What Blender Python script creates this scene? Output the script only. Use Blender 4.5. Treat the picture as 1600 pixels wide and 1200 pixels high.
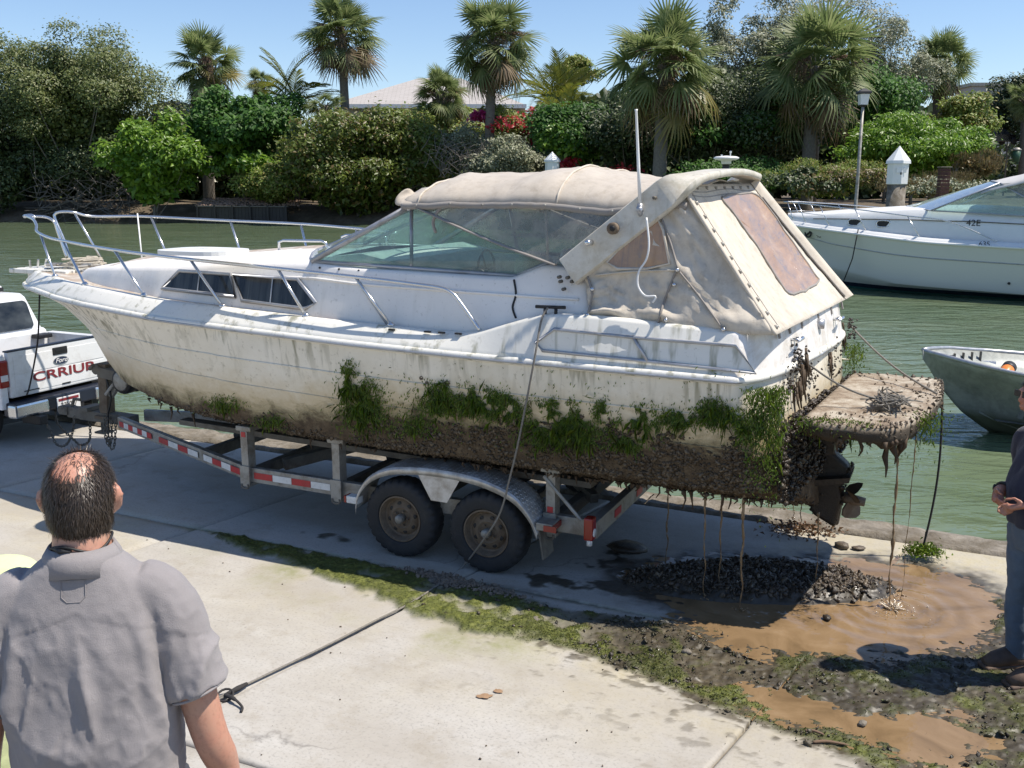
import bpy, bmesh, math, random
import numpy as np
from mathutils import Vector, Matrix
random.seed(7); rng = np.random.default_rng(7)
SC = bpy.context.scene
for o in list(bpy.data.objects): bpy.data.objects.remove(o)

# ------------------------------------------------------------------ camera
F = 1500.0; HZ = 285.0; CH = 2.92
PITCH = math.atan((600 - HZ) / F)
cam = bpy.data.cameras.new('camera'); cam.sensor_width = 36; cam.lens = 36 * F / 1600
cam.clip_start = 0.05; cam.clip_end = 3000
co = bpy.data.objects.new('camera', cam); SC.collection.objects.link(co)
co.location = (0, 0, CH); co.rotation_euler = (math.pi / 2 - PITCH, 0, 0); SC.camera = co
# ------------------------------------------------------------------ sky and sun
SUN_AZ = Vector((0.991, -0.13)); SUN_EL = math.radians(61)
W = bpy.data.worlds.new('World'); SC.world = W; W.use_nodes = True
wn = W.node_tree.nodes; bg = wn['Background']
sk = wn.new('ShaderNodeTexSky'); sk.sky_type = 'NISHITA'; sk.sun_disc = False
sk.sun_elevation = SUN_EL; sk.sun_rotation = math.atan2(SUN_AZ.x, SUN_AZ.y)
sk.air_density = 1.0; sk.dust_density = 0.1; sk.ozone_density = 3.0
hue = wn.new('ShaderNodeMix'); hue.data_type = 'RGBA'; hue.blend_type = 'MULTIPLY'; hue.inputs[0].default_value = 1.0; hue.inputs[7].default_value = (.96, .975, 1.04, 1)
W.node_tree.links.new(sk.outputs[0], hue.inputs[6]); W.node_tree.links.new(hue.outputs[2], bg.inputs[0]); bg.inputs[1].default_value = 0.115
sl = bpy.data.lights.new('sun', 'SUN'); sl.energy = 4.9; sl.angle = math.radians(0.5); sl.color = (1, 0.925, 0.82)
so = bpy.data.objects.new('sun', sl); SC.collection.objects.link(so)
sd = Vector((SUN_AZ.x * math.cos(SUN_EL), SUN_AZ.y * math.cos(SUN_EL), math.sin(SUN_EL)))
so.rotation_euler = (-sd).to_track_quat('-Z', 'Y').to_euler()
SC.view_settings.view_transform = 'Standard'; SC.view_settings.look = 'None'
SC.view_settings.exposure = 0.36; SC.view_settings.gamma = 1.0; SC.view_settings.use_curve_mapping = False

# ------------------------------------------------------------------ measuring: a pixel of the photograph to a place in the world
C0 = np.array([0, 0, CH]); FW = np.array([0, math.cos(PITCH), -math.sin(PITCH)]); UP = np.array([0, math.sin(PITCH), math.cos(PITCH)])
def ray(px, py): return np.array([(px - 800) / F, 0, 0]) + FW + UP * (600 - py) / F
def atz(px, py, z=0.0):
    r = ray(px, py); return C0 + r * (z - CH) / r[2]
def aty(px, py, y):
    r = ray(px, py); return C0 + r * y / r[1]
def proj(p):
    q = np.asarray(p, float) - C0; D = q @ FW
    return 800 + F * q[0] / D, 600 - F * (q @ UP) / D
BA = math.radians(25)
DV = np.array([math.cos(BA), -math.sin(BA), 0]); NV = np.array([math.sin(BA), math.cos(BA), 0])
CB = np.array([0, 8.7, 0.0]) - 0.62 * NV
def loc(p):
    q = np.asarray(p, float) - CB; return np.array([q @ DV, q @ NV, q[2]])
def wor(l): return CB + DV * l[0] + NV * l[1] + np.array([0, 0, l[2]])
def atv(px, py, v):
    r = ray(px, py); return loc(C0 + r * ((v - (C0 - CB) @ NV) / (r @ NV)))
def atx(px, py, x):
    r = ray(px, py); return loc(C0 + r * ((x - (C0 - CB) @ DV) / (r @ DV)))
def lz(px, py, z): return loc(atz(px, py, z))

# ------------------------------------------------------------------ mesh helpers
def link(o, parent=None):
    SC.collection.objects.link(o)
    if parent is not None: o.parent = parent
    return o
def tag(o, label=None, cat=None, group=None, kind=None):
    if label: o['label'] = label
    if cat: o['category'] = cat
    if group: o['group'] = group
    if kind: o['kind'] = kind
    return o
def empty(name, loc_=(0, 0, 0), rz=0.0, label=None, cat=None, group=None):
    o = bpy.data.objects.new(name, None); o.empty_display_size = 0.2; link(o)
    o.location = loc_; o.rotation_euler = (0, 0, rz)
    return tag(o, label, cat, group)
def mesh(name, verts, faces, mat=None, parent=None, smooth=False, kind=None, mats=None, fm=None):
    m = bpy.data.meshes.new(name); m.from_pydata([tuple(map(float, v)) for v in verts], [], [tuple(map(int, f)) for f in faces])
    for k in (mats or ([mat] if mat else [])): m.materials.append(k)
    if fm is not None: m.polygons.foreach_set('material_index', np.asarray(fm, np.int32))
    if smooth: m.polygons.foreach_set('use_smooth', [True] * len(m.polygons))
    m.update()
    o = bpy.data.objects.new(name, m); link(o, parent)
    if kind: o['kind'] = kind
    return o
def bigmesh(name, V, Fq, mat, parent=None, smooth=False, kind=None):
    """V (n,3), Fq (m,k) arrays: fast"""
    V = np.asarray(V, np.float32); Fq = np.asarray(Fq, np.int32); k = Fq.shape[1]
    m = bpy.data.meshes.new(name); m.vertices.add(len(V)); m.vertices.foreach_set('co', V.ravel())
    m.loops.add(Fq.size); m.loops.foreach_set('vertex_index', Fq.ravel())
    m.polygons.add(len(Fq)); m.polygons.foreach_set('loop_start', np.arange(0, Fq.size, k, dtype=np.int32))
    if smooth: m.polygons.foreach_set('use_smooth', np.ones(len(Fq), bool))
    m.update(calc_edges=True); m.validate()
    if mat: m.materials.append(mat)
    o = bpy.data.objects.new(name, m); link(o, parent)
    if kind: o['kind'] = kind
    return o
def fattr(o, name, vals):
    a = o.data.attributes.new(name, 'FLOAT', 'POINT'); a.data.foreach_set('value', np.asarray(vals, np.float32))

class MB:
    def __init__(s): s.v = []; s.f = []; s.m = []
    def add(s, V, Fs, mi=0):
        n = len(s.v); s.v += [tuple(x) for x in V]; s.f += [tuple(i + n for i in f) for f in Fs]; s.m += [mi] * len(Fs); return s
    def box(s, c, size, rz=0.0, ry=0.0, mi=0, bev=0.0):
        R = Matrix.Rotation(rz, 3, 'Z') @ Matrix.Rotation(ry, 3, 'Y'); hx, hy, hz = [a / 2 for a in size]
        if bev <= 0:
            V = [Vector((x, y, z)) for x in (-hx, hx) for y in (-hy, hy) for z in (-hz, hz)]
            Fs = [(0, 1, 3, 2), (4, 6, 7, 5), (0, 4, 5, 1), (2, 3, 7, 6), (0, 2, 6, 4), (1, 5, 7, 3)]
        else:
            bm = bmesh.new(); bmesh.ops.create_cube(bm, size=1)
            for q in bm.verts: q.co = Vector((q.co.x * 2 * hx, q.co.y * 2 * hy, q.co.z * 2 * hz))
            bmesh.ops.bevel(bm, geom=bm.edges[:], offset=bev, segments=2, affect='EDGES', profile=0.6)
            bm.verts.index_update(); V = [q.co.copy() for q in bm.verts]; Fs = [tuple(q.index for q in f.verts) for f in bm.faces]; bm.free()
        return s.add([R @ q + Vector(c) for q in V], Fs, mi)
    def tube(s, P, r, n=8, mi=0, closed=False, caps=True, flat=1.0):
        P = [Vector(p) for p in P]; N = len(P); rr = r if hasattr(r, '__len__') else [r] * N
        V = []; Fs = []; up = None
        for i, p in enumerate(P):
            a = P[(i - 1) % N] if (closed or i > 0) else p; b = P[(i + 1) % N] if (closed or i < N - 1) else p
            t = (b - a); t = t.normalized() if t.length > 1e-9 else Vector((0, 0, 1))
            if up is None: up = Vector((0, 0, 1)) if abs(t.z) < .9 else Vector((1, 0, 0))
            sde = t.cross(up)
            if sde.length < 1e-6: sde = t.orthogonal()
            sde.normalize(); up = sde.cross(t).normalized()
            for k in range(n):
                an = 2 * math.pi * k / n; V.append(p + sde * math.cos(an) * rr[i] + up * math.sin(an) * rr[i] * flat)
        M = N if closed else N - 1
        for i in range(M):
            for k in range(n):
                a = i * n + k; b = i * n + (k + 1) % n; c = ((i + 1) % N) * n + (k + 1) % n; d = ((i + 1) % N) * n + k; Fs.append((a, b, c, d))
        if caps and not closed: Fs += [tuple(range(n))[::-1], tuple((N - 1) * n + k for k in range(n))]
        return s.add(V, Fs, mi)
    def lathe(s, prof, c=(0, 0, 0), axis='Z', n=24, mi=0, closed=False, caps=True):
        V = []; Fs = []; c = Vector(c)
        for (r, h) in prof:
            for k in range(n):
                a = 2 * math.pi * k / n
                if axis == 'Z': q = (r * math.cos(a), r * math.sin(a), h)
                elif axis == 'Y': q = (r * math.cos(a), h, -r * math.sin(a))
                else: q = (h, r * math.cos(a), r * math.sin(a))
                V.append(c + Vector(q))
        P = len(prof)
        for i in range(P if closed else P - 1):
            for k in range(n):
                a = i * n + k; b = i * n + (k + 1) % n; j = (i + 1) % P
                Fs.append((a, b, j * n + (k + 1) % n, j * n + k))
        if caps and not closed: Fs += [tuple(range(n))[::-1], tuple((P - 1) * n + k for k in range(n))]
        return s.add(V, Fs, mi)
    def prism(s, poly, off, mi=0):
        """poly: 3-D points, off: extrusion vector"""
        n = len(poly); off = Vector(off); V = [Vector(p) for p in poly] + [Vector(p) + off for p in poly]
        Fs = [tuple(range(n))[::-1], tuple(range(n, 2 * n))] + [(i, (i + 1) % n, n + (i + 1) % n, n + i) for i in range(n)]
        return s.add(V, Fs, mi)
    def grid(s, G, mi=0, flip=False):
        G = np.asarray(G); a, b = G.shape[:2]; Fs = []
        for i in range(a - 1):
            for j in range(b - 1):
                q = (i * b + j, i * b + j + 1, (i + 1) * b + j + 1, (i + 1) * b + j); Fs.append(q[::-1] if flip else q)
        return s.add(G.reshape(-1, 3), Fs, mi)
    def build(s, name, mat=None, parent=None, smooth=False, kind=None, mats=None):
        return mesh(name, s.v, s.f, mat, parent, smooth, kind, mats, s.m if mats else None)
def smooth_angle(o, deg=35):
    o.data.polygons.foreach_set('use_smooth', [True] * len(o.data.polygons))
    try: o.data.set_sharp_from_angle(angle=math.radians(deg))
    except Exception: pass
    return o
def crom(P, n=6, closed=False):
    P = [np.asarray(p, float) for p in P]; N = len(P); out = []
    for i in range(N if closed else N - 1):
        g = lambda k: P[k % N] if closed else P[min(max(k, 0), N - 1)]
        a, b, c, d = g(i - 1), g(i), g(i + 1), g(i + 2)
        for t in np.linspace(0, 1, n, endpoint=False):
            out.append(.5 * (2 * b + (c - a) * t + (2 * a - 5 * b + 4 * c - d) * t * t + (-a + 3 * b - 3 * c + d) * t ** 3))
    if not closed: out.append(P[-1])
    return out
def fn(xs, ys, sm=0.12):
    xs = np.array(xs, float); ys = np.array(ys, float)
    def f(x):
        x = np.asarray(x, float); return np.mean([np.interp(x + o, xs, ys) for o in np.linspace(-sm, sm, 9)], axis=0)
    return f
# value noise, used for real relief and for where mud and weed lie
_T = np.random.default_rng(3).random((256, 256))
def vn2(x, y):
    x = np.asarray(x, float); y = np.asarray(y, float)
    xi = np.floor(x).astype(int); yi = np.floor(y).astype(int); fx = x - xi; fy = y - yi
    fx = fx * fx * (3 - 2 * fx); fy = fy * fy * (3 - 2 * fy); g = lambda a, b: _T[a & 255, b & 255]
    return (g(xi, yi) * (1 - fx) + g(xi + 1, yi) * fx) * (1 - fy) + (g(xi, yi + 1) * (1 - fx) + g(xi + 1, yi + 1) * fx) * fy
def fbm(x, y, o=4):
    s = 0; a = .5; t = 0
    for k in range(o): s = s + a * vn2(x * 2 ** k + 17.3 * k, y * 2 ** k + 9.1 * k); t += a; a *= .55
    return s / t
def sstep(a, b, x):
    t = np.clip((x - a) / (b - a), 0, 1); return t * t * (3 - 2 * t)
def rotm(n):
    """n random rotation matrices"""
    q = rng.normal(size=(n, 4)); q /= np.linalg.norm(q, axis=1)[:, None]; w, x, y, z = q.T
    return np.stack([np.stack([1 - 2 * (y * y + z * z), 2 * (x * y - z * w), 2 * (x * z + y * w)], -1),
                     np.stack([2 * (x * y + z * w), 1 - 2 * (x * x + z * z), 2 * (y * z - x * w)], -1),
                     np.stack([2 * (x * z - y * w), 2 * (y * z + x * w), 1 - 2 * (x * x + y * y)], -1)], 1)
def ico(sub=1, jit=.25, seed=1):
    bm = bmesh.new(); bmesh.ops.create_icosphere(bm, subdivisions=sub, radius=1); r = random.Random(seed)
    V = np.array([np.array(v.co) * (1 + r.uniform(-jit, jit)) for v in bm.verts]); bm.verts.index_update()
    Fs = np.array([[v.index for v in f.verts] for f in bm.faces]); bm.free(); return V, Fs
def scatter(name, bases, pts, scl, mat, parent=None, kind='stuff', R=None, smooth=False, sq=(1, 1, 1)):
    pts = np.asarray(pts); n = len(pts); scl = np.asarray(scl); VV = []; FF = []; base = 0
    R = rotm(n) if R is None else R; which = rng.integers(0, len(bases), n)
    for k, (bv, bf) in enumerate(bases):
        idx = np.where(which == k)[0]
        if not len(idx): continue
        s = scl[idx]; s = s[:, None, None] if s.ndim == 1 else s[:, None, :]
        P = np.einsum('nij,nvj->nvi', R[idx], bv[None] * s) * np.array(sq) + pts[idx][:, None]
        VV.append(P.reshape(-1, 3)); FF.append((bf[None] + (np.arange(len(idx)) * len(bv))[:, None, None]).reshape(-1, bf.shape[1]) + base); base += len(idx) * len(bv)
    return bigmesh(name, np.concatenate(VV), np.concatenate(FF), mat, parent, smooth, kind)
def leafquads(P, N, T, L, Wd, bend=.15):
    """P root, T direction, N normal: leaf blades of four points and two faces"""
    n = len(P); S = np.cross(T, N); S /= np.linalg.norm(S, axis=1)[:, None] + 1e-9
    L = np.asarray(L).reshape(-1, 1) * np.ones((n, 1)); Wd = np.asarray(Wd).reshape(-1, 1) * np.ones((n, 1))
    a = P; b = P + T * L * .5 + S * Wd * .5 + N * L * bend; c = P + T * L; d = P + T * L * .5 - S * Wd * .5 + N * L * bend
    V = np.stack([a, b, c, d], 1).reshape(-1, 3); i = np.arange(n)[:, None] * 4
    return V, np.concatenate([i + np.array([[0, 1, 2]]), i + np.array([[0, 2, 3]])], 1).reshape(-1, 3)
def unit(a): return a / (np.linalg.norm(a, axis=-1, keepdims=True) + 1e-9)

# ------------------------------------------------------------------ materials
class NT:
    def __init__(s, name):
        s.m = bpy.data.materials.new(name); s.m.use_nodes = True; s.t = s.m.node_tree; s.b = s.t.nodes['Principled BSDF']; s.out = s.t.nodes['Material Output']
    def n(s, typ, **k):
        q = s.t.nodes.new(typ)
        for a, v in k.items(): setattr(q, a, v)
        return q
    def l(s, a, b): s.t.links.new(a, b)
    def coord(s, kind='Object', scale=(1, 1, 1)):
        c = s.n('ShaderNodeTexCoord'); mp = s.n('ShaderNodeMapping'); mp.inputs['Scale'].default_value = scale
        s.l(c.outputs[kind], mp.inputs[0]); return mp.outputs[0]
    def noise(s, co, scale=5, detail=5, rough=.6, dist=0.0):
        q = s.n('ShaderNodeTexNoise'); q.inputs['Scale'].default_value = scale; q.inputs['Detail'].default_value = detail
        q.inputs['Roughness'].default_value = rough; q.inputs['Distortion'].default_value = dist; s.l(co, q.inputs['Vector']); return q.outputs['Fac']
    def ramp(s, fac, stops, interp='LINEAR'):
        q = s.n('ShaderNodeValToRGB'); e = q.color_ramp.elements; q.color_ramp.interpolation = interp
        while len(e) < len(stops): e.new(.5)
        for el, (p, c) in zip(e, stops):
            el.position = p; el.color = (c, c, c, 1) if not hasattr(c, '__len__') else (*c, 1)
        s.l(fac, q.inputs[0]); return q.outputs[0]
    def mix(s, fac, a, b):
        q = s.n('ShaderNodeMix', data_type='RGBA'); 
        for sock, v in ((q.inputs[0], fac), (q.inputs[6], a), (q.inputs[7], b)):
            if hasattr(v, 'is_output'): s.l(v, sock)
            elif hasattr(v, '__len__'): sock.default_value = (*v, 1)
            else: sock.default_value = v
        return q.outputs[2]
    def math(s, op, a, b=0.0, clamp=False):
        q = s.n('ShaderNodeMath', operation=op, use_clamp=clamp)
        for i, v in enumerate((a, b)):
            if hasattr(v, 'is_output'): s.l(v, q.inputs[i])
            else: q.inputs[i].default_value = v
        return q.outputs[0]
    def attr(s, nm):
        q = s.n('ShaderNodeAttribute', attribute_name=nm); return q.outputs['Fac']
    def sep(s, co):
        q = s.n('ShaderNodeSeparateXYZ'); s.l(co, q.inputs[0]); return q.outputs
    def bump(s, h, strength=.3, dist=.02):
        q = s.n('ShaderNodeBump'); q.inputs['Strength'].default_value = strength; q.inputs['Distance'].default_value = dist
        s.l(h, q.inputs['Height']); s.l(q.outputs[0], s.b.inputs['Normal']); return q.outputs[0]
    def col(s, c):
        if hasattr(c, 'is_output'): s.l(c, s.b.inputs['Base Color'])
        else: s.b.inputs['Base Color'].default_value = (*c, 1)
    def rough(s, r):
        if hasattr(r, 'is_output'): s.l(r, s.b.inputs['Roughness'])
        else: s.b.inputs['Roughness'].default_value = r
def M(name, c, rough=.6, metal=0.0, var=.18, scale=6, bump=0.0, dirt=None, dirt_amt=.5, spec=None, bscale=None, bd=.01):
    """a surface of one substance: its colour with mottling, optional dirt in noise patches and fine relief"""
    t = NT(name); co_ = t.coord(); n1 = t.noise(co_, scale, 6, .65)
    c = np.array(c); base = t.ramp(n1, [(.25, tuple(c * (1 - var))), (.75, tuple(np.minimum(c * (1 + var), 1)))])
    if dirt is not None:
        n2 = t.noise(co_, scale * .6 + 1.3, 8, .72, .4); base = t.mix(t.ramp(n2, [(.62 - dirt_amt * .25, 0), (.62 - dirt_amt * .25 + .18, dirt_amt)]), base, dirt)
    t.col(base); t.rough(t.ramp(n1, [(.2, max(rough - .1, .02)), (.8, min(rough + .12, 1))])); t.b.inputs['Metallic'].default_value = metal
    if spec is not None: t.b.inputs['Specular IOR Level'].default_value = spec
    if bump: t.bump(t.noise(co_, bscale or scale * 8, 4, .6), bump, bd)
    return t.m
def leafmat(name, cols, trans=.3, rough=.45):
    trans = min(trans * 1.4, .5); t = NT(name); g = t.n('ShaderNodeNewGeometry'); st = [(i / max(len(cols) - 1, 1), c) for i, c in enumerate(cols)]
    c = t.ramp(g.outputs['Random Per Island'], st); t.col(c); t.rough(rough)
    tr = t.n('ShaderNodeBsdfTranslucent'); t.l(t.mix(1.0, c, c), tr.inputs[0])
    mx = t.n('ShaderNodeMixShader'); mx.inputs[0].default_value = trans
    t.l(t.b.outputs[0], mx.inputs[1]); t.l(tr.outputs[0], mx.inputs[2]); t.l(mx.outputs[0], t.out.inputs[0]); return t.m
def glassmat(name, tint, dust_glare=.12, dust_glare_col=(.35, .36, .33), rough=.05):
    t = NT(name); tr = t.n('ShaderNodeBsdfTransparent'); tr.inputs[0].default_value = (*tint, 1)
    t.col(dust_glare_col); t.rough(.7); gl = t.n('ShaderNodeBsdfGlossy'); gl.inputs['Roughness'].default_value = rough; gl.inputs[0].default_value = (.9, .95, .95, 1)
    fr = t.n('ShaderNodeFresnel'); fr.inputs[0].default_value = 1.45
    m1 = t.n('ShaderNodeMixShader'); t.l(fr.outputs[0], m1.inputs[0]); t.l(tr.outputs[0], m1.inputs[1]); t.l(gl.outputs[0], m1.inputs[2])
    m2 = t.n('ShaderNodeMixShader'); co_ = t.coord(); d = t.noise(co_, 7, 6, .7, .5)
    t.l(t.ramp(d, [(.25, dust_glare * .4), (.75, min(dust_glare * 1.7, 1))]), m2.inputs[0]); t.l(m1.outputs[0], m2.inputs[1]); t.l(t.b.outputs[0], m2.inputs[2]); t.l(m2.outputs[0], t.out.inputs[0]); return t.m

def lumpmat(name, cols, rough=.8):
    t = NT(name); g = t.n('ShaderNodeNewGeometry'); c_ = t.coord(); n = t.noise(c_, 40, 5, .7); c = t.ramp(g.outputs['Random Per Island'], [(i / (len(cols) - 1), c) for i, c in enumerate(cols)])
    t.col(t.mix(t.ramp(n, [(.35, .6), (.6, 0)]), c, tuple(np.array(cols[0]) * .6))); t.rough(t.ramp(n, [(.3, rough), (.7, max(rough - .25, .1))])); t.bump(t.noise(c_, 90, 4, .7), .6, .008); return t.m
MAT = {}
MAT['steel'] = M('stainless', (.62, .63, .64), .22, .9, .06)
MAT['alu'] = M('anodised_aluminium', (.42, .43, .45), .4, .6, .12, 9, dirt=(.16, .14, .11), dirt_amt=.45)
MAT['black'] = M('black_rubber', (.014, .014, .015), .55, 0, .3, 12)
MAT['tyre'] = M('tyre_rubber', (.022, .023, .025), .75, 0, .35, 9, .3, (.09, .08, .065), .35)
MAT['rust'] = M('rusty_rim', (.17, .13, .09), .75, .1, .3, 14, .3, (.08, .045, .025), .6)
MAT['galv'] = M('dirty_galvanised', (.34, .33, .30), .55, .35, .2, 8, .15, (.13, .10, .07), .65)
MAT['galv_dark'] = M('mud_stained_steel', (.16, .145, .12), .75, .1, .3, 8, .2, (.06, .045, .03), .6)
MAT['white'] = M('white_gelcoat', (.76, .76, .74), .32, 0, .04, 4)
MAT['paint'] = M('white_car_paint', (.74, .75, .76), .22, 0, .03, 3, dirt=(.40, .37, .33), dirt_amt=.4)
MAT['red'] = M('red_lens', (.26, .015, .012), .18, 0, .12, 20)
MAT['redpaint'] = M('faded_red', (.20, .022, .028), .5, 0, .2, 20)
MAT['amber'] = M('orange', (.75, .22, .03), .35, 0, .12, 10)
MAT['clear'] = M('clear_lens', (.7, .7, .7), .15, 0, .1, 30)
MAT['reflred'] = M('reflective_red', (.45, .025, .03), .4, 0, .25, 15, dirt=(.2, .12, .09), dirt_amt=.4)
MAT['reflwhite'] = M('reflective_white', (.72, .72, .70), .4, 0, .1, 15, dirt=(.3, .27, .22), dirt_amt=.4)
MAT['rope'] = M('grey_rope', (.20, .185, .16), .9, 0, .35, 60, .5, bscale=150)
MAT['rope_light'] = M('pale_rope', (.42, .38, .31), .9, 0, .3, 60, .5, bscale=150)
MAT['darkrope'] = M('dark_line', (.03, .028, .028), .85, 0, .3, 60)
MAT['navy'] = M('navy_trim', (.012, .016, .03), .4)
# ================================================================== SETTING: pavement, kerb, water
def concrete_mat():
    t = NT('worn_concrete'); co_ = t.coord('Object'); a = t.attr
    n1 = t.noise(co_, 1.1, 8, .68, .3); n2 = t.noise(co_, 9, 6, .7); n3 = t.noise(co_, 55, 3, .6); n4 = t.noise(t.coord('Object', (.5, 3, 1)), 3, 6, .6, .4)
    c = t.ramp(n1, [(.3, (.36, .335, .295)), (.5, (.425, .405, .37)), (.7, (.48, .465, .435))])
    c = t.mix(t.ramp(n4, [(.5, 0), (.75, .3)]), c, (.38, .355, .32))
    c = t.mix(t.ramp(n2, [(.28, .45), (.5, 0)]), c, (.36, .34, .31)); c = t.mix(t.ramp(n3, [(.34, .55), (.47, 0)]), c, (.24, .23, .21))
    st = t.math('MULTIPLY', a('stain'), t.ramp(n2, [(.3, .35), (.65, 1)]))
    c = t.mix(st, c, (.40, .335, .17))
    al0 = t.math('MULTIPLY', a('film'), t.ramp(n2, [(.35, .3), (.6, 1)])); c = t.mix(al0, c, (.15, .175, .035))
    # cracks, tyre marks and old water marks
    vo = t.n('ShaderNodeTexVoronoi', feature='DISTANCE_TO_EDGE'); vo.inputs['Scale'].default_value = .38; wob = t.n('ShaderNodeVectorMath', operation='ADD'); nz_ = t.n('ShaderNodeTexNoise'); nz_.inputs['Scale'].default_value = 3.0; nz_.inputs['Detail'].default_value = 5; t.l(co_, nz_.inputs['Vector']); sc_ = t.n('ShaderNodeVectorMath', operation='SCALE'); sc_.inputs['Scale'].default_value = .5; t.l(nz_.outputs['Color'], sc_.inputs[0]); t.l(co_, wob.inputs[0]); t.l(sc_.outputs[0], wob.inputs[1]); t.l(wob.outputs[0], vo.inputs['Vector'])
    c = t.mix(t.math('MULTIPLY', t.ramp(vo.outputs['Distance'], [(.0, .55), (.006, 0)]), t.ramp(t.noise(co_, .6, 2), [(.50, 0), (.58, 1)])), c, (.12, .11, .10))
    lg = t.noise(t.coord('Object', (.25, 1.7, 1)), 1.0, 5, .65, .5); c = t.mix(t.ramp(lg, [(.42, 0), (.60, .5)]), c, (.34, .31, .265))
    bl = t.noise(co_, 3.2, 7, .75, .3); c = t.mix(t.ramp(bl, [(.52, 0), (.66, .5)]), c, (.30, .265, .21))
    mudc = t.ramp(t.noise(co_, 14, 6, .7), [(.3, (.030, .024, .014)), (.5, (.070, .056, .034)), (.68, (.12, .10, .062)), (.8, (.06, .065, .025))])
    c = t.mix(a('mud'), c, mudc)
    alc = t.ramp(t.noise(co_, 26, 5, .7), [(.3, (.045, .055, .012)), (.55, (.12, .135, .025)), (.8, (.24, .24, .06))])
    c = t.mix(a('algae'), c, alc); c = t.mix(t.math('MULTIPLY', a('wet'), .62), c, (.025, .021, .016))
    t.col(c)
    w = t.math('MAXIMUM', a('wet'), t.math('MULTIPLY', a('mud'), .8)); r = t.math('SUBTRACT', .85, t.math('MULTIPLY', w, t.ramp(n2, [(.3, .62), (.62, .22)])))
    t.rough(r); h = t.math('ADD', t.math('MULTIPLY', n3, .4), t.math('MULTIPLY', n2, .6)); t.bump(h, .35, .006); return t.m
MAT['concrete'] = concrete_mat()
MAT['kerb'] = M('weathered_kerb_concrete', (.22, .195, .16), .9, 0, .35, 5, .7, (.10, .08, .05), .8, bscale=30, bd=.02)

def bandpath(X): return fn([-2.1, -1.31, -.1, .43, .93, 1.3, 1.64, 2.14, 2.75, 3.28, 4.2, 6], [-1.31, -1.55, -1.78, -1.95, -2.06, -1.98, -1.98, -2.13, -2.33, -2.44, -2.8, -3.3], .12)(X)
def bandtop(X): return fn([-2.1, -1.2, 0, .96, 1.5, 1.9, 2.3, 3, 3.5, 4.2, 6], [-1.29, -1.30, -1.34, -1.40, -1.40, -1.36, -1.25, -1.05, -.5, .1, .5], .1)(X)
PUD = np.array([lz(x, y, 0)[:2] for x, y in [(985, 900), (1020, 925), (1080, 958), (1150, 992), (1230, 1020), (1330, 1026), (1430, 1018), (1510, 998), (1556, 962), (1545, 930), (1500, 905), (1440, 888), (1370, 880), (1310, 878), (1200, 874), (1080, 876), (1010, 885)]])
PUD2 = np.array([lz(x, y, 0)[:2] for x, y in [(1190, 1092), (1240, 1120), (1330, 1142), (1400, 1165), (1490, 1172), (1545, 1160), (1500, 1135), (1430, 1118), (1360, 1122), (1290, 1108), (1230, 1086)]])
def inpoly(P, X, Y):
    c = np.zeros(X.shape, bool); n = len(P)
    for i in range(n):
        x1, y1 = P[i]; x2, y2 = P[(i + 1) % n]; m = ((y1 > Y) != (y2 > Y)); c ^= m & (X < (x2 - x1) * (Y - y1) / (y2 - y1 + 1e-12) + x1)
    return c
def pdist(P, X, Y):
    d = np.full(X.shape, 1e9); n = len(P)
    for i in range(n):
        a = P[i]; b = P[(i + 1) % n]; ab = b - a; tt = np.clip(((X - a[0]) * ab[0] + (Y - a[1]) * ab[1]) / (ab @ ab), 0, 1)
        d = np.minimum(d, np.hypot(X - a[0] - tt * ab[0], Y - a[1] - tt * ab[1]))
    return np.where(inpoly(P, X, Y), -d, d)
PC = lz(1185, 912, 0)[:2]          # the heap of mud and mussels
def heap(X, Y): 
    dx = (X - PC[0]) * math.cos(.42) - (Y - PC[1]) * math.sin(.42) * -1; 
    U = (X - PC[0]) * .93 + (Y - PC[1]) * .36; Vv = -(X - PC[0]) * .36 + (Y - PC[1]) * .93
    return np.clip(1 - (U / 1.02) ** 2 - (Vv / .36) ** 2, 0, 1)
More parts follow.
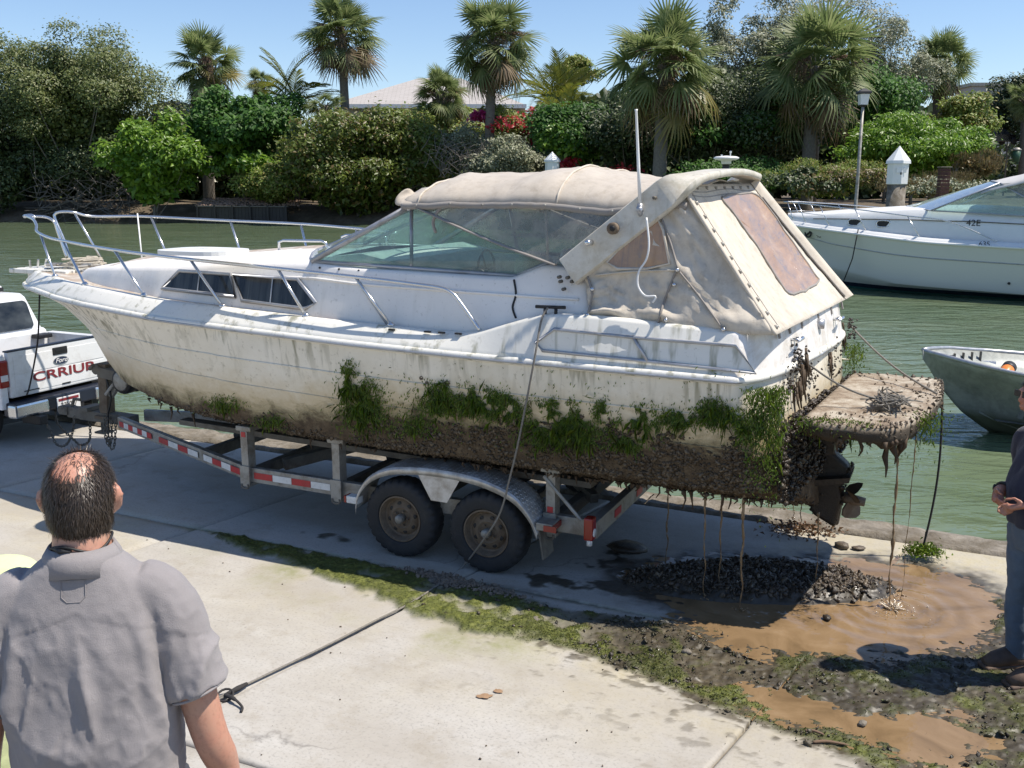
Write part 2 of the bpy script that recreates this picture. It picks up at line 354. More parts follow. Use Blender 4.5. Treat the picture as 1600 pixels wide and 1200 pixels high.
def ground(X, Y):
    """height and what lies on the concrete, from where mud was dropped and weed dragged"""
    w1 = fbm(X * 2.3, Y * 2.3); w2 = fbm(X * 9 + 5, Y * 9); w3 = fbm(X * 28, Y * 28, 3)
    lo = bandpath(X) + (w2 - .5) * .22 + (w1 - .5) * .15; hi = bandtop(X) + (w2 - .5) * .12
    s = np.minimum(Y - lo, hi - Y); band = sstep(-.02, .07, s) * sstep(-2.15, -1.6, X + (w2 - .5) * .5)
    right = sstep(.9, 2.1, X)
    algae = band * sstep(.40 + .12 * right, .60 + .10 * right, w2 * .55 + w1 * .45 + .09 - .06 * right + .16 * np.exp(-((Y - lo - .15) / .15) ** 2))
    mud = band * np.clip(.35 + right * .65 + sstep(.45, .6, w2) * .4, 0, 1)
    dp = pdist(PUD, X, Y); dp2 = pdist(PUD2, X, Y)
    mud = np.maximum(mud, sstep(.22, -.02, dp + (w2 - .5) * .35) * .95); wet = sstep(.34, .02, dp + (w2 - .5) * .4)
    hp = heap(X, Y); mud = np.maximum(mud, sstep(0, .08, hp + (w2 - .5) * .2) * sstep(0, .02, hp))
    # wet mud tracked under the trailer
    tr = np.exp(-((Y + 1.02 - .1 * (X - 1.2)) / .17) ** 2) * sstep(.55, 1.2, X) * sstep(2.6, 1.9, X) + np.exp(-((Y + .45 + .1 * X) / .3) ** 2) * sstep(.9, 1.4, X) * sstep(2.9, 2.2, X) * .95
    tr += np.exp(-((Y + 1.0) / .12) ** 2) * sstep(-1.6, -1.2, X) * sstep(-.2, -.7, X) * .75
    k = sstep(.42, .56, tr * .62 + (w1 - .5) * .75 + (w2 - .5) * .75) * sstep(.12, .35, tr); mud = np.maximum(mud, k * .85); wet = np.maximum(wet, k * .8)
    wet = np.maximum(wet, band * (.25 + .6 * right) * sstep(.35, .6, w1))
    wet = np.maximum(wet, .9 * sstep(.55, .7, w1 * .6 + w3 * .4 + .16 * np.exp(-((Y + 1.32) / .05) ** 2)) * sstep(-2.6, -1.8, X) * np.exp(-((Y + 1.3) / .05) ** 2))
    # splashes over the clean slab beside the strip
    sp = sstep(.60, .68, w2 * .6 + fbm(X * 16, Y * 34 + 3 * X) * .4 + .13 * np.exp(-np.clip(lo - Y, 0, 9) / .16)) * (Y < lo + .03) * np.exp(-np.clip(lo - Y, 0, 9) / .5) * sstep(.7, 1.5, X)
    mud = np.maximum(mud, sp * .9)
    film = np.maximum(sstep(.62, 0, lo - Y) * (Y < lo + .1) * sstep(-2.6, -1.2, X) * sstep(2.0, 1.0, X) * sstep(.42, .7, w1) * .75, band * .5)
    film = np.maximum(film, .8 * np.exp(-((Y + 1.3) / .03) ** 2) * sstep(-2.6, -2, X))
    stain = np.clip(.8 * np.exp(-np.clip(lo - Y, 0, 9) / .5) * (Y < lo + .2) * sstep(-1.8, -.6, X) * sstep(.3, .6, w1) + .75 * sstep(.5, .75, fbm(X * .7 + 3, Y * .7)) * sstep(1.4, 0, np.abs(Y + 1.9)) + .9 * sstep(2.3, 2.9, X) * sstep(-.3, .4, Y), 0, 1) * .7
    h = (w1 - .5) * .006 + (w3 - .5) * .003 + band * right * ((w1 - .45) * .045 + (w2 - .45) * .028 + ((1 - np.abs(2 * fbm(X * 16 + w2 * 2, Y * 34, 3) - 1)) ** 3 - .35) * .016 + (fbm(X * 45, Y * 45, 2) - .5) * .012) + band * (1 - right) * algae * (.012 + w3 * .03) + mud * (1 - band) * (w3 * .012)
    h += sstep(0, .5, hp + (w2 - .5) * .35 * (hp > 0)) * .055 * (.5 + w2 + .5 * w3)
    rut = np.exp(-((Y - (lo + .36 + .1 * (w1 - .5))) / .05) ** 2) * band * right; h -= rut * .02
    w4 = fbm(X * 13 + 2, Y * 21); dip = sstep(.16, -.10, dp + (w4 - .5) * .22 + (w1 - .5) * .12) * (1 - sstep(0, .1, hp)); h = h * (1 - dip * .9) - dip * .016 + dip * (1 - dip) * (w4 - .45) * .05
    dip2 = sstep(.14, -.06, dp2 + (w4 - .5) * .24); h = h * (1 - dip2 * .85) - dip2 * .016 + dip2 * (1 - dip2) * (w4 - .45) * .04; algae = algae * (1 - np.maximum(dip, dip2)) * (1 - sstep(0, .1, hp)); wet = np.maximum(wet, .7 * np.maximum(dip, dip2))
    return h, mud, algae, wet, stain, film

YJ = [-9.0, -6.35, -3.82, -1.29, .93]; XJ = [-7.25, -4.68, -2.1, .46, 3.05, 5.6, 8.2]
pav = mesh('concrete_pavement', [(-40, -40, -.03), (40, -40, -.03), (40, 1.28, -.03), (-40, 1.28, -.03)], [(0, 1, 2, 3)], MAT['kerb'], kind='structure')
pav.location = CB; pav.rotation_euler = (0, 0, -BA)
SK = .2
for a, b in zip(XJ[:-1], XJ[1:]):
    for c, d in zip(YJ[:-1], YJ[1:]):
        g = .008; res = (.0125 if b > .5 else .02) if (c > -4 and a > -3 and b < 6) else .09
        nx = int((b - a) / res); ny = int((d - c) / res)
        u, y = np.meshgrid(np.linspace(a + g, b - g, nx), np.linspace(c + g, d - g, ny), indexing='ij'); x = u + SK * (y + 1.29)
        h, mud, alg, wet, sta, film = ground(x, y)
        edge = np.minimum(np.minimum(u - a, b - u), np.minimum(y - c, d - y)); h = h - .012 * np.clip(1 - (edge - g) / .02, 0, 1) ** 2 * (mud < .5)
        V = np.stack([x, y, h], -1).reshape(-1, 3); idx = np.arange(nx * ny).reshape(nx, ny)
        Q = np.stack([idx[:-1, :-1], idx[1:, :-1], idx[1:, 1:], idx[:-1, 1:]], -1).reshape(-1, 4)
        # thickness at the rim, so that the joint is a groove
        rim = np.concatenate([idx[:, 0], idx[-1, 1:], idx[-2::-1, -1], idx[0, -2:0:-1]]); base = len(V)
        V = np.concatenate([V, V[rim] - np.array([0, 0, .035])]); r2 = base + np.arange(len(rim))
        Q = np.concatenate([Q, np.stack([rim, r2, np.roll(r2, -1), np.roll(rim, -1)], -1)])
        o = bigmesh('concrete_slab', V, Q, MAT['concrete'], pav, True)
        ex = lambda q: np.concatenate([q.ravel(), q.ravel()[rim]])
        for nm, q in (('mud', mud), ('algae', alg), ('wet', wet), ('stain', sta), ('film', film)): fattr(o, nm, ex(q))
for a, b in ((-40, -7.25), (8.2, 40)):
    o = mesh('concrete_slab', [(a + SK * -7.7, -40, 0), (b, -40, 0), (b, .92, 0), (a, .92, 0)], [(0, 1, 2, 3)], MAT['concrete'], pav)
o = mesh('concrete_slab', [(-9, -40, 0), (7, -40, 0), (7, -9.0, 0), (-9, -9.0, 0)], [(0, 1, 2, 3)], MAT['concrete'], pav)
# kerb of cast blocks on the edge of the quay, wall below
m = MB().box((0, 1.28, -.95), (80, .03, 1.9)); m.build('quay_wall', MAT['kerb'], kind='structure').location = CB
bpy.data.objects['quay_wall'].rotation_euler = (0, 0, -BA)
kerb = empty('kerb', CB, -BA); kerb['kind'] = 'structure'
x = -30.0
while x < 30:
    L = 2.4; nx, ny = 60, 14
    X, Y = np.meshgrid(np.linspace(x + .006, x + L - .006, nx), np.linspace(.945, 1.295, ny), indexing='ij')
    Z = .022 + (fbm(X * 3, Y * 6) - .5) * .05 + (fbm(X * 12, Y * 12) - .5) * .02; Z[:, 0] -= .04; Z[:, -1] -= .03
    Z[0, :] -= .012; Z[-1, :] -= .012
    b = MB().grid(np.stack([X, Y + (fbm(X * 4, Y * 0) - .5) * .03 * (Y > 1.2), Z], -1)); b.build('kerb_block', MAT['kerb'], kerb, True); x += L
# raised walkway on which the photographer and the onlookers stand
m = MB().box((-3, -.2, .275), (14, 6.0, .55), bev=.03); m.build('raised_walkway', MAT['kerb'], kind='structure')
# water
t = NT('canal_water'); c_ = t.coord('Object'); 
def wn_(sc, s, d=4, r=.55, di=.6): return t.noise(t.coord('Object', sc), s, d, r, di)
t.col(t.ramp(wn_((.15, .3, 1), 1, 3), [(.3, (.098, .138, .075)), (.7, (.14, .178, .105))])); t.rough(.06); t.b.inputs['IOR'].default_value = 1.33
h = t.math('ADD', t.math('MULTIPLY', wn_((.5, 1.0, 1), 1.0, 4, .55, 1.2), 1.3), t.math('MULTIPLY', wn_((1.7, 4.2, 1), 1.0, 3, .55, .6), .32))
t.bump(h, .5, .20); MAT['water'] = t.m
wat = mesh('water', [(-500, -60, 0), (500, -60, 0), (500, 700, 0), (-500, 700, 0)], [(0, 1, 2, 3)], MAT['water'], kind='structure'); wat.location = (0, 0, -.45)
# puddles: thin sheets of muddy water, rings running out from where the trickle lands
def mudwater(name, rough=.05):
    t = NT(name); c_ = t.coord(); n = t.noise(c_, 3.0, 7, .62, .9)
    t.col(t.ramp(n, [(.28, (.14, .092, .048)), (.48, (.215, .142, .075)), (.62, (.255, .172, .095)), (.78, (.30, .215, .13))])); t.rough(rough); t.b.inputs['IOR'].default_value = 1.33
    t.bump(t.noise(c_, 9, 3, .5, .5), .10, .02); return t.m
MAT['mudwater'] = mudwater('muddy_water')
SPL = lz(1396, 948, 0)[:2]
def puddle(P, name, rings):
    lo = P.min(0) - .3; hi = P.max(0) + .3; n = 320
    X, Y = np.meshgrid(np.linspace(lo[0], hi[0], n), np.linspace(lo[1], hi[1], n), indexing='ij')
    dd = pdist(P, X, Y) - .22; Z = np.full(X.shape, -.0035)
    if rings:
        r = np.hypot(X - SPL[0], Y - SPL[1]); r = r * (1 + .05 * (fbm(X * 3, Y * 3) - .5))
        r = r + .06 * (fbm(X * 4 + 7, Y * 4) - .5); Z = Z + .0085 * np.sin(r * 2 * math.pi / (.085 + .06 * r)) * np.exp(-r / .45) * sstep(.03, .1, r) * (.15 + 1.3 * fbm(X * 5, Y * 5 + 3)) + .004 * (fbm(X * 22, Y * 30) - .5) * np.exp(-r / .6) + (fbm(X * 16, Y * 16) - .5) * .006 * np.exp(-r / .3)
    keep = (dd < 0)
    idx = np.arange(n * n).reshape(n, n); Q = np.stack([idx[:-1, :-1], idx[1:, :-1], idx[1:, 1:], idx[:-1, 1:]], -1); k = keep[:-1, :-1] & keep[1:, 1:] & keep[1:, :-1] & keep[:-1, 1:]
    o = bigmesh(name, np.stack([X, Y, Z], -1).reshape(-1, 3), Q[k], MAT['mudwater'], None, True, 'structure'); o.location = CB; o.rotation_euler = (0, 0, -BA); return o
puddle(PUD, 'puddle', True); puddle(PUD2, 'puddle', False)
# ================================================================== THE BOAT ON THE TRAILER
def hullmat():
    t = NT('fouled_gelcoat'); c_ = t.coord(); xyz = t.sep(c_); x, z = xyz[0], xyz[2]
    n = t.noise(c_, 2.2, 6, .65); f = t.noise(c_, 22, 5, .7); nb = t.noise(t.coord('Object', (1, 1, 1.6)), 5, 7, .72, .4)
    c = t.ramp(n, [(.3, (.70, .645, .52)), (.7, (.83, .78, .67))])
    c = t.mix(t.ramp(f, [(.30, .6), (.42, 0)]), c, (.36, .32, .23))
    # runs below the rub rail
    ru = t.noise(t.coord('Object', (14, 14, .55)), 1.0, 3, .6, .15); rz = t.ramp(t.math('ADD', z, t.math('MULTIPLY', n, .25)), [(1.42, 0), (1.72, 1)]) if False else None
    zr = t.n('ShaderNodeMapRange'); zr.inputs[1].default_value = 1.34; zr.inputs[2].default_value = 1.72; t.l(z, zr.inputs[0])
    c = t.mix(t.math('MULTIPLY', t.ramp(ru, [(.50, 0), (.62, .9)]), t.math('MULTIPLY', zr.outputs[0], t.ramp(t.noise(t.coord('Object', (.9, .9, .05)), 1.3, 2), [(.42, 0), (.55, 1)]))), c, (.17, .16, .09))
    # ochre tide line and brown fouling, lower towards the bow
    lv = t.n('ShaderNodeMapRange'); lv.interpolation_type = 'SMOOTHSTEP'
    for i, v in enumerate((-1.3, .1, 1.06, 1.21)): lv.inputs[i + 1].default_value = v
    t.l(x, lv.inputs[0]); d = t.math('SUBTRACT', z, lv.outputs[0]); d = t.math('ADD', d, t.math('MULTIPLY', t.math('SUBTRACT', nb, .5), .42))
    def below(lo, hi):
        q = t.n('ShaderNodeMapRange'); q.interpolation_type = 'SMOOTHSTEP'
        for i, v in enumerate((lo, hi, 1, 0)): q.inputs[i + 1].default_value = v
        t.l(d, q.inputs[0]); return q.outputs[0]
    c = t.mix(t.math('MULTIPLY', below(.02, .42), .85), c, (.50, .385, .20))
    c = t.mix(t.math('MULTIPLY', below(.0, .14), .7), c, (.22, .19, .10))
    mudc = t.ramp(t.noise(c_, 16, 7, .75), [(.3, (.036, .024, .013)), (.5, (.09, .062, .035)), (.72, (.17, .13, .08))])
    c = t.mix(below(-.06, .05), c, mudc)
    t.col(c); t.rough(t.ramp(below(-.05, .1), [(0, .38), (1, .85)])); t.bump(t.math('MULTIPLY', f, below(-.05, .15)), .6, .03); return t.m
MAT['hull'] = hullmat()
def oldgel(name, c=(.72, .71, .68), streak=.5, brown=(.40, .30, .18), bamt=0.0, bth=.5):
    t = NT(name); c_ = t.coord(); n = t.noise(c_, 3, 7, .7); c = t.ramp(n, [(.3, tuple(np.array(c) * .93)), (.7, c)])
    ru = t.noise(t.coord('Object', (13, 13, .7)), 1, 3, .6, .1); n2 = t.noise(c_, 1.7, 4, .6)
    c = t.mix(t.math('MULTIPLY', t.ramp(ru, [(.52, 0), (.68, streak)]), t.ramp(n2, [(.40, 0), (.56, 1)])), c, (.24, .235, .15))
    c = t.mix(t.ramp(t.noise(c_, 30, 5, .7), [(.28, .5), (.4, 0)]), c, (.34, .31, .25))
    if bamt: c = t.mix(t.ramp(t.noise(c_, 4.5, 7, .75, .4), [(bth - .1, 0), (bth + .08, bamt)]), c, brown)
    t.col(c); t.rough(t.ramp(n, [(.3, .32), (.7, .5)])); t.bump(t.noise(c_, 40, 3), .08, .01); return t.m
MAT['cabin'] = oldgel('cabin_gelcoat', (.85, .82, .775), .12)
MAT['deck'] = oldgel('stained_deck', (.66, .62, .55), .2, (.36, .25, .15), .8, .47)
MAT['gunwale'] = oldgel('gunwale_gelcoat', (.79, .77, .70), .8)
MAT['transom'] = oldgel('transom_gelcoat', (.80, .78, .75), .45, (.42, .33, .22), .45, .58)
MAT['arch'] = oldgel('arch_gelcoat', (.66, .62, .53), .5, (.40, .33, .21), .5, .55)
def canvasmat(name, c, k=1.0):
    t = NT(name); c_ = t.coord(); n = t.noise(c_, 2.6, 8, .7, .5); n2 = t.noise(c_, 11, 7, .75); wv = t.noise(c_, 240, 2)
    c = np.array(c); q = t.ramp(n, [(.28, tuple(c * .82)), (.5, tuple(c)), (.75, tuple(np.minimum(c * 1.12, 1)))])
    q = t.mix(t.ramp(n2, [(.34, .40 * k), (.50, 0)]), q, (.33, .27, .20)); ru = t.noise(t.coord('Object', (9, 9, .8)), 1, 4, .65, .2)
    q = t.mix(t.ramp(ru, [(.54, 0), (.74, .4 * k)]), q, (.23, .19, .145)); t.col(q); t.rough(.92); t.b.inputs['Sheen Weight'].default_value = .15
    t.bump(t.math('ADD', t.math('MULTIPLY', n2, .7), t.math('MULTIPLY', wv, .3)), .35, .012); return t.m
MAT['canvas'] = canvasmat('grimy_canvas', (.59, .53, .44)); MAT['canvas_top'] = canvasmat('canvas_top_cloth', (.48, .425, .355), 1.0); MAT['binding'] = canvasmat('canvas_binding', (.27, .25, .23), .8)
MAT['glass'] = glassmat('tinted_windscreen', (.74, .90, .86), .24, (.50, .56, .53)); MAT['vinyl'] = glassmat('dusty_clear_vinyl', (.74, .76, .72), .34, (.42, .41, .37), .15)  # the windscreen's pale dust layer also carries white reflections as colour
t = NT('amber_reflection_vinyl'); c_ = t.coord(); n = t.noise(t.coord('Object', (6, 1.6, 1.0)), 2.2, 6, .7, .4)
t.col(t.ramp(n, [(.30, (.17, .17, .20)), (.44, (.33, .22, .15)), (.60, (.42, .27, .17)), (.75, (.50, .38, .28))])); t.rough(.16); t.bump(t.noise(c_, 5, 4), .35, .03); MAT['amber_reflection_vinyl'] = t.m  # orange and blue-grey streaks paint in the reflections and see-through of the pane
t = NT('cabin_window_glass'); c_ = t.coord(); n = t.noise(t.coord('Object', (7, 1, .4)), 2.5, 3)
t.col(t.ramp(n, [(.4, (.012, .014, .016)), (.62, (.05, .055, .055)), (.75, (.09, .10, .10))])); t.rough(.07); MAT['darkglass'] = t.m
MAT['mud'] = lumpmat('river_mud', [(.045, .030, .016), (.095, .066, .038), (.14, .10, .060), (.075, .052, .030), (.21, .165, .11)], .6)
MAT['mud_dark'] = lumpmat('wet_dark_mud', [(.018, .013, .009), (.04, .028, .018), (.07, .05, .032), (.03, .022, .014)], .5)
MAT['weed'] = leafmat('green_weed', [(.055, .10, .008), (.125, .215, .015), (.22, .31, .03), (.08, .085, .014)], .25, .35)
MAT['weed_dry'] = leafmat('drying_weed', [(.07, .10, .018), (.14, .18, .035), (.05, .045, .02), (.20, .21, .06)], .2, .45)
MAT['root'] = M('hanging_roots', (.075, .048, .026), .7, 0, .4, 20, .4)

boat = empty('cabin_cruiser', CB, -BA, 'derelict white cabin cruiser crusted with mud and green weed on a trailer', 'boat')
STEM = ([-5.36, -5.0, -4.58, -4.17, -3.86, -3.32, -2.66, -1.5, 3], [1.74, 1.62, 1.34, .98, .83, .66, .58, .53, .53])
zk = fn(*STEM, .06)
bs = fn([-5.38, -5.33, -5.2, -4.95, -4.6, -4.0, -3.4, -3, -2.4, -1.5, 0, 1.6, 3], [0, .13, .30, .47, .64, .92, 1.12, 1.2, 1.28, 1.31, 1.31, 1.30, 1.27], .03)
vc = fn([-4.62, -4.1, -3.5, -3, -2.3, -1.5, 3], [0, .30, .66, .86, 1.02, 1.10, 1.13], .1)
zc0 = fn([-5.4, -4.6, -4.1, -3.5, -2.6, -1.7, 0, 3], [1.7, 1.34, 1.15, 1.04, .97, .93, .89, .92], .1)
zs = fn([-5.4, -4.5, -3.2, -2.4, -1.5, -.4, .65, 2.65], [1.87, 1.86, 1.83, 1.79, 1.76, 1.72, 1.70, 1.68], .2)
def XT(x, v, z): # rake and slight sweep of the stern
    k = sstep(1.9, 2.72, x); return x + k * ((1.68 - z) * .11 + .115 * v + .05)
def half(x):
    k, b, c, s = float(zk(x)), float(bs(x)), float(vc(x)), float(zs(x)); zc = max(float(zc0(x)), k + .0); c = min(c, b * .93)
    P = []
    for t_ in np.linspace(0, 1, 8): P.append((c * t_, k + (zc - k) * (t_ ** 1.15)))
    p = 1.0 + .75 * float(sstep(-1.8, -4.6, x))
    P.append((c + .02, zc + .012))
    for t_ in np.linspace(.06, 1, 16): P.append((c + .02 + (b - c - .02) * (t_ ** p if x < -1.8 else 1 - (1 - t_) ** 1.35), zc + (s - zc) * t_))
    return np.array(P)
XS0 = np.concatenate([np.linspace(-5.375, -4.6, 22), np.linspace(-4.55, -2, 30), np.linspace(-1.9, 2.48, 44)])
TH = np.linspace(0, math.pi / 2, 20); WX = 2.5 + .20 * np.sin(TH); WK = np.clip(np.cos(TH), 0, 1) ** .42; WK[-1] = 0   # the rounded stern: stations that close to the centre line
XS = np.concatenate([XS0, WX]); XK = np.concatenate([np.ones(len(XS0)), WK])
H = np.array([[(XT(x, -v * k, z), -v * k, z) for v, z in half(x)] for x, k in zip(XS, XK)]); HS = np.array([[(XT(x, v * k, z), v * k, z) for v, z in half(x)] for x, k in zip(XS, XK)])
m = MB().grid(H, flip=False).grid(HS, flip=True)
hull = m.build('hull', MAT['hull'], boat); smooth_angle(hull, 28)
# moulded spray strake and boot-top lines along the side
for k_, (zoff) in enumerate((.24, .46)):
    for sg in (-1, 1):
        P = []
        for x in np.linspace(-3.6, 2.66, 60):
            hp = half(x); zz = zs(x) - zoff; v = np.interp(zz, hp[8:, 1], hp[8:, 0]) + .002; P.append((XT(x, sg * v, zz), sg * v, zz))
        MB().tube(P, .007 if k_ == 0 else .005, 6).build('strake', MAT['hull'], boat, True)
# ---- deck, cabin trunk, cockpit sides
zb_ = fn([-5.4, .40, .58, 1.11, 1.5, 2.75], [.15, .15, .17, .345, .355, .305], .05)     # height of the gunwale above the rub rail
def zb(x): return zs(x) + zb_(x)
inset = fn([-5.4, -4.4, .4, .9, 3], [.13, .13, .11, .07, .10], .1)
vi0 = fn([-4.56, -4.5, -4.35, -4.15, -3.8, -3.47, -2.7, -1.7, -.3, .5, 1.1, 3], [0, .15, .33, .46, .66, .80, 1.0, 1.06, 1.10, 1.13, 1.15, 1.15], .03)
zt0 = fn([-4.56, -4.4, -4.0, -3.5, -2.6, -1.7, -1.0, -.6, .77, 1.03, 1.36, 1.44, 1.6, 2.8], [.14, .19, .255, .305, .40, .51, .555, .545, .555, .66, .64, .40, .352, .31], .03)
def zt(x): return zs(x) + zt0(x)
def vgun(x): return np.maximum(bs(x) - inset(x), 0)
def vt(x): return np.maximum(vi0(x) - .10 * np.clip(zt0(x) / .5, 0, 1), 0)
def vi(x): return np.minimum(vi0(x), vgun(x) - .02)
xs = np.concatenate([np.linspace(-5.37, -4.5, 26), np.linspace(-4.48, 2.5, 110)])
def gprof(x):
    b, g_, s, zz = float(bs(x)), float(vgun(x)), float(zs(x)), float(zb(x)); return ((b, s + .0), (b + .006, s + .03), (b - .012, s + .06), (g_ + .03, zz - .025), (g_ + .012, zz - .006), (g_ - .01, zz), (g_ - .05, zz))
for sg in (-1, 1):
    MB().grid([[(XT(x, sg * v, z), sg * v, z) for v, z in gprof(x)] for x in xs], flip=sg > 0).build('gunwale', MAT['gunwale'], boat, True)
    G = []
    for x, k in zip(WX, WK):
        r = gprof(x); row = [(XT(x, sg * v * k, z) + .03 * (1 - k) * (j < 3), sg * v * k, z) for j, (v, z) in enumerate(r[:6])]; row.append((row[-1][0] - .12, row[-1][1] * .93, row[-1][2])); row.append((row[-1][0] - .01, row[-1][1], row[-1][2] - .25)); G.append(row)
    MB().grid(G, flip=sg > 0).build('transom', MAT['transom'], boat, True)
    D = []
    for x in xs[xs < 1.3]:
        g_ = float(vgun(x)) - .01; a = float(np.where(x < -4.56, 0, vi(x))); a = min(a, g_); zz = float(zb(x)); 
        D.append([(x, sg * (g_ + (a - g_) * q), zz - .012 * min(q * 8, 1)) for q in (0, .06, .5, 1)])
    MB().grid(D, flip=sg > 0).build('side_deck', MAT['deck'], boat, True)
# rub rail: a grey band with a bright insert
for sg in (-1, 1):
    P = [(XT(x, sg * bs(x), zs(x)), sg * (float(bs(x)) + .012), float(zs(x)) + .01) for x in xs] + [(XT(x, sg * bs(x) * k, zs(x)) + .03 * (1 - k), sg * (float(bs(x)) + .012) * k, float(zs(x)) + .01) for x, k in zip(WX[1:], WK[1:])]
    MB().tube(P, .024, 8, flat=1.15).build('rub_rail', MAT['gunwale'], boat, True)
    P = [(XT(x, sg * bs(x), zs(x)), sg * (float(bs(x)) + .030), float(zs(x)) + .004) for x in xs] + [(XT(x, sg * bs(x) * k, zs(x)) + .03 * (1 - k) + .018 * (1 - k), sg * (float(bs(x)) + .030) * k, float(zs(x)) + .004) for x, k in zip(WX[1:], WK[1:])]
    MB().tube(P, .010, 6).build('rub_rail_insert', MAT['alu'], boat, True)
# cabin trunk (closed) forward
xc = np.concatenate([np.linspace(-4.555, -4.2, 22), np.linspace(-4.15, -1.0, 50)])
def cabrow(x):
    a, tp, z0, z1 = float(vi(x)), float(vt(x)), float(zb(x)) - .015, float(zt(x)); cr = .075 * min(1, (x + 4.6) / 1.2)
    R = [(a, z0), (a + (tp - a) * .5, (z0 + z1) / 2 + .0), (tp + (a - tp) * .12, z1 - .04 * min(1, zt0(x) / .4)), (tp - .01, z1 - .008), (tp - .06, z1 + .012), (tp * .6, z1 + cr * .6), (0, z1 + cr)]
    return R
G = [[(x, -v, z) for v, z in cabrow(x)] + [(x, v, z) for v, z in cabrow(x)[::-1][1:]] for x in xc]
MB().grid(G).build('cabin_trunk', MAT['cabin'], boat, True)
Dk = [[(x, v, z + .004) for v, z in [(-vt(x) * q, float(zt(x)) + .075 * (1 - abs(q)) + .002) for q in np.linspace(-.86, .86, 9)]] for x in np.linspace(-3.7, -1.12, 30)]
MB().grid(Dk, flip=True).build('foredeck', MAT['deck'], boat, True)
# cockpit sides
xcs = np.linspace(-1.0, 2.66, 74)
for sg in (-1, 1):
    G = []
    for x in xcs:
        a, tp, z0, z1 = float(vi(x)), float(vt(x)), float(zb(x)) - .012, float(zt(x)); z1 = max(z1, z0 + .01)
        R = [(a, z0), (a - .004, z0 + (z1 - z0) * .1), (a + (tp - a) * .55, z0 + (z1 - z0) * .6), (tp + .012, z1 - .03), (tp, z1 - .006), (tp - .03, z1), (tp - .14, z1), (tp - .15, z1 - .03), (tp - .16, 1.32)]
        G.append([(XT(x, sg * v, z), sg * v, z) for v, z in R])
    MB().grid(G, flip=sg > 0).build('cockpit_side', MAT['cabin'], boat, True)
MB().box((.8, 0, 1.30), (3.6, 2.1, .03)).build('cockpit_floor', MAT['deck'], boat)
# raised ridge along the cabin side below the windscreen
for sg in (-1, 1):
    P = [(x, sg * (float(vi(x)) - .012 + .006), float(zt(x)) - .13) for x in np.linspace(-1.5, 1.32, 40)]
    for i, p in enumerate(P):
        x = p[0]; a, tp, z0, z1 = float(vi(x)), float(vt(x)), float(zb(x)), float(zt(min(x, .75))) - .12; q = (z1 - z0) / max(float(zt(x)) - z0, .01); P[i] = (x, sg * (a + (tp - a) * min(q, 1) + .006), z1)
    MB().tube(P, .011, 6).build('moulding', MAT['cabin'], boat, True)
# ---- transom: rounded top and cap
TX = 2.67
for v in (-.55, .62):
    c = (XT(TX, v, 1.86) + .055, v, 1.87); m = MB().tube([(c[0] + .03, c[1] - .11, c[2]), (c[0] + .045, c[1], c[2] + .01), (c[0] + .03, c[1] + .11, c[2])], [.008, .014, .008], 8)
    m.tube([(c[0] - .03, c[1] - .035, c[2]), (c[0] + .04, c[1] - .03, c[2])], .012, 6).tube([(c[0] - .03, c[1] + .035, c[2]), (c[0] + .04, c[1] + .03, c[2])], .012, 6); m.build('stern_cleat', MAT['steel'], boat, True)
MB().lathe([(.001, .03), (.035, .03), (.04, .0), (.04, -.03)], (XT(TX, .15, 1.86) + .045, .12, 1.89), 'X', 14).build('filler_cap', MAT['alu'], boat, True)
for v in (-.85, -.6, -.3, .15, .55, .9):
    MB().box((XT(TX, v, 1.95) + .03, v, 1.955), (.012, .035, .085), ry=-.25).build('canvas_strap', MAT['binding'], boat)
# ---- cabin windows: frame with pane
def cabv(x, z):
    a, tp, z0, z1 = float(vi(x)), float(vt(x)), float(zb(x)), float(zt(x)); return a + (tp - a) * np.clip((z - z0) / (z1 - z0), 0, 1)
def side_window(pix, sg=-1):
    pts = [atv(px, py, -1.02) for px, py in pix]; P = [(p[0], sg * (cabv(p[0], p[2]) + .012), p[2]) for p in pts]
    fr = MB().tube(P, .017, 6, closed=True, flat=1.0).build('window', MAT['alu'], boat, True)
    cx = np.mean([p[0] for p in P]); czz = np.mean([p[2] for p in P])
    Q = [(p[0], p[1] - sg * .006, p[2]) for p in P]; MB().prism(Q, (0, sg * .004, 0)).build('pane', MAT['darkglass'], fr)
    return fr, P
W1 = [(250, 451), (272, 424), (356, 429), (371, 463)]; W2 = [(361, 429), (465, 436), (499, 472), (483, 481), (383, 469)]
for pix in (W1, W2):
    for sg in (-1, 1):
        fr, P = side_window(pix, sg)
        xm = P[0][0] * .45 + P[-2][0] * .55; zz = [p[2] for p in P]; MB().tube([(xm, sg * (cabv(xm, min(zz) + .02) + .014), min(zz) + .015), (xm, sg * (cabv(xm, max(zz) - .02) + .014), max(zz) - .012)], .006, 6).build('mullion', MAT['alu'], fr)
# ---- windscreen
A = atv(488, 408, -.97); B = atv(643, 321, -.86); Cc = atv(808, 431, -.97); D = atv(862, 408, -1.0); E_ = atv(643, 416, -.965)
sgn = lambda p, s: (p[0], p[1] * -s if s < 0 else -p[1], p[2])
for s in (1, -1):
    a, b, c, d, e = [(p[0], p[1] * s, p[2]) for p in (A, B, Cc, D, E_)]
    fr = MB().tube([a, b], .030, 6, flat=.8).tube([a, c], .016, 6).tube([c, d], .015, 6).tube([(e[0], e[1], e[2]), b], .014, 6).build('side_screen', MAT['alu'], boat, True)
    MB().prism([a, c, d, b], (0, .005, 0)).build('pane', MAT['glass'], fr)
a0 = np.array(A); b0 = np.array(B); ms = lambda p: np.array([p[0], -p[1], p[2]])
def wsb(q): return a0 * (1 - q) / 2 + ms(a0) * (1 + q) / 2 + np.array([-.42 * (1 - q * q), 0, .055 * (1 - q * q)])
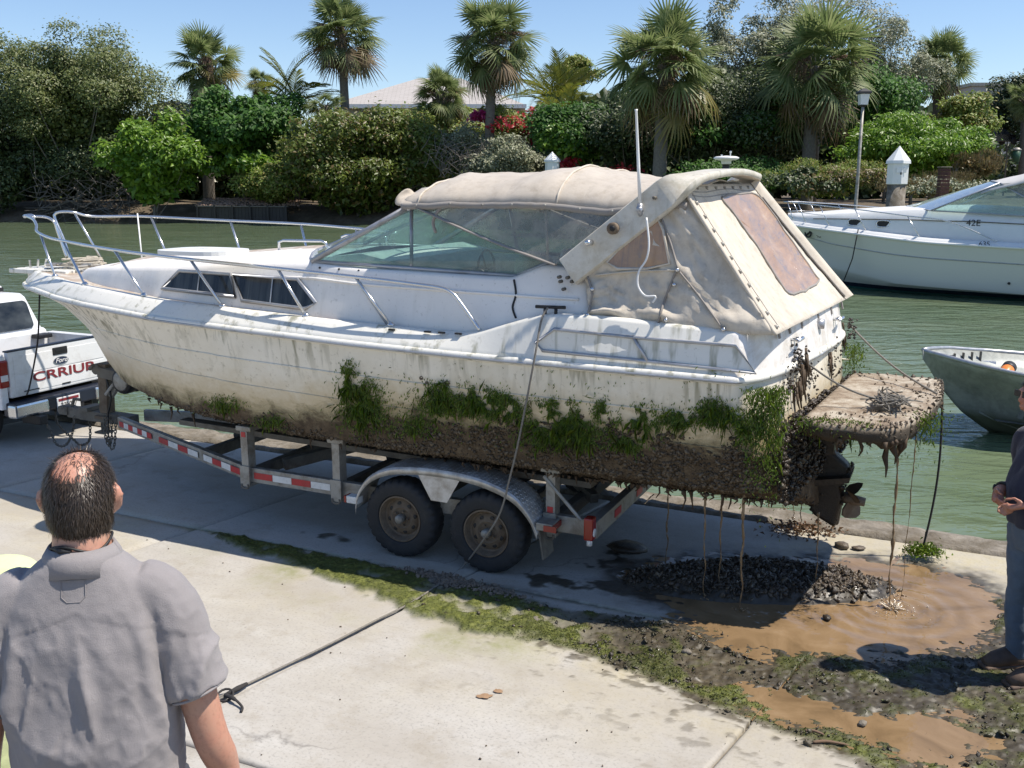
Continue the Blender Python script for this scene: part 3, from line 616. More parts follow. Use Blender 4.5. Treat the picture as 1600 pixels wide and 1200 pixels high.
def wst(q): return b0 * (1 - q) / 2 + ms(b0) * (1 + q) / 2 + np.array([-.16 * (1 - q * q), 0, .03 * (1 - q * q)])
qs = np.linspace(-1, 1, 13); fr = MB().tube([wsb(q) for q in qs], .016, 6).tube([wst(q) for q in qs], .016, 6).build('windscreen', MAT['alu'], boat, True)
for q in (-.33, .33): MB().tube([wsb(q), wst(q)], .016, 6).build('mullion', MAT['alu'], fr, True)
for lo, hi in ((-1, -.33), (-.33, .33), (.33, 1)):
    qq = np.linspace(lo, hi, 5); MB().grid([[wsb(q) for q in qq], [wst(q) for q in qq]]).build('pane', MAT['glass'], fr, True)
# sill bolts along the screen
m = MB()
for q in np.linspace(.05, .97, 10): p = np.array(A) * (1 - q) + np.array(Cc) * q; m.lathe([(.001, -.012), (.009, -.012), (.009, .01)], (p[0], p[1] - .02, p[2] - .045), 'Y', 8)
m.build('sill_bolts', MAT['black'], boat)
# ---- dash, helm seats, cabin bulkhead inside
m = MB(); Pd = [(-1.25, 2.30), (-.62, 2.37), (-.36, 2.32), (-.30, 2.18), (-.42, 1.95), (-.5, 1.32), (-1.25, 1.32)]
m.prism([(x, -.86, z) for x, z in Pd], (0, 1.72, 0)); m.build('dashboard', MAT['cabin'], boat)
MB().box((-.345, .42, 2.2), (.03, .5, .17), ry=-.25, bev=.01).build('instrument_panel', MAT['black'], boat)
m = MB().lathe([(.17, -.012), (.182, 0), (.17, .012), (.158, 0)], (-.16, .42, 2.16), 'X', 22, closed=True)
for k in range(3): a_ = k * 2.09; m.tube([(-.16, .42, 2.16), (-.16, .42 + .17 * math.cos(a_), 2.16 + .17 * math.sin(a_))], .01, 6)
m.tube([(-.34, .42, 2.14), (-.15, .42, 2.16)], .02, 8); m.build('steering_wheel', MAT['black'], boat, True)
for v in (-.45, .45):
    m = MB().box((.42, v, 1.83), (.5, .5, .14), bev=.04).box((.66, v, 2.12), (.12, .5, .52), ry=.12, bev=.05).box((.42, v, 1.55), (.3, .3, .46)); m.build('helm_seat', MAT['cabin'], boat, True)
MB().box((-.35, -.28, 2.02), (.02, .62, .5)).build('companionway', MAT['darkglass'], boat)
# ---- foredeck hatch, handrails, bow pulpit with anchor gear
c = lz(318, 388, 2.40); m = MB(); pr = []
for k in range(24): an = 2 * math.pi * k / 24; sx, sy = math.cos(an), math.sin(an); pr.append((c[0] + .34 * math.copysign(abs(sx) ** .6, sx), c[1] + .27 * math.copysign(abs(sy) ** .6, sy), 2.36))
m.prism(pr, (0, 0, .032)); m.build('deck_hatch', MAT['white'], boat)
for v in (-.45, .5):
    zz = 2.36; m = MB().tube([(-1.75, v, zz - .02), (-1.75, v, zz + .05), (-1.7, v, zz + .065), (-1.3, v, zz + .07), (-1.25, v, zz + .055), (-1.25, v, zz - .02)], .012, 8); m.build('deck_handrail', MAT['steel'], boat, True)
m = MB()
for k in range(5): m.box((-5.1, -.19 + k * .095, 2.0), (.85, .075, .045), bev=.008)
m.box((-5.0, 0, 1.96), (.6, .36, .05)); m.build('bow_pulpit', MAT['gunwale'], boat)
m = MB().tube([(-5.2, .02, 2.06), (-4.6, .05, 2.07)], .018, 8); 
for s in (-1, 1): m.prism([(-5.25, .02, 2.05), (-5.05, .02 + s * .17, 2.055), (-4.98, .02 + s * .10, 2.055), (-5.1, .02, 2.05)], (0, 0, .018))
m.tube([(-4.65, -.1, 2.06), (-4.65, .2, 2.06)], .014, 8); m.build('anchor', MAT['galv'], boat)
m = MB(); P = [( -4.85 + .22 * math.cos(k * .9) * (1 - k / 60) + .1 * random.uniform(-1, 1), .16 + .17 * math.sin(k * .9) + .04 * random.uniform(-1, 1), 2.05 + .0018 * k) for k in range(46)]
m.tube(crom(P, 3), .011, 6); m.build('anchor_rode', MAT['rope_light'], boat, True)
m = MB()
for k in range(3): m.tube([(-5.35, -.1 + k * .09, 2.02), (-5.35 + .02 * k, -.1 + k * .09, 2.11)], .012, 6)
m.build('fairlead', MAT['steel'], boat)
# ---- bow rail
def track(pts, n=8): return crom([atv(px, py, v) for px, py, v in pts], n)
NR = track([(42, 338, -.05), (52, 343, -.15), (57, 352, -.25), (58, 362, -.34), (76, 371, -.46), (102, 377, -.58), (150, 386, -.8), (210, 395, -.98), (285, 404, -1.08), (400, 416, -1.17), (540, 431, -1.2), (640, 443, -1.2), (688, 450, -1.195), (706, 458, -1.195), (718, 471, -1.195), (750, 516, -1.2)])
FR = track([(110, 406, .17), (100, 375, .17), (86, 342, .17), (87, 334, .18), (96, 331, .2), (116, 332, .28), (145, 338, .45), (215, 338, .75), (300, 342, .95), (360, 345, 1.05), (470, 350, 1.14), (556, 357, 1.17), (620, 364, 1.18)])
MB().tube(NR, .0145, 10).build('bow_rail', MAT['steel'], boat, True); MB().tube(FR, .0145, 10).build('bow_rail', MAT['steel'], boat, True)
MB().tube(track([(42, 338, -.05), (70, 339, .03), (84, 346, .05), (90, 362, .06), (104, 402, .08)]), .0145, 10).build('bow_rail', MAT['steel'], boat, True)
MB().tube(track([(38, 338, -.03), (50, 337, -.03), (55, 341, -.02)], 3), .02, 8).build('rail_end_fitting', MAT['steel'], boat, True)
def near_px(px, P): P = np.array(P); u = np.array([proj(wor(p))[0] for p in P]); return P[np.argmin(abs(u - px))]
XX = np.linspace(-5.3, 1.2, 400); EN = np.array([(x, -(float(vgun(x)) - .03), float(zb(x))) for x in XX]); EF = EN * np.array([1, -1, 1])
for top, base in ((64, 86), (96, 133), (179, 226), (297, 347), (427, 478), (561, 612)):
    a, b = near_px(top, NR[26:] if top < 70 else NR[28:]), near_px(base, EN); MB().tube([a, b], .0125, 8).lathe([(.03, -.004), (.03, .012), (.012, .03)], tuple(b), 'Z', 10).build('stanchion', MAT['steel'], boat, True)
for top, base in ((116, 165), (240, 270), (359, 385), (471, 488), (560, 575)):
    a, b = near_px(top, FR[30:]), near_px(base, EF); MB().tube([a, b], .0125, 8).lathe([(.03, -.004), (.03, .012), (.012, .03)], tuple(b), 'Z', 10).build('stanchion', MAT['steel'], boat, True)
a = near_px(215, FR[30:]); b = near_px(222, EF); MB().tube([a + np.array([0, 0, .03]), b], .008, 6).build('flag_staff', MAT['white'], boat, True)
# ---- radar arch
def archpath(off):
    a = np.array(atv(889, 425, -1.13)); k = np.array(atv(1040, 304, -1.03)); dl_ = (k - a) / np.linalg.norm(k - a); ctl = k + dl_ * .17; t1 = np.array([ctl[0] + .045, -.80, 2.965])
    P = [a * (1 - q) + k * q for q in np.linspace(0, 1, 8)] + [k * (1 - q) ** 2 + ctl * 2 * q * (1 - q) + t1 * q * q for q in np.linspace(.1, 1, 9)] + [np.array([t1[0] + .02 * q, -.80 * (1 - q), 2.965 + .03 * math.sin(q * 1.57)]) for q in np.linspace(.15, 1, 6)]
    return P + [np.array([p[0], -p[1], p[2]]) for p in P[::-1][1:]]
P = archpath(0); m = MB(); rows = []
for i, p in enumerate(P):
    t_ = np.array(P[min(i + 1, len(P) - 1)]) - np.array(P[max(i - 1, 0)]); t_ /= np.linalg.norm(t_)
    q = abs(i / (len(P) - 1) * 2 - 1); legness = float(sstep(.35, .6, q)); w = .092 + .016 * legness; th = .024 + .012 * legness
    dirx = np.array([1, 0, -.0]); dirx = dirx - t_ * (dirx @ t_); dirx /= np.linalg.norm(dirx); nn = np.cross(t_, dirx)
    rows.append([np.array(p) + dirx * w * cx + nn * th * cz for cx, cz in ((-1, -.5), (-.9, -1), (.9, -1), (1, -.5), (1, .5), (.9, 1), (-.9, 1), (-1, .5), (-1, -.5))])
m.grid(rows); m.add([tuple(p) for p in rows[0][:-1]], [tuple(range(8))]); m.add([tuple(p) for p in rows[-1][:-1]], [tuple(range(8))[::-1]])
arch = m.build('radar_arch', MAT['arch'], boat); smooth_angle(arch, 50)
def fitting(px, py, v, r, nm, mt, h=.02):
    p = atv(px, py, v); MB().lathe([(.001, -h), (r * .8, -h), (r, -h * .4), (r, .03)], tuple(p), 'Y', 16).build(nm, mt, boat, True)
for px, py, r in ((957, 357, .040),): 
    fitting(px, py, -1.165, r, 'speaker', MAT['rust'], .012); fitting(px, py, -1.172, r * .5, 'speaker_cone', MAT['black'], .012)
fitting(921, 379, -1.17, .022, 'navigation_light', MAT['steel'], .05)
for px, py in ((875, 440), (886, 434), (893, 440), (900, 436), (873, 433), (1022, 309), (880, 452)): fitting(px, py, -1.15 if px < 950 else -1.10, .012, 'stud', MAT['galv_dark'], .012)
# gps dome and whip aerial
g0 = np.array(atx(1134, 262, 2.07)); g0 = np.array([2.07, -.05, 3.05])
g0 = lz(1134, 268, 3.055)
m = MB().lathe([(.05, 0), (.052, .03), (.045, .05), (.05, .1), (.062, .105)], tuple(g0), 'Z', 16); m.build('dome_base', MAT['black'], boat, True)
m = MB().lathe([(.05, .09), (.062, .10), (.066, .135), (.13, .142), (.158, .158), (.158, .172), (.13, .185), (.02, .195), (.001, .195)], tuple(g0), 'Z', 24); m.build('gps_dome', MAT['white'], boat, True)
m = MB().tube([g0 + np.array([.05, 0, .19]), g0 + np.array([.05, 0, .235])], .008, 6).lathe([(.001, .225), (.014, .23), (.014, .25), (.001, .255)], tuple(g0 + np.array([.05, 0, 0])), 'Z', 8).tube([g0 + np.array([-.06, 0, .19]), g0 + np.array([-.06, 0, .21])], .012, 6); m.build('dome_stub', MAT['steel'], boat)
a = np.array(atv(1000, 331, -1.10)); b = np.array(atv(1000, 318, -1.10)); tpx = np.array(atv(994, 171, -1.05))
MB().tube([a, b], [.022, .018], 10).tube([a + np.array([-.0, .03, -.03]), a + np.array([0, -.02, .03])], .02, 8).build('aerial_mount', MAT['alu'], boat, True)
MB().tube([b, b * .6 + tpx * .4, tpx - (tpx - b) * .02, tpx], [.013, .011, .008, .012], 8).build('whip_aerial', MAT['white'], boat, True)
# ---- canvas top
hem = fn(*zip(*[(p[0], p[2]) for p in [atv(px, py, -1.03) for px, py in ((640, 322), (700, 320), (800, 320), (900, 326), (960, 333), (1010, 322))]]), .1)
crown = fn(*zip(*[(p[0], p[2]) for p in [atv(px, py, -.35) for px, py in ((662, 274), (690, 268), (770, 269), (835, 267), (900, 262), (950, 266), (1000, 275), (1040, 282))]]), .06)
x0 = atv(640, 322, -1.03)[0]; G = []
for i, x in enumerate(np.linspace(x0, 2.02, 60)):
    row = []; fl = float(sstep(x0 + .22, x0, x))
    for tt in np.linspace(-1, 1, 41):
        c1 = max(float(crown(x)), float(hem(x)) + .08); z = float(hem(x)) + (c1 - float(hem(x))) * (1 - abs(tt) ** 3.2) ** .62; v = 1.03 * math.copysign(abs(tt) ** .85, tt)
        sag = (-.035 * (.5 + .5 * math.cos((x - .55) * 2 * math.pi / 1.15)) * (1 - tt * tt) ** .5)
        wr = (fbm(np.array(x * 3 + 4), np.array(v * 2.2 + 8)) - .5) * .06 + (fbm(np.array(x * 9), np.array(v * 3)) - .5) * .022
        edge = .5 + .5 * (1 - tt ** 8)
        row.append((x - fl * .10 * (1 - .3 * abs(tt)), v * (1 + .02 * math.sin(x * 9)), z + sag * .5 + float(wr) * edge - fl * .09 * (1 - abs(tt) ** 6)))
    G.append(row)
o = MB().grid(G, flip=True).build('canvas_top', MAT['canvas_top'], boat, True); mo = o.modifiers.new('thickness', 'SOLIDIFY'); mo.thickness = .006
m = MB()
for k in range(3, 58, 7): q = np.array(G[k][0]); m.lathe([(.001, -.024), (.010, -.022), (.011, .0)], (q[0], q[1], q[2] + .004), 'Y', 8)
m.build('hem_snaps', MAT['galv'], boat, True, 'stuff')
# loose front corner of the canvas
c1 = [np.array(G[0][0]), np.array(G[6][0]), np.array(G[0][6])]; tip = np.array(atv(613, 311, -1.02)); m = MB()
rowA = [np.array(G[k][0]) for k in (7, 4, 2, 0)]; rowB = [np.array(G[0][k]) for k in (0, 3, 6, 12)]
m.grid([[tip * .98 + np.array([.0, 0, .0]) + (tip - tip), np.array(atv(630, 320, -1.03)), rowA[2], rowA[0]], [tip + np.array([0, .03, .02]), np.array(G[0][1]) + np.array([-.05, 0, 0]), np.array(G[1][1]), np.array(G[5][1])], [np.array(atv(640, 290, -.9)), np.array(G[0][4]), np.array(G[1][4]), np.array(G[4][4])]])
o = m.build('canvas_flap', MAT['canvas_top'], boat, True); mo = o.modifiers.new('s', 'SUBSURF'); mo.levels = mo.render_levels = 2; mo = o.modifiers.new('t', 'SOLIDIFY'); mo.thickness = .006
# hem and seams
P = [np.array(r[0]) + np.array([0, -.006, 0]) for r in G]; MB().tube(P, .016, 6, flat=1.6).build('hem', MAT['binding'], boat, True)
for xi in (3, 33): MB().tube([np.array(q) + np.array([0, 0, .007]) for q in G[xi]], .008, 6).build('seam', MAT['canvas'], boat, True)
MB().tube(crom([G[8][0], np.array(atv(677, 345, -1.04)), np.array(atv(681, 364, -1.04))], 5), [.012] * 10 + [.008], 6).build('tie_strap', MAT['binding'], boat, True)
# canopy bows inside
for x in (-.1, .95): MB().tube([(x, 1.0 * q, float(hem(x)) - .03 + .17 * (1 - abs(q) ** 3)) for q in np.linspace(-1, 1, 15)], .012, 8).build('canopy_bow', MAT['steel'], boat, True)
# diagonal binding and the clear side curtains
dg0 = np.array(atv(652, 324, -1.03)); dg1 = np.array(atv(868, 414, -1.12))
for s in (-1, 1):
    f = lambda p: np.array([p[0], p[1] * -s, p[2]])
    o = MB().tube([f(dg0 * (1 - q) + dg1 * q + np.array([0, 0, -.018 * math.sin(q * 3.14)])) for q in np.linspace(0, 1, 9)], .030, 6, flat=.3).build('curtain_binding', MAT['binding'], boat, True)
    m = MB()
    for q in np.linspace(.06, .95, 9): p = f(dg0 * (1 - q) + dg1 * q); m.lathe([(.001, -.016), (.009, -.014), (.009, .01)], (p[0], p[1] - .012 * -s * -1 if False else p[1] + (-.014 if s > 0 else .014), p[2] - .01), 'Y', 8)
    if s > 0: m.build('snaps', MAT['black'], boat)
    up = [np.array(G[k][0]) for k in range(2, 52, 5)]; n_ = len(up); lowp = [dg0 * (1 - q) + dg1 * q for q in np.linspace(.02, 1, n_)]
    MB().grid([[f(u_) for u_ in up], [f(u_ * .5 + l_ * .5 + np.array([0, .03 * math.sin(i * 1.3), 0])) for i, (u_, l_) in enumerate(zip(up, lowp))], [f(l_) for l_ in lowp]], flip=s > 0).build('side_curtain', MAT['vinyl'], boat, True)
MB().tube([atv(853, 330, -1.0), atv(856, 405, -1.05)], .016, 6, flat=.5).build('curtain_zip', MAT['canvas'], boat, True)
# ---- aft canvas: back panel, side panels, window, flap
def cgrid(c00, c10, c01, c11, nu, nv, wr=.02, bulge=(0, 0, 0), seed=0):
    G = []
    for u in np.linspace(0, 1, nu):
        r = []
        for v in np.linspace(0, 1, nv):
            p = (np.array(c00) * (1 - u) + np.array(c10) * u) * (1 - v) + (np.array(c01) * (1 - u) + np.array(c11) * u) * v
            e = min(1, 6 * u * (1 - u)) * min(1, 6 * v * (1 - v)); w = (fbm(np.array(u * 5 + seed), np.array(v * 2.2 + seed * 3)) - .5) * wr * 2 + (fbm(np.array((u + v * .7) * 14 + seed), np.array(v * 4)) - .5) * wr
            r.append(p + np.array(bulge) * math.sin(u * math.pi) * math.sin(v * math.pi) + np.array([.8, -.5, .3]) * float(w) * e)
        G.append(r)
    return np.array(G)
TL = np.array([2.10, -.93, 2.93]); TR = np.array([2.15, .93, 2.93]); BL = np.array([XT(TX, -1.14, 1.97) + .03, -1.14, 1.985]); BR = np.array([XT(TX, 1.14, 1.97) + .03, 1.14, 1.985])
TL = np.array(atv(1062, 288, -.98)); TR = np.array([TL[0] + .1, .95, TL[2] - .0]); BL = np.array(atv(1212, 524, -1.14)); BR = np.array(atv(1326, 468, 1.16)); BR[2] = BL[2]
BK = cgrid(TL, TR, BL, BR, 26, 40, .032, (-.03, 0, -.06), 2)
o = MB().grid(BK, flip=True).build('aft_canvas', MAT['canvas'], boat, True); mo = o.modifiers.new('t', 'SOLIDIFY'); mo.thickness = .006
fold = [BK[0, k] + np.array([0.0, -.004, .004]) for k in range(40)]; MB().tube(fold, .012, 6).build('seam', MAT['canvas'], boat, True)
def bk(u, v):
    a = u * 25; b = v * 39; i, j = min(int(a), 24), min(int(b), 38); fa, fb = a - i, b - j
    return (BK[i, j] * (1 - fa) + BK[i + 1, j] * fa) * (1 - fb) + (BK[i, j + 1] * (1 - fa) + BK[i + 1, j + 1] * fa) * fb
nb = np.cross(BR - BL, TL - BL); nb /= np.linalg.norm(nb); nb = nb if nb[0] > 0 else -nb
UVs = [(u, v) for u in np.linspace(.05, .98, 70) for v in np.linspace(.02, .97, 90)]; UVp = np.array([proj(wor(bk(u, v))) for u, v in UVs])
wpx = crom([(*p, 0) for p in ((1131, 308), (1150, 304), (1172, 303), (1184, 309), (1200, 328), (1236, 380), (1270, 428), (1276, 440), (1262, 452), (1242, 460), (1230, 459), (1219, 446), (1180, 385), (1140, 330), (1127, 314))], 3, True); ol = [UVs[int(np.argmin(np.hypot(UVp[:, 0] - p[0], UVp[:, 1] - p[1])))] for p in wpx]
ol = [(u, min(max(v, .02), .97)) for u, v in ol]; cen = np.mean(ol, 0); V = []; Fs = []; RN = 6
for k in range(RN):
    for (u, v) in ol: s = 1 - k / (RN); V.append(bk(cen[0] + (u - cen[0]) * s, cen[1] + (v - cen[1]) * s) + nb * .012)
V.append(bk(*cen) + nb * .012); L = len(ol)
for k in range(RN - 1): Fs += [(k * L + i, k * L + (i + 1) % L, (k + 1) * L + (i + 1) % L, (k + 1) * L + i) for i in range(L)]
Fs += [((RN - 1) * L + i, (RN - 1) * L + (i + 1) % L, len(V) - 1) for i in range(L)]
MB().add(V, Fs).build('aft_window', MAT['amber_reflection_vinyl'], boat, True)
MB().tube(V[:L], .009, 6, closed=True).build('window_binding', MAT['binding'], boat, True)
MB().tube([bk(.93, v) + nb * .02 for v in np.linspace(.12, .98, 20)], .016, 6, flat=.5).build('zip', MAT['binding'], boat, True)
fl = [[bk(.93 + .07 * q, v) + nb * (.05 * math.sin(q * 3.1) + .012) for q in np.linspace(0, 1, 6)] for v in np.linspace(0, 1, 24)]
MB().grid(fl).build('canvas_edge', MAT['canvas'], boat, True)
m = MB()
for v in np.linspace(.04, .96, 11): q = bk(.035, v) + nb * .008; m.lathe([(.001, -.012), (.012, -.012), (.014, .012), (.001, .014)], tuple(q), 'X', 8)
for u in np.linspace(.04, .96, 9): q = bk(u, .03) + nb * .010; m.lathe([(.001, -.010), (.011, -.010), (.012, .010), (.001, .012)], tuple(q), 'X', 8)
for v in np.linspace(.04, .94, 9): q = bk(.975, v) + nb * .010; m.lathe([(.001, -.010), (.011, -.010), (.012, .010), (.001, .012)], tuple(q), 'X', 8)
m.build('canvas_snaps', MAT['galv'], boat, True, 'stuff')
for dv in (.045, .075): MB().tube([bk(u, dv + .01 * math.sin(u * 9)) + nb * .007 for u in np.linspace(.05, .97, 24)], .0035, 5).build('stitching', MAT['binding'], boat, True)
MB().tube([bk(.06, v) + nb * .007 for v in np.linspace(.02, .97, 24)], .0035, 5).build('stitching', MAT['binding'], boat, True)
# side panel between arch, gunwale and the back fold
lowS = [np.array(atv(px, py, -1.19)) for px, py in ((920, 493), (955, 493), (985, 500), (1025, 503), (1060, 512), (1110, 518), (1160, 522), (1212, 524))]; lowS[-1] = BL.copy()
upS = [np.array(atv(912, 432, -1.14)), np.array(atv(935, 410, -1.12)), np.array(atv(958, 388, -1.10)), np.array(atv(985, 364, -1.07)), np.array(atv(1012, 340, -1.04)), np.array(atv(1036, 316, -1.0)), np.array(atv(1050, 300, -.99)), TL]
lowC = crom(lowS, 6); upC = crom(upS, 6); G = []; nn_ = len(lowC)
for i in range(nn_):
    r = []
    for q in np.linspace(0, 1, 30):
        p = upC[i] * (1 - q) + lowC[i] * q; e = min(1, 8 * q * (1 - q)); u = i / nn_
        w = (fbm(np.array(u * 6 + 3), np.array(q * 2 + 1)) - .5) * .10 + ((1 - abs(2 * fbm(np.array(u * 9 - q * 3), np.array(q * 2.5 + u * 3)) - 1)) ** 4 - .3) * .030 - .03 * math.sin(q * 3.14)
        hem_f = .045 * math.exp(-((q - .90) / .06) ** 2) * (.6 + .6 * math.sin(u * 17))
        r.append(p + np.array([0, -1, .15]) * (float(w) * e + hem_f))
    G.append(r)
SP = np.array(G); o = MB().grid(SP).build('canvas_side_panel', MAT['canvas'], boat, True); mo = o.modifiers.new('t', 'SOLIDIFY'); mo.thickness = .006
GS = SP * np.array([1, -1, 1]); GS[-1] = [TR * (1 - q) + BR * q for q in np.linspace(0, 1, 30)]
MB().grid(GS, flip=True).build('canvas_side_panel', MAT['canvas'], boat, True)
def onside(px, py, off=.012):
    q = np.array([proj(wor(p)) for p in SP.reshape(-1, 3)]); k = np.argmin(np.hypot(q[:, 0] - px, q[:, 1] - py)); p = SP.reshape(-1, 3)[k]; return np.array(atv(px, py, p[1] - off))
wp = [onside(*p, .014) for p in ((948, 410), (968, 388), (1000, 362), (1028, 344), (1036, 360), (1046, 412), (1010, 420), (965, 420))]
wpo = MB().tube(wp, .010, 6, closed=True).build('side_window_binding', MAT['canvas'], boat, True)
MB().add(wp + [np.mean(wp, 0)], [(i, (i + 1) % len(wp), len(wp)) for i in range(len(wp))]).build('side_window', MAT['amber_reflection_vinyl'], boat, True)
for pts in (((1058, 420), (1040, 465), (1027, 508)), ((1062, 425), (1098, 470), (1132, 518)), ((1030, 330), (1048, 380), (1060, 422)), ((930, 430), (990, 424), (1058, 422)), ((918, 432), (925, 460), (918, 493))):
    MB().tube([onside(*p) for p in crom([(*p, 0) for p in pts], 4) for p in [p[:2]]], .013, 6, flat=.5).build('seam', MAT['binding'] if pts[0][0] != 930 else MAT['canvas'], boat, True)
m = MB()
for p in ((1058, 422), (1053, 445), (925, 452), (918, 492), (1030, 507), (1130, 515), (980, 378), (1035, 328), (1040, 500)): q = onside(*p, .02); m.lathe([(.001, -.01), (.014, -.006), (.014, .01)], tuple(q), 'Y', 10)
m.build('snaps', MAT['steel'], boat, True)
MB().tube(crom([np.array(atv(*p)) for p in ((1010, 340, -1.16), (1014, 380, -1.19), (1010, 405, -1.2), (998, 425, -1.21), (997, 447, -1.22), (1008, 462, -1.23), (1024, 463, -1.23), (1020, 473, -1.23))], 5), .007, 6).build('dangling_cord', MAT['white'], boat, True)
# ---- trims on the quarter
def onrail(px, py):
    best = None
    v = -1.25
    for _ in range(6):
        p = atv(px, py, v); x, z = p[0], p[2]; s, zz, b, g_ = float(zs(x)), float(zb(x)), float(bs(x)), float(vgun(x)); q = np.clip((z - s - .06) / max(zz - s - .085, .02), 0, 1); v = -(b - .012 + (g_ + .03 - b + .012) * q)
    return np.array(atv(px, py, v - .008))
T1 = [(836, 535), (866, 514), (990, 527), (1150, 540), (1181, 583), (1100, 574), (990, 562), (848, 548)]
tr = MB().tube([onrail(*p) for p in T1], .014, 6, closed=True, flat=.8).build('quarter_trim', MAT['alu'], boat, True)
MB().tube([onrail(990, 527), onrail(1012, 565)], .014, 6, flat=.8).build('trim_bar', MAT['alu'], tr, True)
pp = [onrail(*p) + np.array([0, .005, 0]) for p in T1]; MB().add(pp + [np.mean(pp, 0)], [(i, (i + 1) % 8, 8) for i in range(8)]).build('trim_panel', MAT['gunwale'], tr)
def oncab(px, py):
    v = -1.08
    for _ in range(6): p = atv(px, py, v); v = -cabv(p[0], p[2])
    return np.array(atv(px, py, v - .008))
MB().tube([oncab(*p) for p in ((560, 440), (580, 470), (611, 515))], .011, 6).build('cabin_trim', MAT['alu'], boat, True)
MB().tube(crom([oncab(*p) for p in ((803, 437), (806, 460), (801, 480), (806, 497))], 5), .008, 6).build('hose', MAT['black'], boat, True)
for px, py in ((858, 487),):
    p = np.array(atv(px, py, -1.22)); m = MB().tube([p + np.array([-.1, 0, .03]), p + np.array([.12, 0, .035])], [.012, .012], 8).tube([p + np.array([-.03, 0, -.03]), p + np.array([-.03, 0, .03])], .012, 6).tube([p + np.array([.05, 0, -.03]), p + np.array([.05, 0, .03])], .012, 6); m.build('cleat', MAT['black'], boat, True)
    CLEAT = p
for px, py, r in ((660, 590, .014), (700, 598, .020), (668, 597, .010)):
    p = np.array(atv(px, py, -1.27)); hp = half(p[0]); v = np.interp(p[2], hp[8:, 1], hp[8:, 0]); MB().lathe([(r * .5, 0), (r, -.01), (r, .02)], (p[0], -v, p[2]), 'Y', 12).build('through_hull', MAT['rust'], boat, True)
for px in (612, 668, 690, 716): q = onrail(px, 515 + (px - 612) * .06); MB().box((q[0], q[1], q[2]), (.05, .02, .012)).build('deck_fitting', MAT['black'], boat)
# ---- swim platform and stern drive
pl = [lz(x, y, 1.40)[:2] for x, y in ((1252, 655), (1300, 664), (1360, 668), (1400, 668), (1440, 650), (1468, 622), (1473, 603), (1462, 593), (1400, 586), (1335, 582))]
pl = [np.array(p) for p in pl]; po = [p[:2] for p in crom([(*p, 0) for p in pl], 5)]; cpl = np.mean(po, 0); RN = 14; V = []; n_ = len(po)
for lay, zz in ((0, 1.40), (1, 1.31)):
    for k in range(RN + 1):
        for i, p in enumerate(po):
            s = 1 - k / RN if k < RN else 0.0; w = cpl + (p - cpl) * s; jag = (fbm(np.array(w[0] * 9), np.array(w[1] * 9)) - .5)
            V.append((w[0] + (jag * .03 if k == 0 else 0), w[1] + (jag * .03 if k == 0 else 0), zz + jag * (.02 if lay == 0 else .09) - (.012 if k == 0 and lay == 0 else 0) - (.03 * lay if k else -.01)))
Fs = []
for lay in (0, 1):
    b_ = lay * (RN + 1) * n_
    for k in range(RN):
        for i in range(n_): f_ = (b_ + k * n_ + i, b_ + k * n_ + (i + 1) % n_, b_ + (k + 1) * n_ + (i + 1) % n_, b_ + (k + 1) * n_ + i); Fs.append(f_ if lay == 0 else f_[::-1])
b_ = (RN + 1) * n_; Fs += [(i, b_ + i, b_ + (i + 1) % n_, (i + 1) % n_) for i in range(n_)]
t = NT('fouled_platform'); c_ = t.coord(); nz = t.noise(c_, 5, 8, .75, .5); xz = t.sep(c_)
c = t.ramp(nz, [(.3, (.10, .07, .045)), (.45, (.26, .20, .14)), (.6, (.44, .39, .31)), (.75, (.52, .48, .40))]); zz = t.n('ShaderNodeMapRange'); zz.inputs[1].default_value = 1.36; zz.inputs[2].default_value = 1.395; t.l(xz[2], zz.inputs[0])
c = t.mix(zz.outputs[0], (.055, .042, .028), c); t.col(c); t.rough(.85); t.bump(t.noise(c_, 45, 6, .7), .6, .02); MAT['platform'] = t.m
plat = MB().add(V, Fs).build('swim_platform', MAT['platform'], boat, True)
dr = MB()
def dl(px, py): q = atv(px, py, 0.0); return (q[0], q[2])
prof = [dl(1262, 706), dl(1300, 700), dl(1330, 728), dl(1322, 748), dl(1316, 760), dl(1318, 778), dl(1306, 822), dl(1270, 800), dl(1262, 770)]
o = dr.prism([(x, -.07, z) for x, z in prof], (0, .14, 0)).prism([(x, -.045, z) for x, z in [dl(1262, 795), dl(1318, 778), dl(1310, 822), dl(1296, 812)]], (0, .09, 0)).build('stern_drive', MAT['mud_dark'], boat); mo = o.modifiers.new('b', 'BEVEL'); mo.width = .03; mo.segments = 3
MB().prism([(x, -.16, z) for x, z in [dl(1262, 742), dl(1332, 738), dl(1330, 746), dl(1262, 752)]], (0, .32, 0)).build('cavitation_plate', MAT['mud_dark'], boat)
MB().prism([(x, -.09, z) for x, z in [dl(1255, 650), dl(1310, 655), dl(1305, 705), dl(1258, 712)]], (0, .22, 0)).build('drive_housing', MAT['mud_dark'], boat)
pc = np.array(atv(1330, 778, 0.0)); m = MB().tube([pc - np.array([.08, 0, 0]), pc + np.array([.10, 0, -.02])], [.045, .032], 10)
for k in range(3):
    an = k * 2.094 + .5; e = np.array([0, math.cos(an), math.sin(an)]); tn = np.array([0, -math.sin(an), math.cos(an)])
    rows = []
    for r_, w_, tw in ((.03, .05, .9), (.08, .075, .75), (.13, .07, .6), (.155, .035, .5)): rows.append([pc + e * r_ + (np.array([1, 0, 0]) * math.cos(tw) + tn * math.sin(tw)) * w_ * q for q in (-1, 0, 1)])
    m.grid(rows); m.grid([[p + np.array([.012, 0, 0]) for p in r] for r in rows], flip=True)
m.build('propeller', MAT['rust'], boat, True)
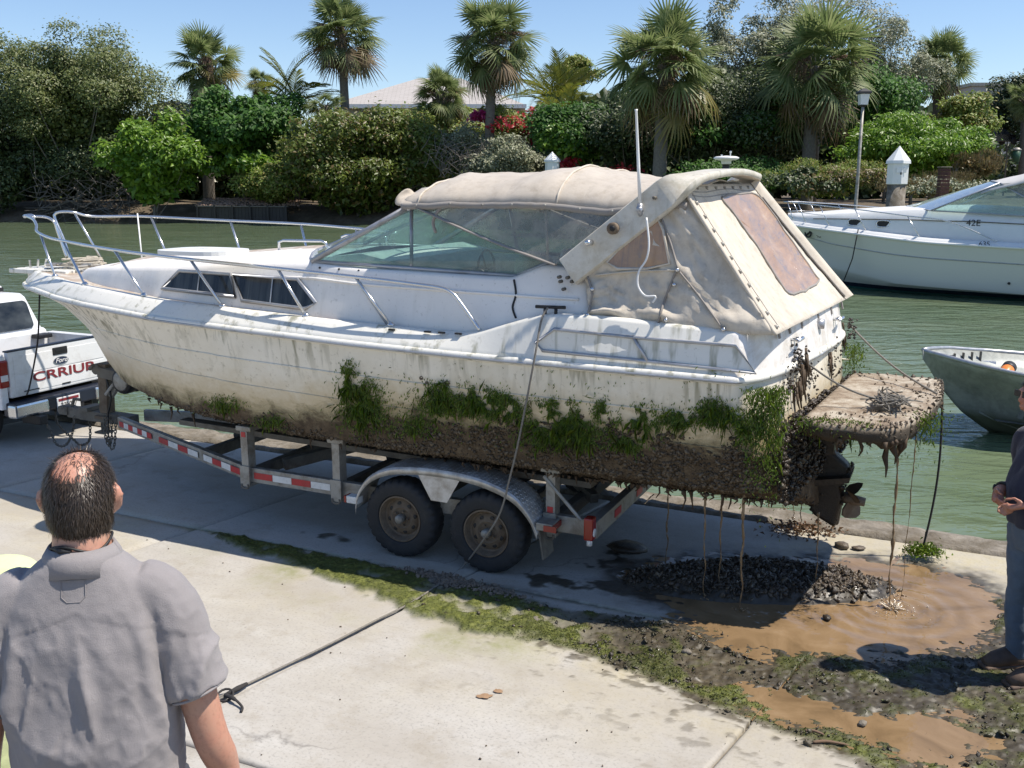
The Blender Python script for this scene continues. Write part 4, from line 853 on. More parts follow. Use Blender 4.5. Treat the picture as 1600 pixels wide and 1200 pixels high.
# ---- mud, weed and roots on the bottom
NS = 4200
def hullpt(x, s):
    n = H.shape[1]; i = np.clip(np.searchsorted(XS, x) - 1, 0, len(XS) - 2); fx = ((x - XS[i]) / (XS[i + 1] - XS[i] + 1e-9))[:, None]; u = s * (n - 1); j = np.minimum(u.astype(int), n - 2); fj = (u - j)[:, None]
    A, B, C, D = H[i, j], H[i, j + 1], H[i + 1, j], H[i + 1, j + 1]; p = (A * (1 - fj) + B * fj) * (1 - fx) + (C * (1 - fj) + D * fj) * fx; nn = unit(np.cross(C + D - A - B, B + D - A - C)); nn[(nn[:, 1] > .2) | ((np.abs(nn[:, 1]) <= .2) & (nn[:, 2] > 0))] *= -1; return p, nn
muddy = fn([-4.6, -3.2, -1.7, -.62, -.4, .2, .9, 1.6, 2.8], [.92, .96, .99, 1.02, 1.16, 1.25, 1.19, 1.22, 1.24], .06)
x = rng.uniform(-4.1, 2.69, 110000); s = rng.uniform(0, .78, 110000); P, N = hullpt(x, s)
top = muddy(x) + (fbm(x * 2.2, P[:, 2] * 1.5 + 5) - .5) * .30 + (fbm(x * 8 + 3, P[:, 2] * 7) - .5) * .55 * sstep(-.9, -.2, x); dens = sstep(.06, -.05, P[:, 2] - top) * (.10 + .90 * sstep(.36, .56, fbm(x * 7, P[:, 2] * 9)))
dens *= .40 + .60 * sstep(-1.4, -.2, x); k = rng.random(len(x)) < dens * .62; P, N = P[k], N[k]
sc = (.004 + .015 * rng.random(len(P)) ** 3)[:, None] * np.array([1.3, 1.0, .7])
scatter('mud_crust', [ico(1, .5, q) for q in range(5)], P + N * .001, sc, MAT['mud'], boat)
# tongues of mud and roots below the chine
m = MB(); 
for _ in range(170):
    xx = random.uniform(-3.2, 2.7) if random.random() < .35 else random.uniform(.2, 2.7); s_ = random.choice((-1, 1, -1)); p = np.array([xx, s_ * (float(vc(xx)) - random.uniform(0, .25)), 0]); p[2] = float(zc0(xx)) - .04 - (float(vc(xx)) - abs(p[1])) * .3
    L_ = random.uniform(.012, .06) * (2.6 if random.random() < .12 else 1); m.tube([p, p + np.array([random.uniform(-.015, .015), 0, -L_ * .5]), p + np.array([random.uniform(-.025, .025), 0, -L_])], [random.uniform(.006, .022), .007, .003], 5)
for _ in range(110):
    i = random.randrange(len(po)); w = cpl + (po[i] - cpl) * random.uniform(.7, 1.0); L_ = random.uniform(.015, .07) * (2.5 if random.random() < .08 else 1); p = np.array([w[0], w[1], 1.31]); m.tube([p, p + np.array([random.uniform(-.02, .02), random.uniform(-.02, .02), -L_ * .5]), p + np.array([random.uniform(-.03, .03), 0, -L_])], [random.uniform(.012, .028), .012, .003], 5)
for px, py, L_, r_ in ((1347, 672, .18, .02), (1367, 672, .08, .012), (1390, 668, .34, .03), (1400, 668, .25, .035), (1408, 665, .22, .03), (1385, 668, .16, .03)):
    p = np.array(lz(px, py, 1.33)); Q = [p + np.array([random.uniform(-.02, .02), random.uniform(-.02, .02), -L_ * q]) for q in np.linspace(0, 1, 6)]; m.tube(Q, [r_, r_, r_ * .5, r_ * .7, r_ * .35, .004], 6)
m.build('hanging_roots', MAT['root'], boat, True, 'stuff')
# rough underside of stern: clumps of mud on drive and transom foot
pts = [];
for _ in range(4200):
    v = random.uniform(-1.12, 1.12); z_ = random.uniform(.85, 1.38); pts.append((XT(2.72, v, z_) + .0 + random.uniform(0, .05), v, z_))
for _ in range(420): pts.append((random.uniform(2.72, 3.0), random.uniform(-.12, .16), random.uniform(1.02, 1.38)))
for _ in range(120): q = random.choice(prof); q2 = random.choice(prof); w = random.random(); pts.append((q[0] * w + q2[0] * (1 - w), random.choice((-.06, .06)), q[1] * w + q2[1] * (1 - w)))
scatter('mud_crust', [ico(1, .5, q + 9) for q in range(4)], np.array(pts), (.005 + .018 * rng.random(len(pts)) ** 3)[:, None] * np.array([1.2, 1.0, .8]), MAT['mud_dark'], boat)
# weed: blades hanging in clumps
cl = []
for px, lo, hi, w, n_ in ((545, 560, 625, 10, 500), (570, 585, 675, 22, 1500), (690, 588, 650, 26, 700), (745, 600, 645, 26, 900), (785, 610, 655, 24, 800), (868, 618, 702, 34, 2000), (905, 650, 700, 26, 700), (985, 650, 705, 20, 800), (1003, 625, 690, 22, 700), (1060, 640, 665, 22, 300), (1112, 620, 655, 20, 260), (1130, 632, 668, 24, 420), (1160, 650, 690, 16, 150), (650, 640, 680, 30, 250), (1185, 640, 680, 20, 240), (940, 620, 655, 8, 120), (350, 618, 640, 20, 200), (425, 645, 668, 20, 120)):
    for _ in range(n_):
        if True:
          for _k in range(3):
            q = random.gauss(0, 1) * w * .9; cl.append((px + q * random.random() ** .3, random.triangular(lo, hi, lo + (hi - lo) * .7) + random.uniform(-8, 8)))
for _ in range(1100): # stray tufts over the whole fouled belt
    a = random.uniform(530, 1225); b_ = random.triangular(560, 700, 655)
    if fbm(np.array(a * .03), np.array(b_ * .05)) > .50: cl.append((a, b_))
P = []
for px, py in cl:
    v = -1.2
    for _ in range(4):
        p = atv(px, py, v); hp = half(p[0]); zz = np.clip(p[2], hp[8, 1], hp[-1, 1]); v = -np.interp(zz, hp[8:, 1], hp[8:, 0])
    P.append((p[0], v - random.uniform(0, .022), p[2]))
P = np.array(P); keep = fbm(P[:, 0] * 14, P[:, 2] * 11) > .40; P = P[keep]
corner = []
for _ in range(5200): # curtain of weed round the stern corner and along the edge of the platform
    q = random.random()
    if q < .55: a_ = random.uniform(0, 1.57); corner.append((2.52 + .16 * math.sin(a_) + random.gauss(.02, .03), -1.12 - .14 * math.cos(a_) + random.gauss(0, .03), 1.66 - abs(random.gauss(0, .28))))
    elif q < .80: i = random.random(); w = np.array(pl[0]) * (1 - i) + np.array(pl[3]) * i * .75 + np.array(pl[0]) * i * .25; corner.append((w[0] + random.gauss(0, .03), w[1] + random.gauss(.02, .05), 1.42 - abs(random.gauss(0, .05))))
    elif q < .90: corner.append((pl[4][0] + random.gauss(.02, .07), pl[4][1] + random.gauss(0, .10), 1.42 - abs(random.gauss(0, .10))))
    else: corner.append((XT(2.72, 1, 1.4) + random.gauss(.02, .05), random.uniform(.8, 1.25), 1.62 - abs(random.gauss(0, .16))))
Pn = np.concatenate([P, np.array(corner)]); n_ = len(Pn); T = unit(np.stack([rng.normal(0, .45, n_), rng.normal(-.15, .25, n_), rng.normal(-.9, .4, n_)], 1)); Nn = unit(np.stack([rng.normal(0, .5, n_), -np.ones(n_), rng.normal(.5, .5, n_)], 1)); Nn = unit(Nn - T * np.sum(Nn * T, 1)[:, None])
Ls = rng.uniform(.010, .034, n_) * np.where(rng.random(n_) < .04, rng.uniform(2.2, 4.5, n_), 1); V, Fq = leafquads(Pn, Nn, T, Ls, rng.uniform(.004, .010, n_), .2); bigmesh('weed', V, Fq, MAT['weed'], boat, False, 'stuff')
# brown tufts where lines leave the transom
pts = [];
for c_, r_, n_ in (((XT(TX, -.55, 1.72) + .06, -.55, 1.72), .05, 120), ((XT(TX, -.75, 1.60) + .06, -.80, 1.58), .06, 80), ((XT(TX, 1.1, 1.72) + .05, 1.12, 1.72), .04, 60), ((XT(TX, -.3, 1.5) + .04, -.2, 1.52), .07, 90), ((XT(TX, .4, 1.5) + .04, .5, 1.54), .08, 70)):
    for _ in range(n_): pts.append(np.array(c_) + np.array([random.gauss(0, r_ * .5), random.gauss(0, r_), random.gauss(0, r_ * 1.2)]))
scatter('mud_crust', [ico(1, .4, 31)], np.array(pts), .004 + .010 * rng.random(len(pts)), MAT['mud_dark'], boat)
m = MB()
for c_, n_ in (((2.76, -.55, 1.72), 14), ((2.76, -.80, 1.62), 12), ((2.80, .45, 1.60), 10), ((2.82, 1.1, 1.70), 8)):
    for _ in range(n_): p = np.array(c_) + np.array([random.uniform(-.03, .02), random.gauss(0, .07), random.gauss(0, .05)]); L_ = random.uniform(.06, .22); m.tube([p, p + np.array([.01, random.gauss(0, .02), -L_ * .5]), p + np.array([.02, random.gauss(0, .03), -L_])], [.010, .008, .003], 5)
m.build('hanging_roots', MAT['root'], boat, True, 'stuff')
ed = [po[random.randrange(len(po))] for _ in range(1500)]; pts = np.array([(p[0] + (cpl[0] - p[0]) * q, p[1] + (cpl[1] - p[1]) * q, z_) for p, q, z_ in zip(ed, rng.random(1500) ** 4 * .6, rng.uniform(1.33, 1.40, 1500))]); pts[:, 2] = np.where(rng.random(1500) < .5, 1.405, pts[:, 2])
scatter('mud_crust', [ico(1, .5, 41)], pts, (.002 + .011 * rng.random(1500) ** 2.5)[:, None] * np.array([1.3, 1, .5]), MAT['mud'], boat)
m = MB(); pb = lz(1392, 632, 1.43)
for _ in range(26):
    Q = [np.array([pb[0] + random.gauss(0, .07), pb[1] + random.gauss(0, .11), 1.43 + abs(random.gauss(0, .035))]) for _ in range(5)]; m.tube(crom(Q, 4), .005, 5)
m.build('tangled_line', MAT['rope'], boat, True, 'stuff')
for a, b in (((XT(TX, -.55, 1.72) + .08, -.55, 1.74), (pb[0] - .03, pb[1], 1.45)), ((XT(TX, 1.12, 1.72) + .05, 1.12, 1.74), (pl[5][0] - .02, pl[5][1] + .05, 1.42))):
    a, b = np.array(a), np.array(b); MB().tube([a * (1 - q) + b * q - np.array([0, 0, .05 * math.sin(q * 3.14)]) for q in np.linspace(0, 1, 10)], .008, 6).build('stern_line', MAT['rope'], boat, True)
# ================================================================== TRAILER
tra = empty('boat_trailer', CB, -BA, 'galvanised tandem axle trailer with red and white reflective tape under the boat', 'trailer')
RZ = .435
def beam(a, b, w, h, nm, mt, par=tra, bev=.006):
    a, b = Vector(a), Vector(b); L = (b - a).length; m = MB().box((0, 0, 0), (L, w, h), bev=bev); R = (b - a).to_track_quat('X', 'Z').to_matrix()
    m.v = [tuple(R @ Vector(v) + (a + b) / 2) for v in m.v]; return m.build(nm, mt, par)
for s in (-1, 1):
    beam((-1.80, s * .95, RZ), (1.36, s * .95, RZ), .055, .13, 'frame_rail', MAT['galv']); beam((-4.15, s * .17, .47), (-1.78, s * .95, RZ), .055, .12, 'tongue_rail', MAT['galv'])
for x in (-2.6, -1.79, -.84, 1.07): w = .95 if x > -1.8 else .95 - (-1.8 - x) * .33; beam((x, -w + .03, RZ - .01), (x + .0, w - .03, RZ - .01), .07, .10, 'cross_member', MAT['galv_dark'])
beam((1.40, -1.0, RZ), (1.40, 1.0, RZ), .07, .13, 'rear_cross_member', MAT['galv'])
for y0, y1 in ((-.60, -.45), (-.05, .1), (.5, .65)): MB().box((1.438, (y0 + y1) / 2, RZ), (.004, y1 - y0, .06)).build('reflector', MAT['reflred'], tra)
beam((-1.7, -.6, RZ), (-.9, .5, .60), .08, .1, 'bunk_brace', MAT['galv_dark']); beam((.1, .7, .62), (1.2, -.4, RZ + .03), .07, .08, 'bunk_brace', MAT['galv_dark']); beam((.0, -.2, .6), (.9, .75, RZ), .07, .08, 'bunk_brace', MAT['galv_dark'])
for s in (-1, 1):
    beam((-2.9, s * .55, .70), (1.3, s * .70, .69), .12, .05, 'bunk', MAT['galv_dark'])
    for x in (-1.79, -.84, 1.07):
        b = MB().box((x, s * .955, .60), (.075, .10, .46), bev=.006).box((x, s * .955, .352), (.10, .125, .03)).box((x, s * 1.012, .435), (.10, .014, .17)); 
        p = b.build('bunk_post', MAT['galv'], tra); MB().box((x, s * .93, .85), (.16, .16, .045), bev=.012).build('post_cap', MAT['galv'], p)
        MB().tube([(x - .035, s * 1.02, .36), (x - .035, s * 1.02, .33), (x, s * 1.02, .32), (x + .035, s * 1.02, .33), (x + .035, s * 1.02, .36)], .010, 6).build('clamp_bolt', MAT['galv_dark'], p, True)
        if s < 0 and x != -.84: MB().box((x, s * 1.0065, .80 if x < 0 else .545), (.045, .004, .045)).build('reflector', MAT['reflred'], p)
MB().tube([(1.02, -1.01, .80), (1.32, -1.01, .50)], .014, 6).build('brace_rod', MAT['galv'], tra)
# keel rollers
for x in (-2.6, -.84, 1.05): MB().lathe([(.02, -.15), (.07, -.14), (.05, 0), (.07, .14), (.02, .15)], (x, 0, .49), 'Y', 16).build('keel_roller', MAT['black'], tra, True)
# reflective tape on the near rail
def tape(a, b, n, off, first, fac=1):
    a, b = np.array(a, float), np.array(b, float); d = (b - a) / n
    for i in range(n):
        p, q = a + d * (i + .01), a + d * (i + .99); h = .028; up = np.array([0, 0, 1.0]); o = np.array([0, off, 0]); 
        MB().prism([p - up * h + o, q - up * h + o, q + up * h + o, p + up * h + o], (0, -.002, 0)).build('reflective_tape', MAT['reflred' if (i + first) % 2 == 0 else 'reflwhite'], tra)
def tr_pt(q): return np.array([-4.15, -.17, .47]) * (1 - q) + np.array([-1.78, -.95, RZ]) * q
tape(tr_pt(.02), tr_pt(.30), 7, -.040, 0); tape(tr_pt(.36), tr_pt(.66), 4, -.040, 0); tape(tr_pt(.70), tr_pt(.95), 4, -.040, 1); tape((-1.72, -.95, RZ), (-.92, -.95, RZ), 4, -.030, 0)
# wheels
def make_wheel():
    n = 112; prof = [(.185, .075), (.20, .095), (.255, .105), (.295, .098), (.312, .082), (.320, .055), (.322, .02), (.322, -.02), (.320, -.055), (.312, -.082), (.295, -.098), (.255, -.105), (.20, -.095), (.185, -.075)]
    V = []; Fs = []
    for i, (r, h) in enumerate(prof):
        for k in range(n):
            a = 2 * math.pi * k / n; rr = r
            if r > .29: ph = (k + (2 if h > .03 else 0) + (2 if abs(h) < .03 else 0)) % 4; rr -= .010 if ph == 0 else 0
            if .29 < r < .315: rr -= .004 * (k % 4 < 2)
            V.append((rr * math.cos(a), h, -rr * math.sin(a)))
    for i in range(len(prof) - 1):
        for k in range(n): Fs.append((i * n + k, i * n + (k + 1) % n, (i + 1) * n + (k + 1) % n, (i + 1) * n + k))
    w = mesh('wheel', V, Fs, MAT['tyre'], tra); smooth_angle(w, 40)
    m = MB().lathe([(.19, .07), (.188, .088), (.178, .09), (.17, .074), (.160, .035), (.146, .025), (.134, .036), (.085, .058), (.07, .046), (.001, .046)][::-1], (0, 0, 0), 'Y', 40, caps=False); 
    m.v = [(x, -y, z) for x, y, z in m.v]; rim = smooth_angle(m.build('rim', MAT['rust'], w), 40)
    for k in range(8): a = k * math.pi / 4 + .2; MB().lathe([(.001, -.050), (.019, -.046), (.019, -.02)], (.114 * math.cos(a), 0, .114 * math.sin(a)), 'Y', 10).build('rim_hole', MAT['black'], w)
    for k in range(5): a = k * 2 * math.pi / 5; MB().lathe([(.001, -.072), (.009, -.07), (.010, -.05)], (.058 * math.cos(a), 0, .058 * math.sin(a)), 'Y', 6).build('wheel_nut', MAT['rust'], w)
    MB().lathe([(.001, -.115), (.028, -.112), (.036, -.10), (.036, -.05)], (0, 0, 0), 'Y', 18).build('hub_cap', MAT['galv'], w, True)
    return w
def copytree(o, parent):
    c = o.copy(); link(c, parent)
    for ch in o.children: copytree(ch, c)
    return c
w0 = make_wheel()
for i, (x, s) in enumerate(((-.17, -1), (.59, -1), (-.17, 1), (.59, 1))):
    w = w0 if i == 0 else copytree(w0, tra); w.location = (x, s * 1.03, .318); w.rotation_euler = (0, i * .5, 0 if s < 0 else math.pi)
beam((-.17, -.95, .318), (-.17, .95, .318), .06, .06, 'axle', MAT['galv_dark']); beam((.59, -.95, .318), (.59, .95, .318), .06, .06, 'axle', MAT['galv_dark'])
# diamond plate fenders
t = NT('diamond_plate'); c_ = t.coord('Object', (1, 1, 1)); n = t.noise(c_, 6, 6, .7); t.col(t.mix(t.ramp(n, [(.42, 0), (.65, .8)]), (.55, .55, .54), (.25, .22, .18))); t.b.inputs['Metallic'].default_value = .45; t.rough(.45); MAT['plate'] = t.m
fp = crom([(x, 0, z) for x, z in ((-.555, .36), (-.53, .50), (-.42, .64), (-.24, .73), (-.02, .765), (.21, .775), (.44, .765), (.64, .73), (.83, .66), (.96, .54), (1.03, .40))], 6)
for s in (-1, 1):
    G = [[(p[0], s * 1.15, p[2] - .05), (p[0], s * 1.15, p[2] - .012), (p[0], s * 1.14, p[2]), (p[0], s * .9, p[2] + .004), (p[0], s * .86, p[2])] for p in fp]
    m = MB().grid(G, flip=s > 0); 
    sk = [(-.42, .60), (-.2, .70), (.03, .70), (.16, .54), (.26, .54), (.39, .69), (.62, .69), (.85, .60)]
    yk = s * 1.148; topz = lambda x: float(np.interp(x, [p[0] for p in fp], [p[2] for p in fp])) - .03
    m.prism([(.02, yk, topz(.02)), (.14, yk, .53), (.28, yk, .53), (.40, yk, topz(.4))], (0, s * .006, 0)); f_ = m.build('fender', MAT['plate'], tra); smooth_angle(f_, 40)
    mo = f_.modifiers.new('t', 'SOLIDIFY'); mo.thickness = .006
    d = MB()   # raised lozenges of the tread plate
    L = 0
    for i in range(4, len(fp) - 3):
        for j in range(9):
            p = np.array(fp[i]); t_ = np.array(fp[i + 1]) - np.array(fp[i - 1]); t_ /= np.linalg.norm(t_); nn = np.array([-t_[2], 0, t_[0]]); y = s * (.88 + .03 * j); sg = 1 if (i + j) % 2 else -1
            e1 = t_ * .7 + np.array([0, .7 * sg, 0]); e2 = t_ * .7 - np.array([0, .7 * sg, 0]); c = p + nn * .006 + np.array([0, y, 0]); d.add([c + e1 * .02, c + e2 * .007, c - e1 * .02, c - e2 * .007, c + nn * .006], [(0, 1, 4), (1, 2, 4), (2, 3, 4), (3, 0, 4)])
    d.build('tread_pattern', MAT['plate'], f_, kind='stuff')
    m = MB().box((1.08, s * 1.05, .455), (.13, .20, .06), bev=.01).build('fender_light', MAT['galv'], tra); MB().box((1.13, s * 1.153, .45), (.10, .006, .045)).build('lens', MAT['red'], m); MB().box((1.148, s * 1.05, .45), (.006, .17, .045)).build('lens', MAT['red'], m)
    MB().box((1.05, s * 1.03, .30), (.014, .20, .22), ry=-.16, bev=.004).build('mud_flap', MAT['galv_dark'], tra)
    m = MB().box((-.60, s * 1.10, .42), (.11, .08, .06), bev=.008).build('front_marker_light', MAT['reflwhite'], tra); MB().box((-.665, s * 1.10, .42), (.02, .08, .055)).build('lens', MAT['red'], m)
    tl_ = MB().box((1.40, s * 1.045, RZ + .03), (.07, .085, .17), bev=.012).build('tail_light', MAT['red'], tra); MB().lathe([(.001, .045), (.03, .045), (.036, .03)], (1.395, s * 1.045, RZ + .0), 'X', 14).build('lens', MAT['clear'], tl_, True)
    MB().tube([(1.40, s * 1.05, RZ - .05), (1.40, s * 1.05, RZ - .10)], .022, 8).build('lamp_plug', MAT['clear'], tra, True)
# winch stand, bow roller, coupler, chains
MB().box((-4.50, 0, .74), (.12, .11, .60), ry=.05, bev=.012).box((-4.50, 0, .46), (.2, .2, .03)).build('winch_post', MAT['rust'], tra)
MB().box((-4.40, -.02, .94), (.26, .12, .11), ry=.1, bev=.01).tube([(-4.56, -.07, .98), (-4.56, .09, .98)], .06, 12).tube([(-4.58, -.12, .99), (-4.5, -.14, 1.04)], .02, 8).build('winch', MAT['galv_dark'], tra)
MB().tube([(-4.40, -.03, .70), (-4.22, -.03, .90)], .035, 8).tube([(-4.42, -.08, .72), (-4.20, -.1, .92)], .02, 8).build('roller_arm', MAT['galv'], tra)
m = MB().lathe([(.05, -.13), (.125, -.125), (.14, -.10), (.14, -.02), (.125, 0), (.125, .02), (.14, .04), (.14, .11), (.05, .13)], (-4.12, -.02, .90), 'Y', 24); r_ = m.build('bow_roller', MAT['black'], tra, True)
MB().lathe([(.001, -.145), (.09, -.14), (.105, -.128)], (-4.12, -.02, .90), 'Y', 20).build('roller_flange', MAT['galv'], r_, True)
MB().tube(crom([(-4.42, -.06, .9), (-4.33, -.1, .7), (-4.4, -.1, .5), (-4.38, -.12, .33)], 5), .012, 6).build('winch_strap', MAT['black'], tra)
MB().box((-4.5, 0, .45), (.75, .13, .11), bev=.01).box((-4.95, 0, .455), (.25, .11, .12), bev=.02).box((-5.12, 0, .47), (.15, .15, .10), bev=.03).box((-4.75, 0, .53), (.12, .22, .04)).tube([(-5.05, 0, .5), (-5.0, .0, .60), (-4.9, .0, .60)], .018, 8).build('coupler', MAT['galv_dark'], tra)
MB().tube([(-4.7, .1, .5), (-4.7, .1, .25)], .03, 10).box((-4.7, .1, .24), (.14, .14, .02)).build('jack', MAT['galv_dark'], tra)
def chain(P, par=tra):
    P = crom(P, 10); seg = np.cumsum([0] + [np.linalg.norm(P[i + 1] - P[i]) for i in range(len(P) - 1)]); n = int(seg[-1] / .033); m = MB()
    for k in range(n):
        s = (k + .5) * seg[-1] / n; p = np.array([np.interp(s, seg, [q[a] for q in P]) for a in range(3)]); q = np.array([np.interp(min(s + .01, seg[-1]), seg, [q[a] for q in P]) for a in range(3)]); t_ = q - p; t_ = t_ / (np.linalg.norm(t_) + 1e-9)
        a = np.cross(t_, (0.3, .9, .2)); a /= np.linalg.norm(a); b = np.cross(t_, a); a = a if k % 2 else b; m.tube([p + t_ * .025 * math.cos(u) + a * .013 * math.sin(u) for u in np.linspace(0, 2 * math.pi, 9)[:-1]], .0055, 4, closed=True)
    return m.build('safety_chain', MAT['galv_dark'], par, True, 'stuff')
chain([(-4.95, -.06, .42), (-5.0, -.07, .22), (-5.15, -.05, .07), (-5.35, 0, .05), (-5.5, .05, .2), (-5.72, .1, .36)]); chain([(-4.86, .06, .42), (-4.9, .07, .14), (-5.1, .12, .035), (-5.3, .2, .05), (-5.6, .25, .2), (-5.75, .35, .36)])
chain([(-4.38, -.16, .50), (-4.37, -.18, .30), (-4.33, -.18, .20), (-4.28, -.18, .3), (-4.30, -.15, .5)]); chain([(-4.34, -.17, .5), (-4.31, -.19, .22), (-4.26, -.2, .17), (-4.22, -.2, .26), (-4.22, -.16, .48)])

# ================================================================== PICKUP TRUCK
trk = empty('pickup_truck', wor((-7.8, .52, 0)), -BA, 'white pickup truck with red lettering on its tailgate, hitched to the trailer', 'truck')
def rr(x0, x1, y0, y1, r, z, n=5):
    P = []
    for cx, cy, a0 in ((x1 - r, y1 - r, 0), (x0 + r, y1 - r, 90), (x0 + r, y0 + r, 180), (x1 - r, y0 + r, 270)):
        for k in range(n): a = math.radians(a0 + 90 * k / (n - 1)); P.append((cx + r * math.cos(a), cy + r * math.sin(a), z))
    return P
def ringloft(rings, mt, nm, par, cap=(True, True), ang=30):
    m = MB(); n = len(rings[0]); m.add([p for r in rings for p in r], [(i * n + k, i * n + (k + 1) % n, (i + 1) * n + (k + 1) % n, (i + 1) * n + k) for i in range(len(rings) - 1) for k in range(n)])
    if cap[0]: m.f.append(tuple(range(n))[::-1]); m.m.append(0)
    if cap[1]: m.f.append(tuple((len(rings) - 1) * n + k for k in range(n))); m.m.append(0)
    o = m.build(nm, mt, par); return smooth_angle(o, ang)
# cab and hood
ringloft([rr(-1.1, .93, -.74, .74, .08, .36), rr(-1.1, .94, -.79, .79, .09, .55), rr(-1.1, .94, -.80, .80, .09, .85), rr(-1.08, .93, -.77, .77, .09, 1.07), rr(-1.06, .92, -.745, .745, .09, 1.10)], MAT['paint'], 'cab', trk)
roof = ringloft([rr(-1.02, .90, -.735, .735, .10, 1.095), rr(-.62, .80, -.625, .625, .12, 1.50), rr(-.56, .76, -.60, .60, .12, 1.545), rr(-.45, .66, -.50, .50, .12, 1.562)], MAT['paint'], 'cab_roof', trk)
ringloft([rr(-2.6, -1.0, -.74, .74, .12, .40), rr(-2.62, -1.0, -.79, .79, .14, .6), rr(-2.60, -1.0, -.78, .78, .14, .9), rr(-2.5, -1.0, -.70, .70, .16, 1.04), rr(-2.4, -1.0, -.55, .55, .16, 1.07)], MAT['paint'], 'hood', trk)
def slantpane(y0, y1, z0, z1, nm, rd=.06):
    f = lambda z: .905 + (.80 - .905) * (z - 1.095) / .405 + .006; P = []
    for cy, cz, a0 in ((y1 - rd, z1 - rd, 0), (y0 + rd, z1 - rd, 90), (y0 + rd, z0 + rd, 180), (y1 - rd, z0 + rd, 270)):
        for k in range(5): a = math.radians(a0 + 22.5 * k); y, z = cy + rd * math.cos(a), cz + rd * math.sin(a); P.append((f(z), y * (1 - .13 * (z - z0)), z))
    return MB().prism(P, (.008, 0, 0)).build(nm, MAT['darkglass'], trk)
slantpane(-.58, .58, 1.125, 1.47, 'rear_window')
for s in (-1, 1):
    f = lambda z: s * (.735 - .11 * (z - 1.095) / .405 + .004)
    for x0, x1, xa, xb in ((-.80, -.08, -.56, -.08), (-.0, .70, .0, .60)): MB().prism([(x0, f(1.13), 1.13), (x1, f(1.13), 1.13), (xb, f(1.45), 1.45), (xa, f(1.45), 1.45)], (0, s * .006, 0)).build('side_window', MAT['darkglass'], trk)
    MB().box((-.85, s * .92, 1.15), (.1, .16, .16), bev=.03).build('wing_mirror', MAT['black'], trk)
MB().prism([(-.985, -.62, 1.13), (-.985, .62, 1.13), (-.645, .54, 1.47), (-.645, -.54, 1.47)], (-.02, 0, .015)).build('windscreen', MAT['darkglass'], trk)
m = MB().tube([(.42, -.52, 1.61), (.42, .52, 1.61)], .035, 10, flat=.7); lb = m.build('roof_light_bar', MAT['white'], trk, True)
for y in (-.5, .5): MB().box((.42, y, 1.585), (.08, .07, .06)).build('bar_foot', MAT['black'], lb)
# panel gaps and trim
MB().box((.935, 0, .70), (.012, 1.62, .004)).build('body_crease', MAT['black'], trk)
for s in (-1, 1): MB().box((.955, s * .802, .75), (.012, .004, .55)).build('panel_gap', MAT['black'], trk)
# bed
for s in (-1, 1):
    ringloft([rr(.95, 2.0, min(s * .80, s * .70), max(s * .80, s * .70), .02, z) for z in (.45, .6, .9, 1.0, 1.035)], MAT['paint'], 'bed_side', trk)
    MB().box((1.46, s * .75, 1.045), (1.02, .105, .022), bev=.008).build('bed_rail_cap', MAT['paint'], trk)
    a = MB()
MB().box((1.47, 0, .62), (1.0, 1.4, .03)).build('bed_floor', MAT['galv_dark'], trk); MB().box((.97, 0, .85), (.03, 1.42, .42)).build('bed_front', MAT['paint'], trk); MB().box((1.06, .55, 1.03), (.14, .2, .05), bev=.01).build('bed_hook', MAT['black'], trk)
tg = MB().box((1.985, 0, .82), (.06, 1.36, .52), bev=.015); tgo = tg.build('tailgate', MAT['paint'], trk)
MB().box((2.016, 0, .92), (.006, 1.24, .20), bev=.002).box((2.016, 0, .70), (.006, 1.24, .20), bev=.002).build('pressed_panel', MAT['paint'], tgo)
MB().box((1.985, 0, 1.087), (.07, 1.38, .018), bev=.005).build('tailgate_cap', MAT['navy'], tgo)
MB().box((2.022, .0, 1.0), (.012, .20, .085), bev=.01).box((2.03, 0, 1.005), (.008, .13, .022), mi=0).build('tailgate_handle', MAT['black'], tgo)
def text(s, size, mt, loc_, rot, par, nm='lettering', ext=.002, off=0.0, shear=0.0, sx=1.0, align='CENTER'):
    c = bpy.data.curves.new(nm, 'FONT'); c.body = s; c.size = size; c.extrude = ext; c.align_x = align; c.align_y = 'CENTER'; c.offset = off; c.shear = shear
    tmp = bpy.data.objects.new(nm, c); SC.collection.objects.link(tmp); me = bpy.data.meshes.new_from_object(tmp.evaluated_get(bpy.context.evaluated_depsgraph_get())); bpy.data.objects.remove(tmp)
    me.materials.clear(); me.materials.append(mt); o = bpy.data.objects.new(nm, me); link(o, par); o.location = loc_; o.rotation_euler = rot; o.scale = (sx, 1, 1); return o
TR_ = (math.pi / 2, 0, math.pi / 2)
text('CRRIUP', .145, MAT['redpaint'], (2.024, .03, .745), TR_, tgo, off=.002, sx=1.75)
ov = MB().add([(2.026, .0 + .105 * math.cos(a), .885 + .048 * math.sin(a)) for a in np.linspace(0, 6.2832, 29)[:-1]], [tuple(range(28))]); ovo = ov.build('badge', M('badge_rim', (.6, .6, .62), .25, .8), tgo)
MB().add([(2.0275, .0 + .098 * math.cos(a), .885 + .042 * math.sin(a)) for a in np.linspace(0, 6.2832, 29)[:-1]], [tuple(range(28))]).build('badge', M('badge_blue', (.02, .03, .07), .25), tgo)
text('Ford', .075, MAT['clear'], (2.029, 0, .887), TR_, tgo, 'badge_lettering', .0008, .001, .35, 1.15)
text('SUPER DUTY', .022, MAT['black'], (2.021, .1, .615), TR_, tgo, 'small_lettering', .0005) if False else None
MB().box((2.021, -.42, .612), (.003, .2, .012)).box((2.021, .05, .605), (.003, .12, .016)).build('model_strip', MAT['black'], tgo)
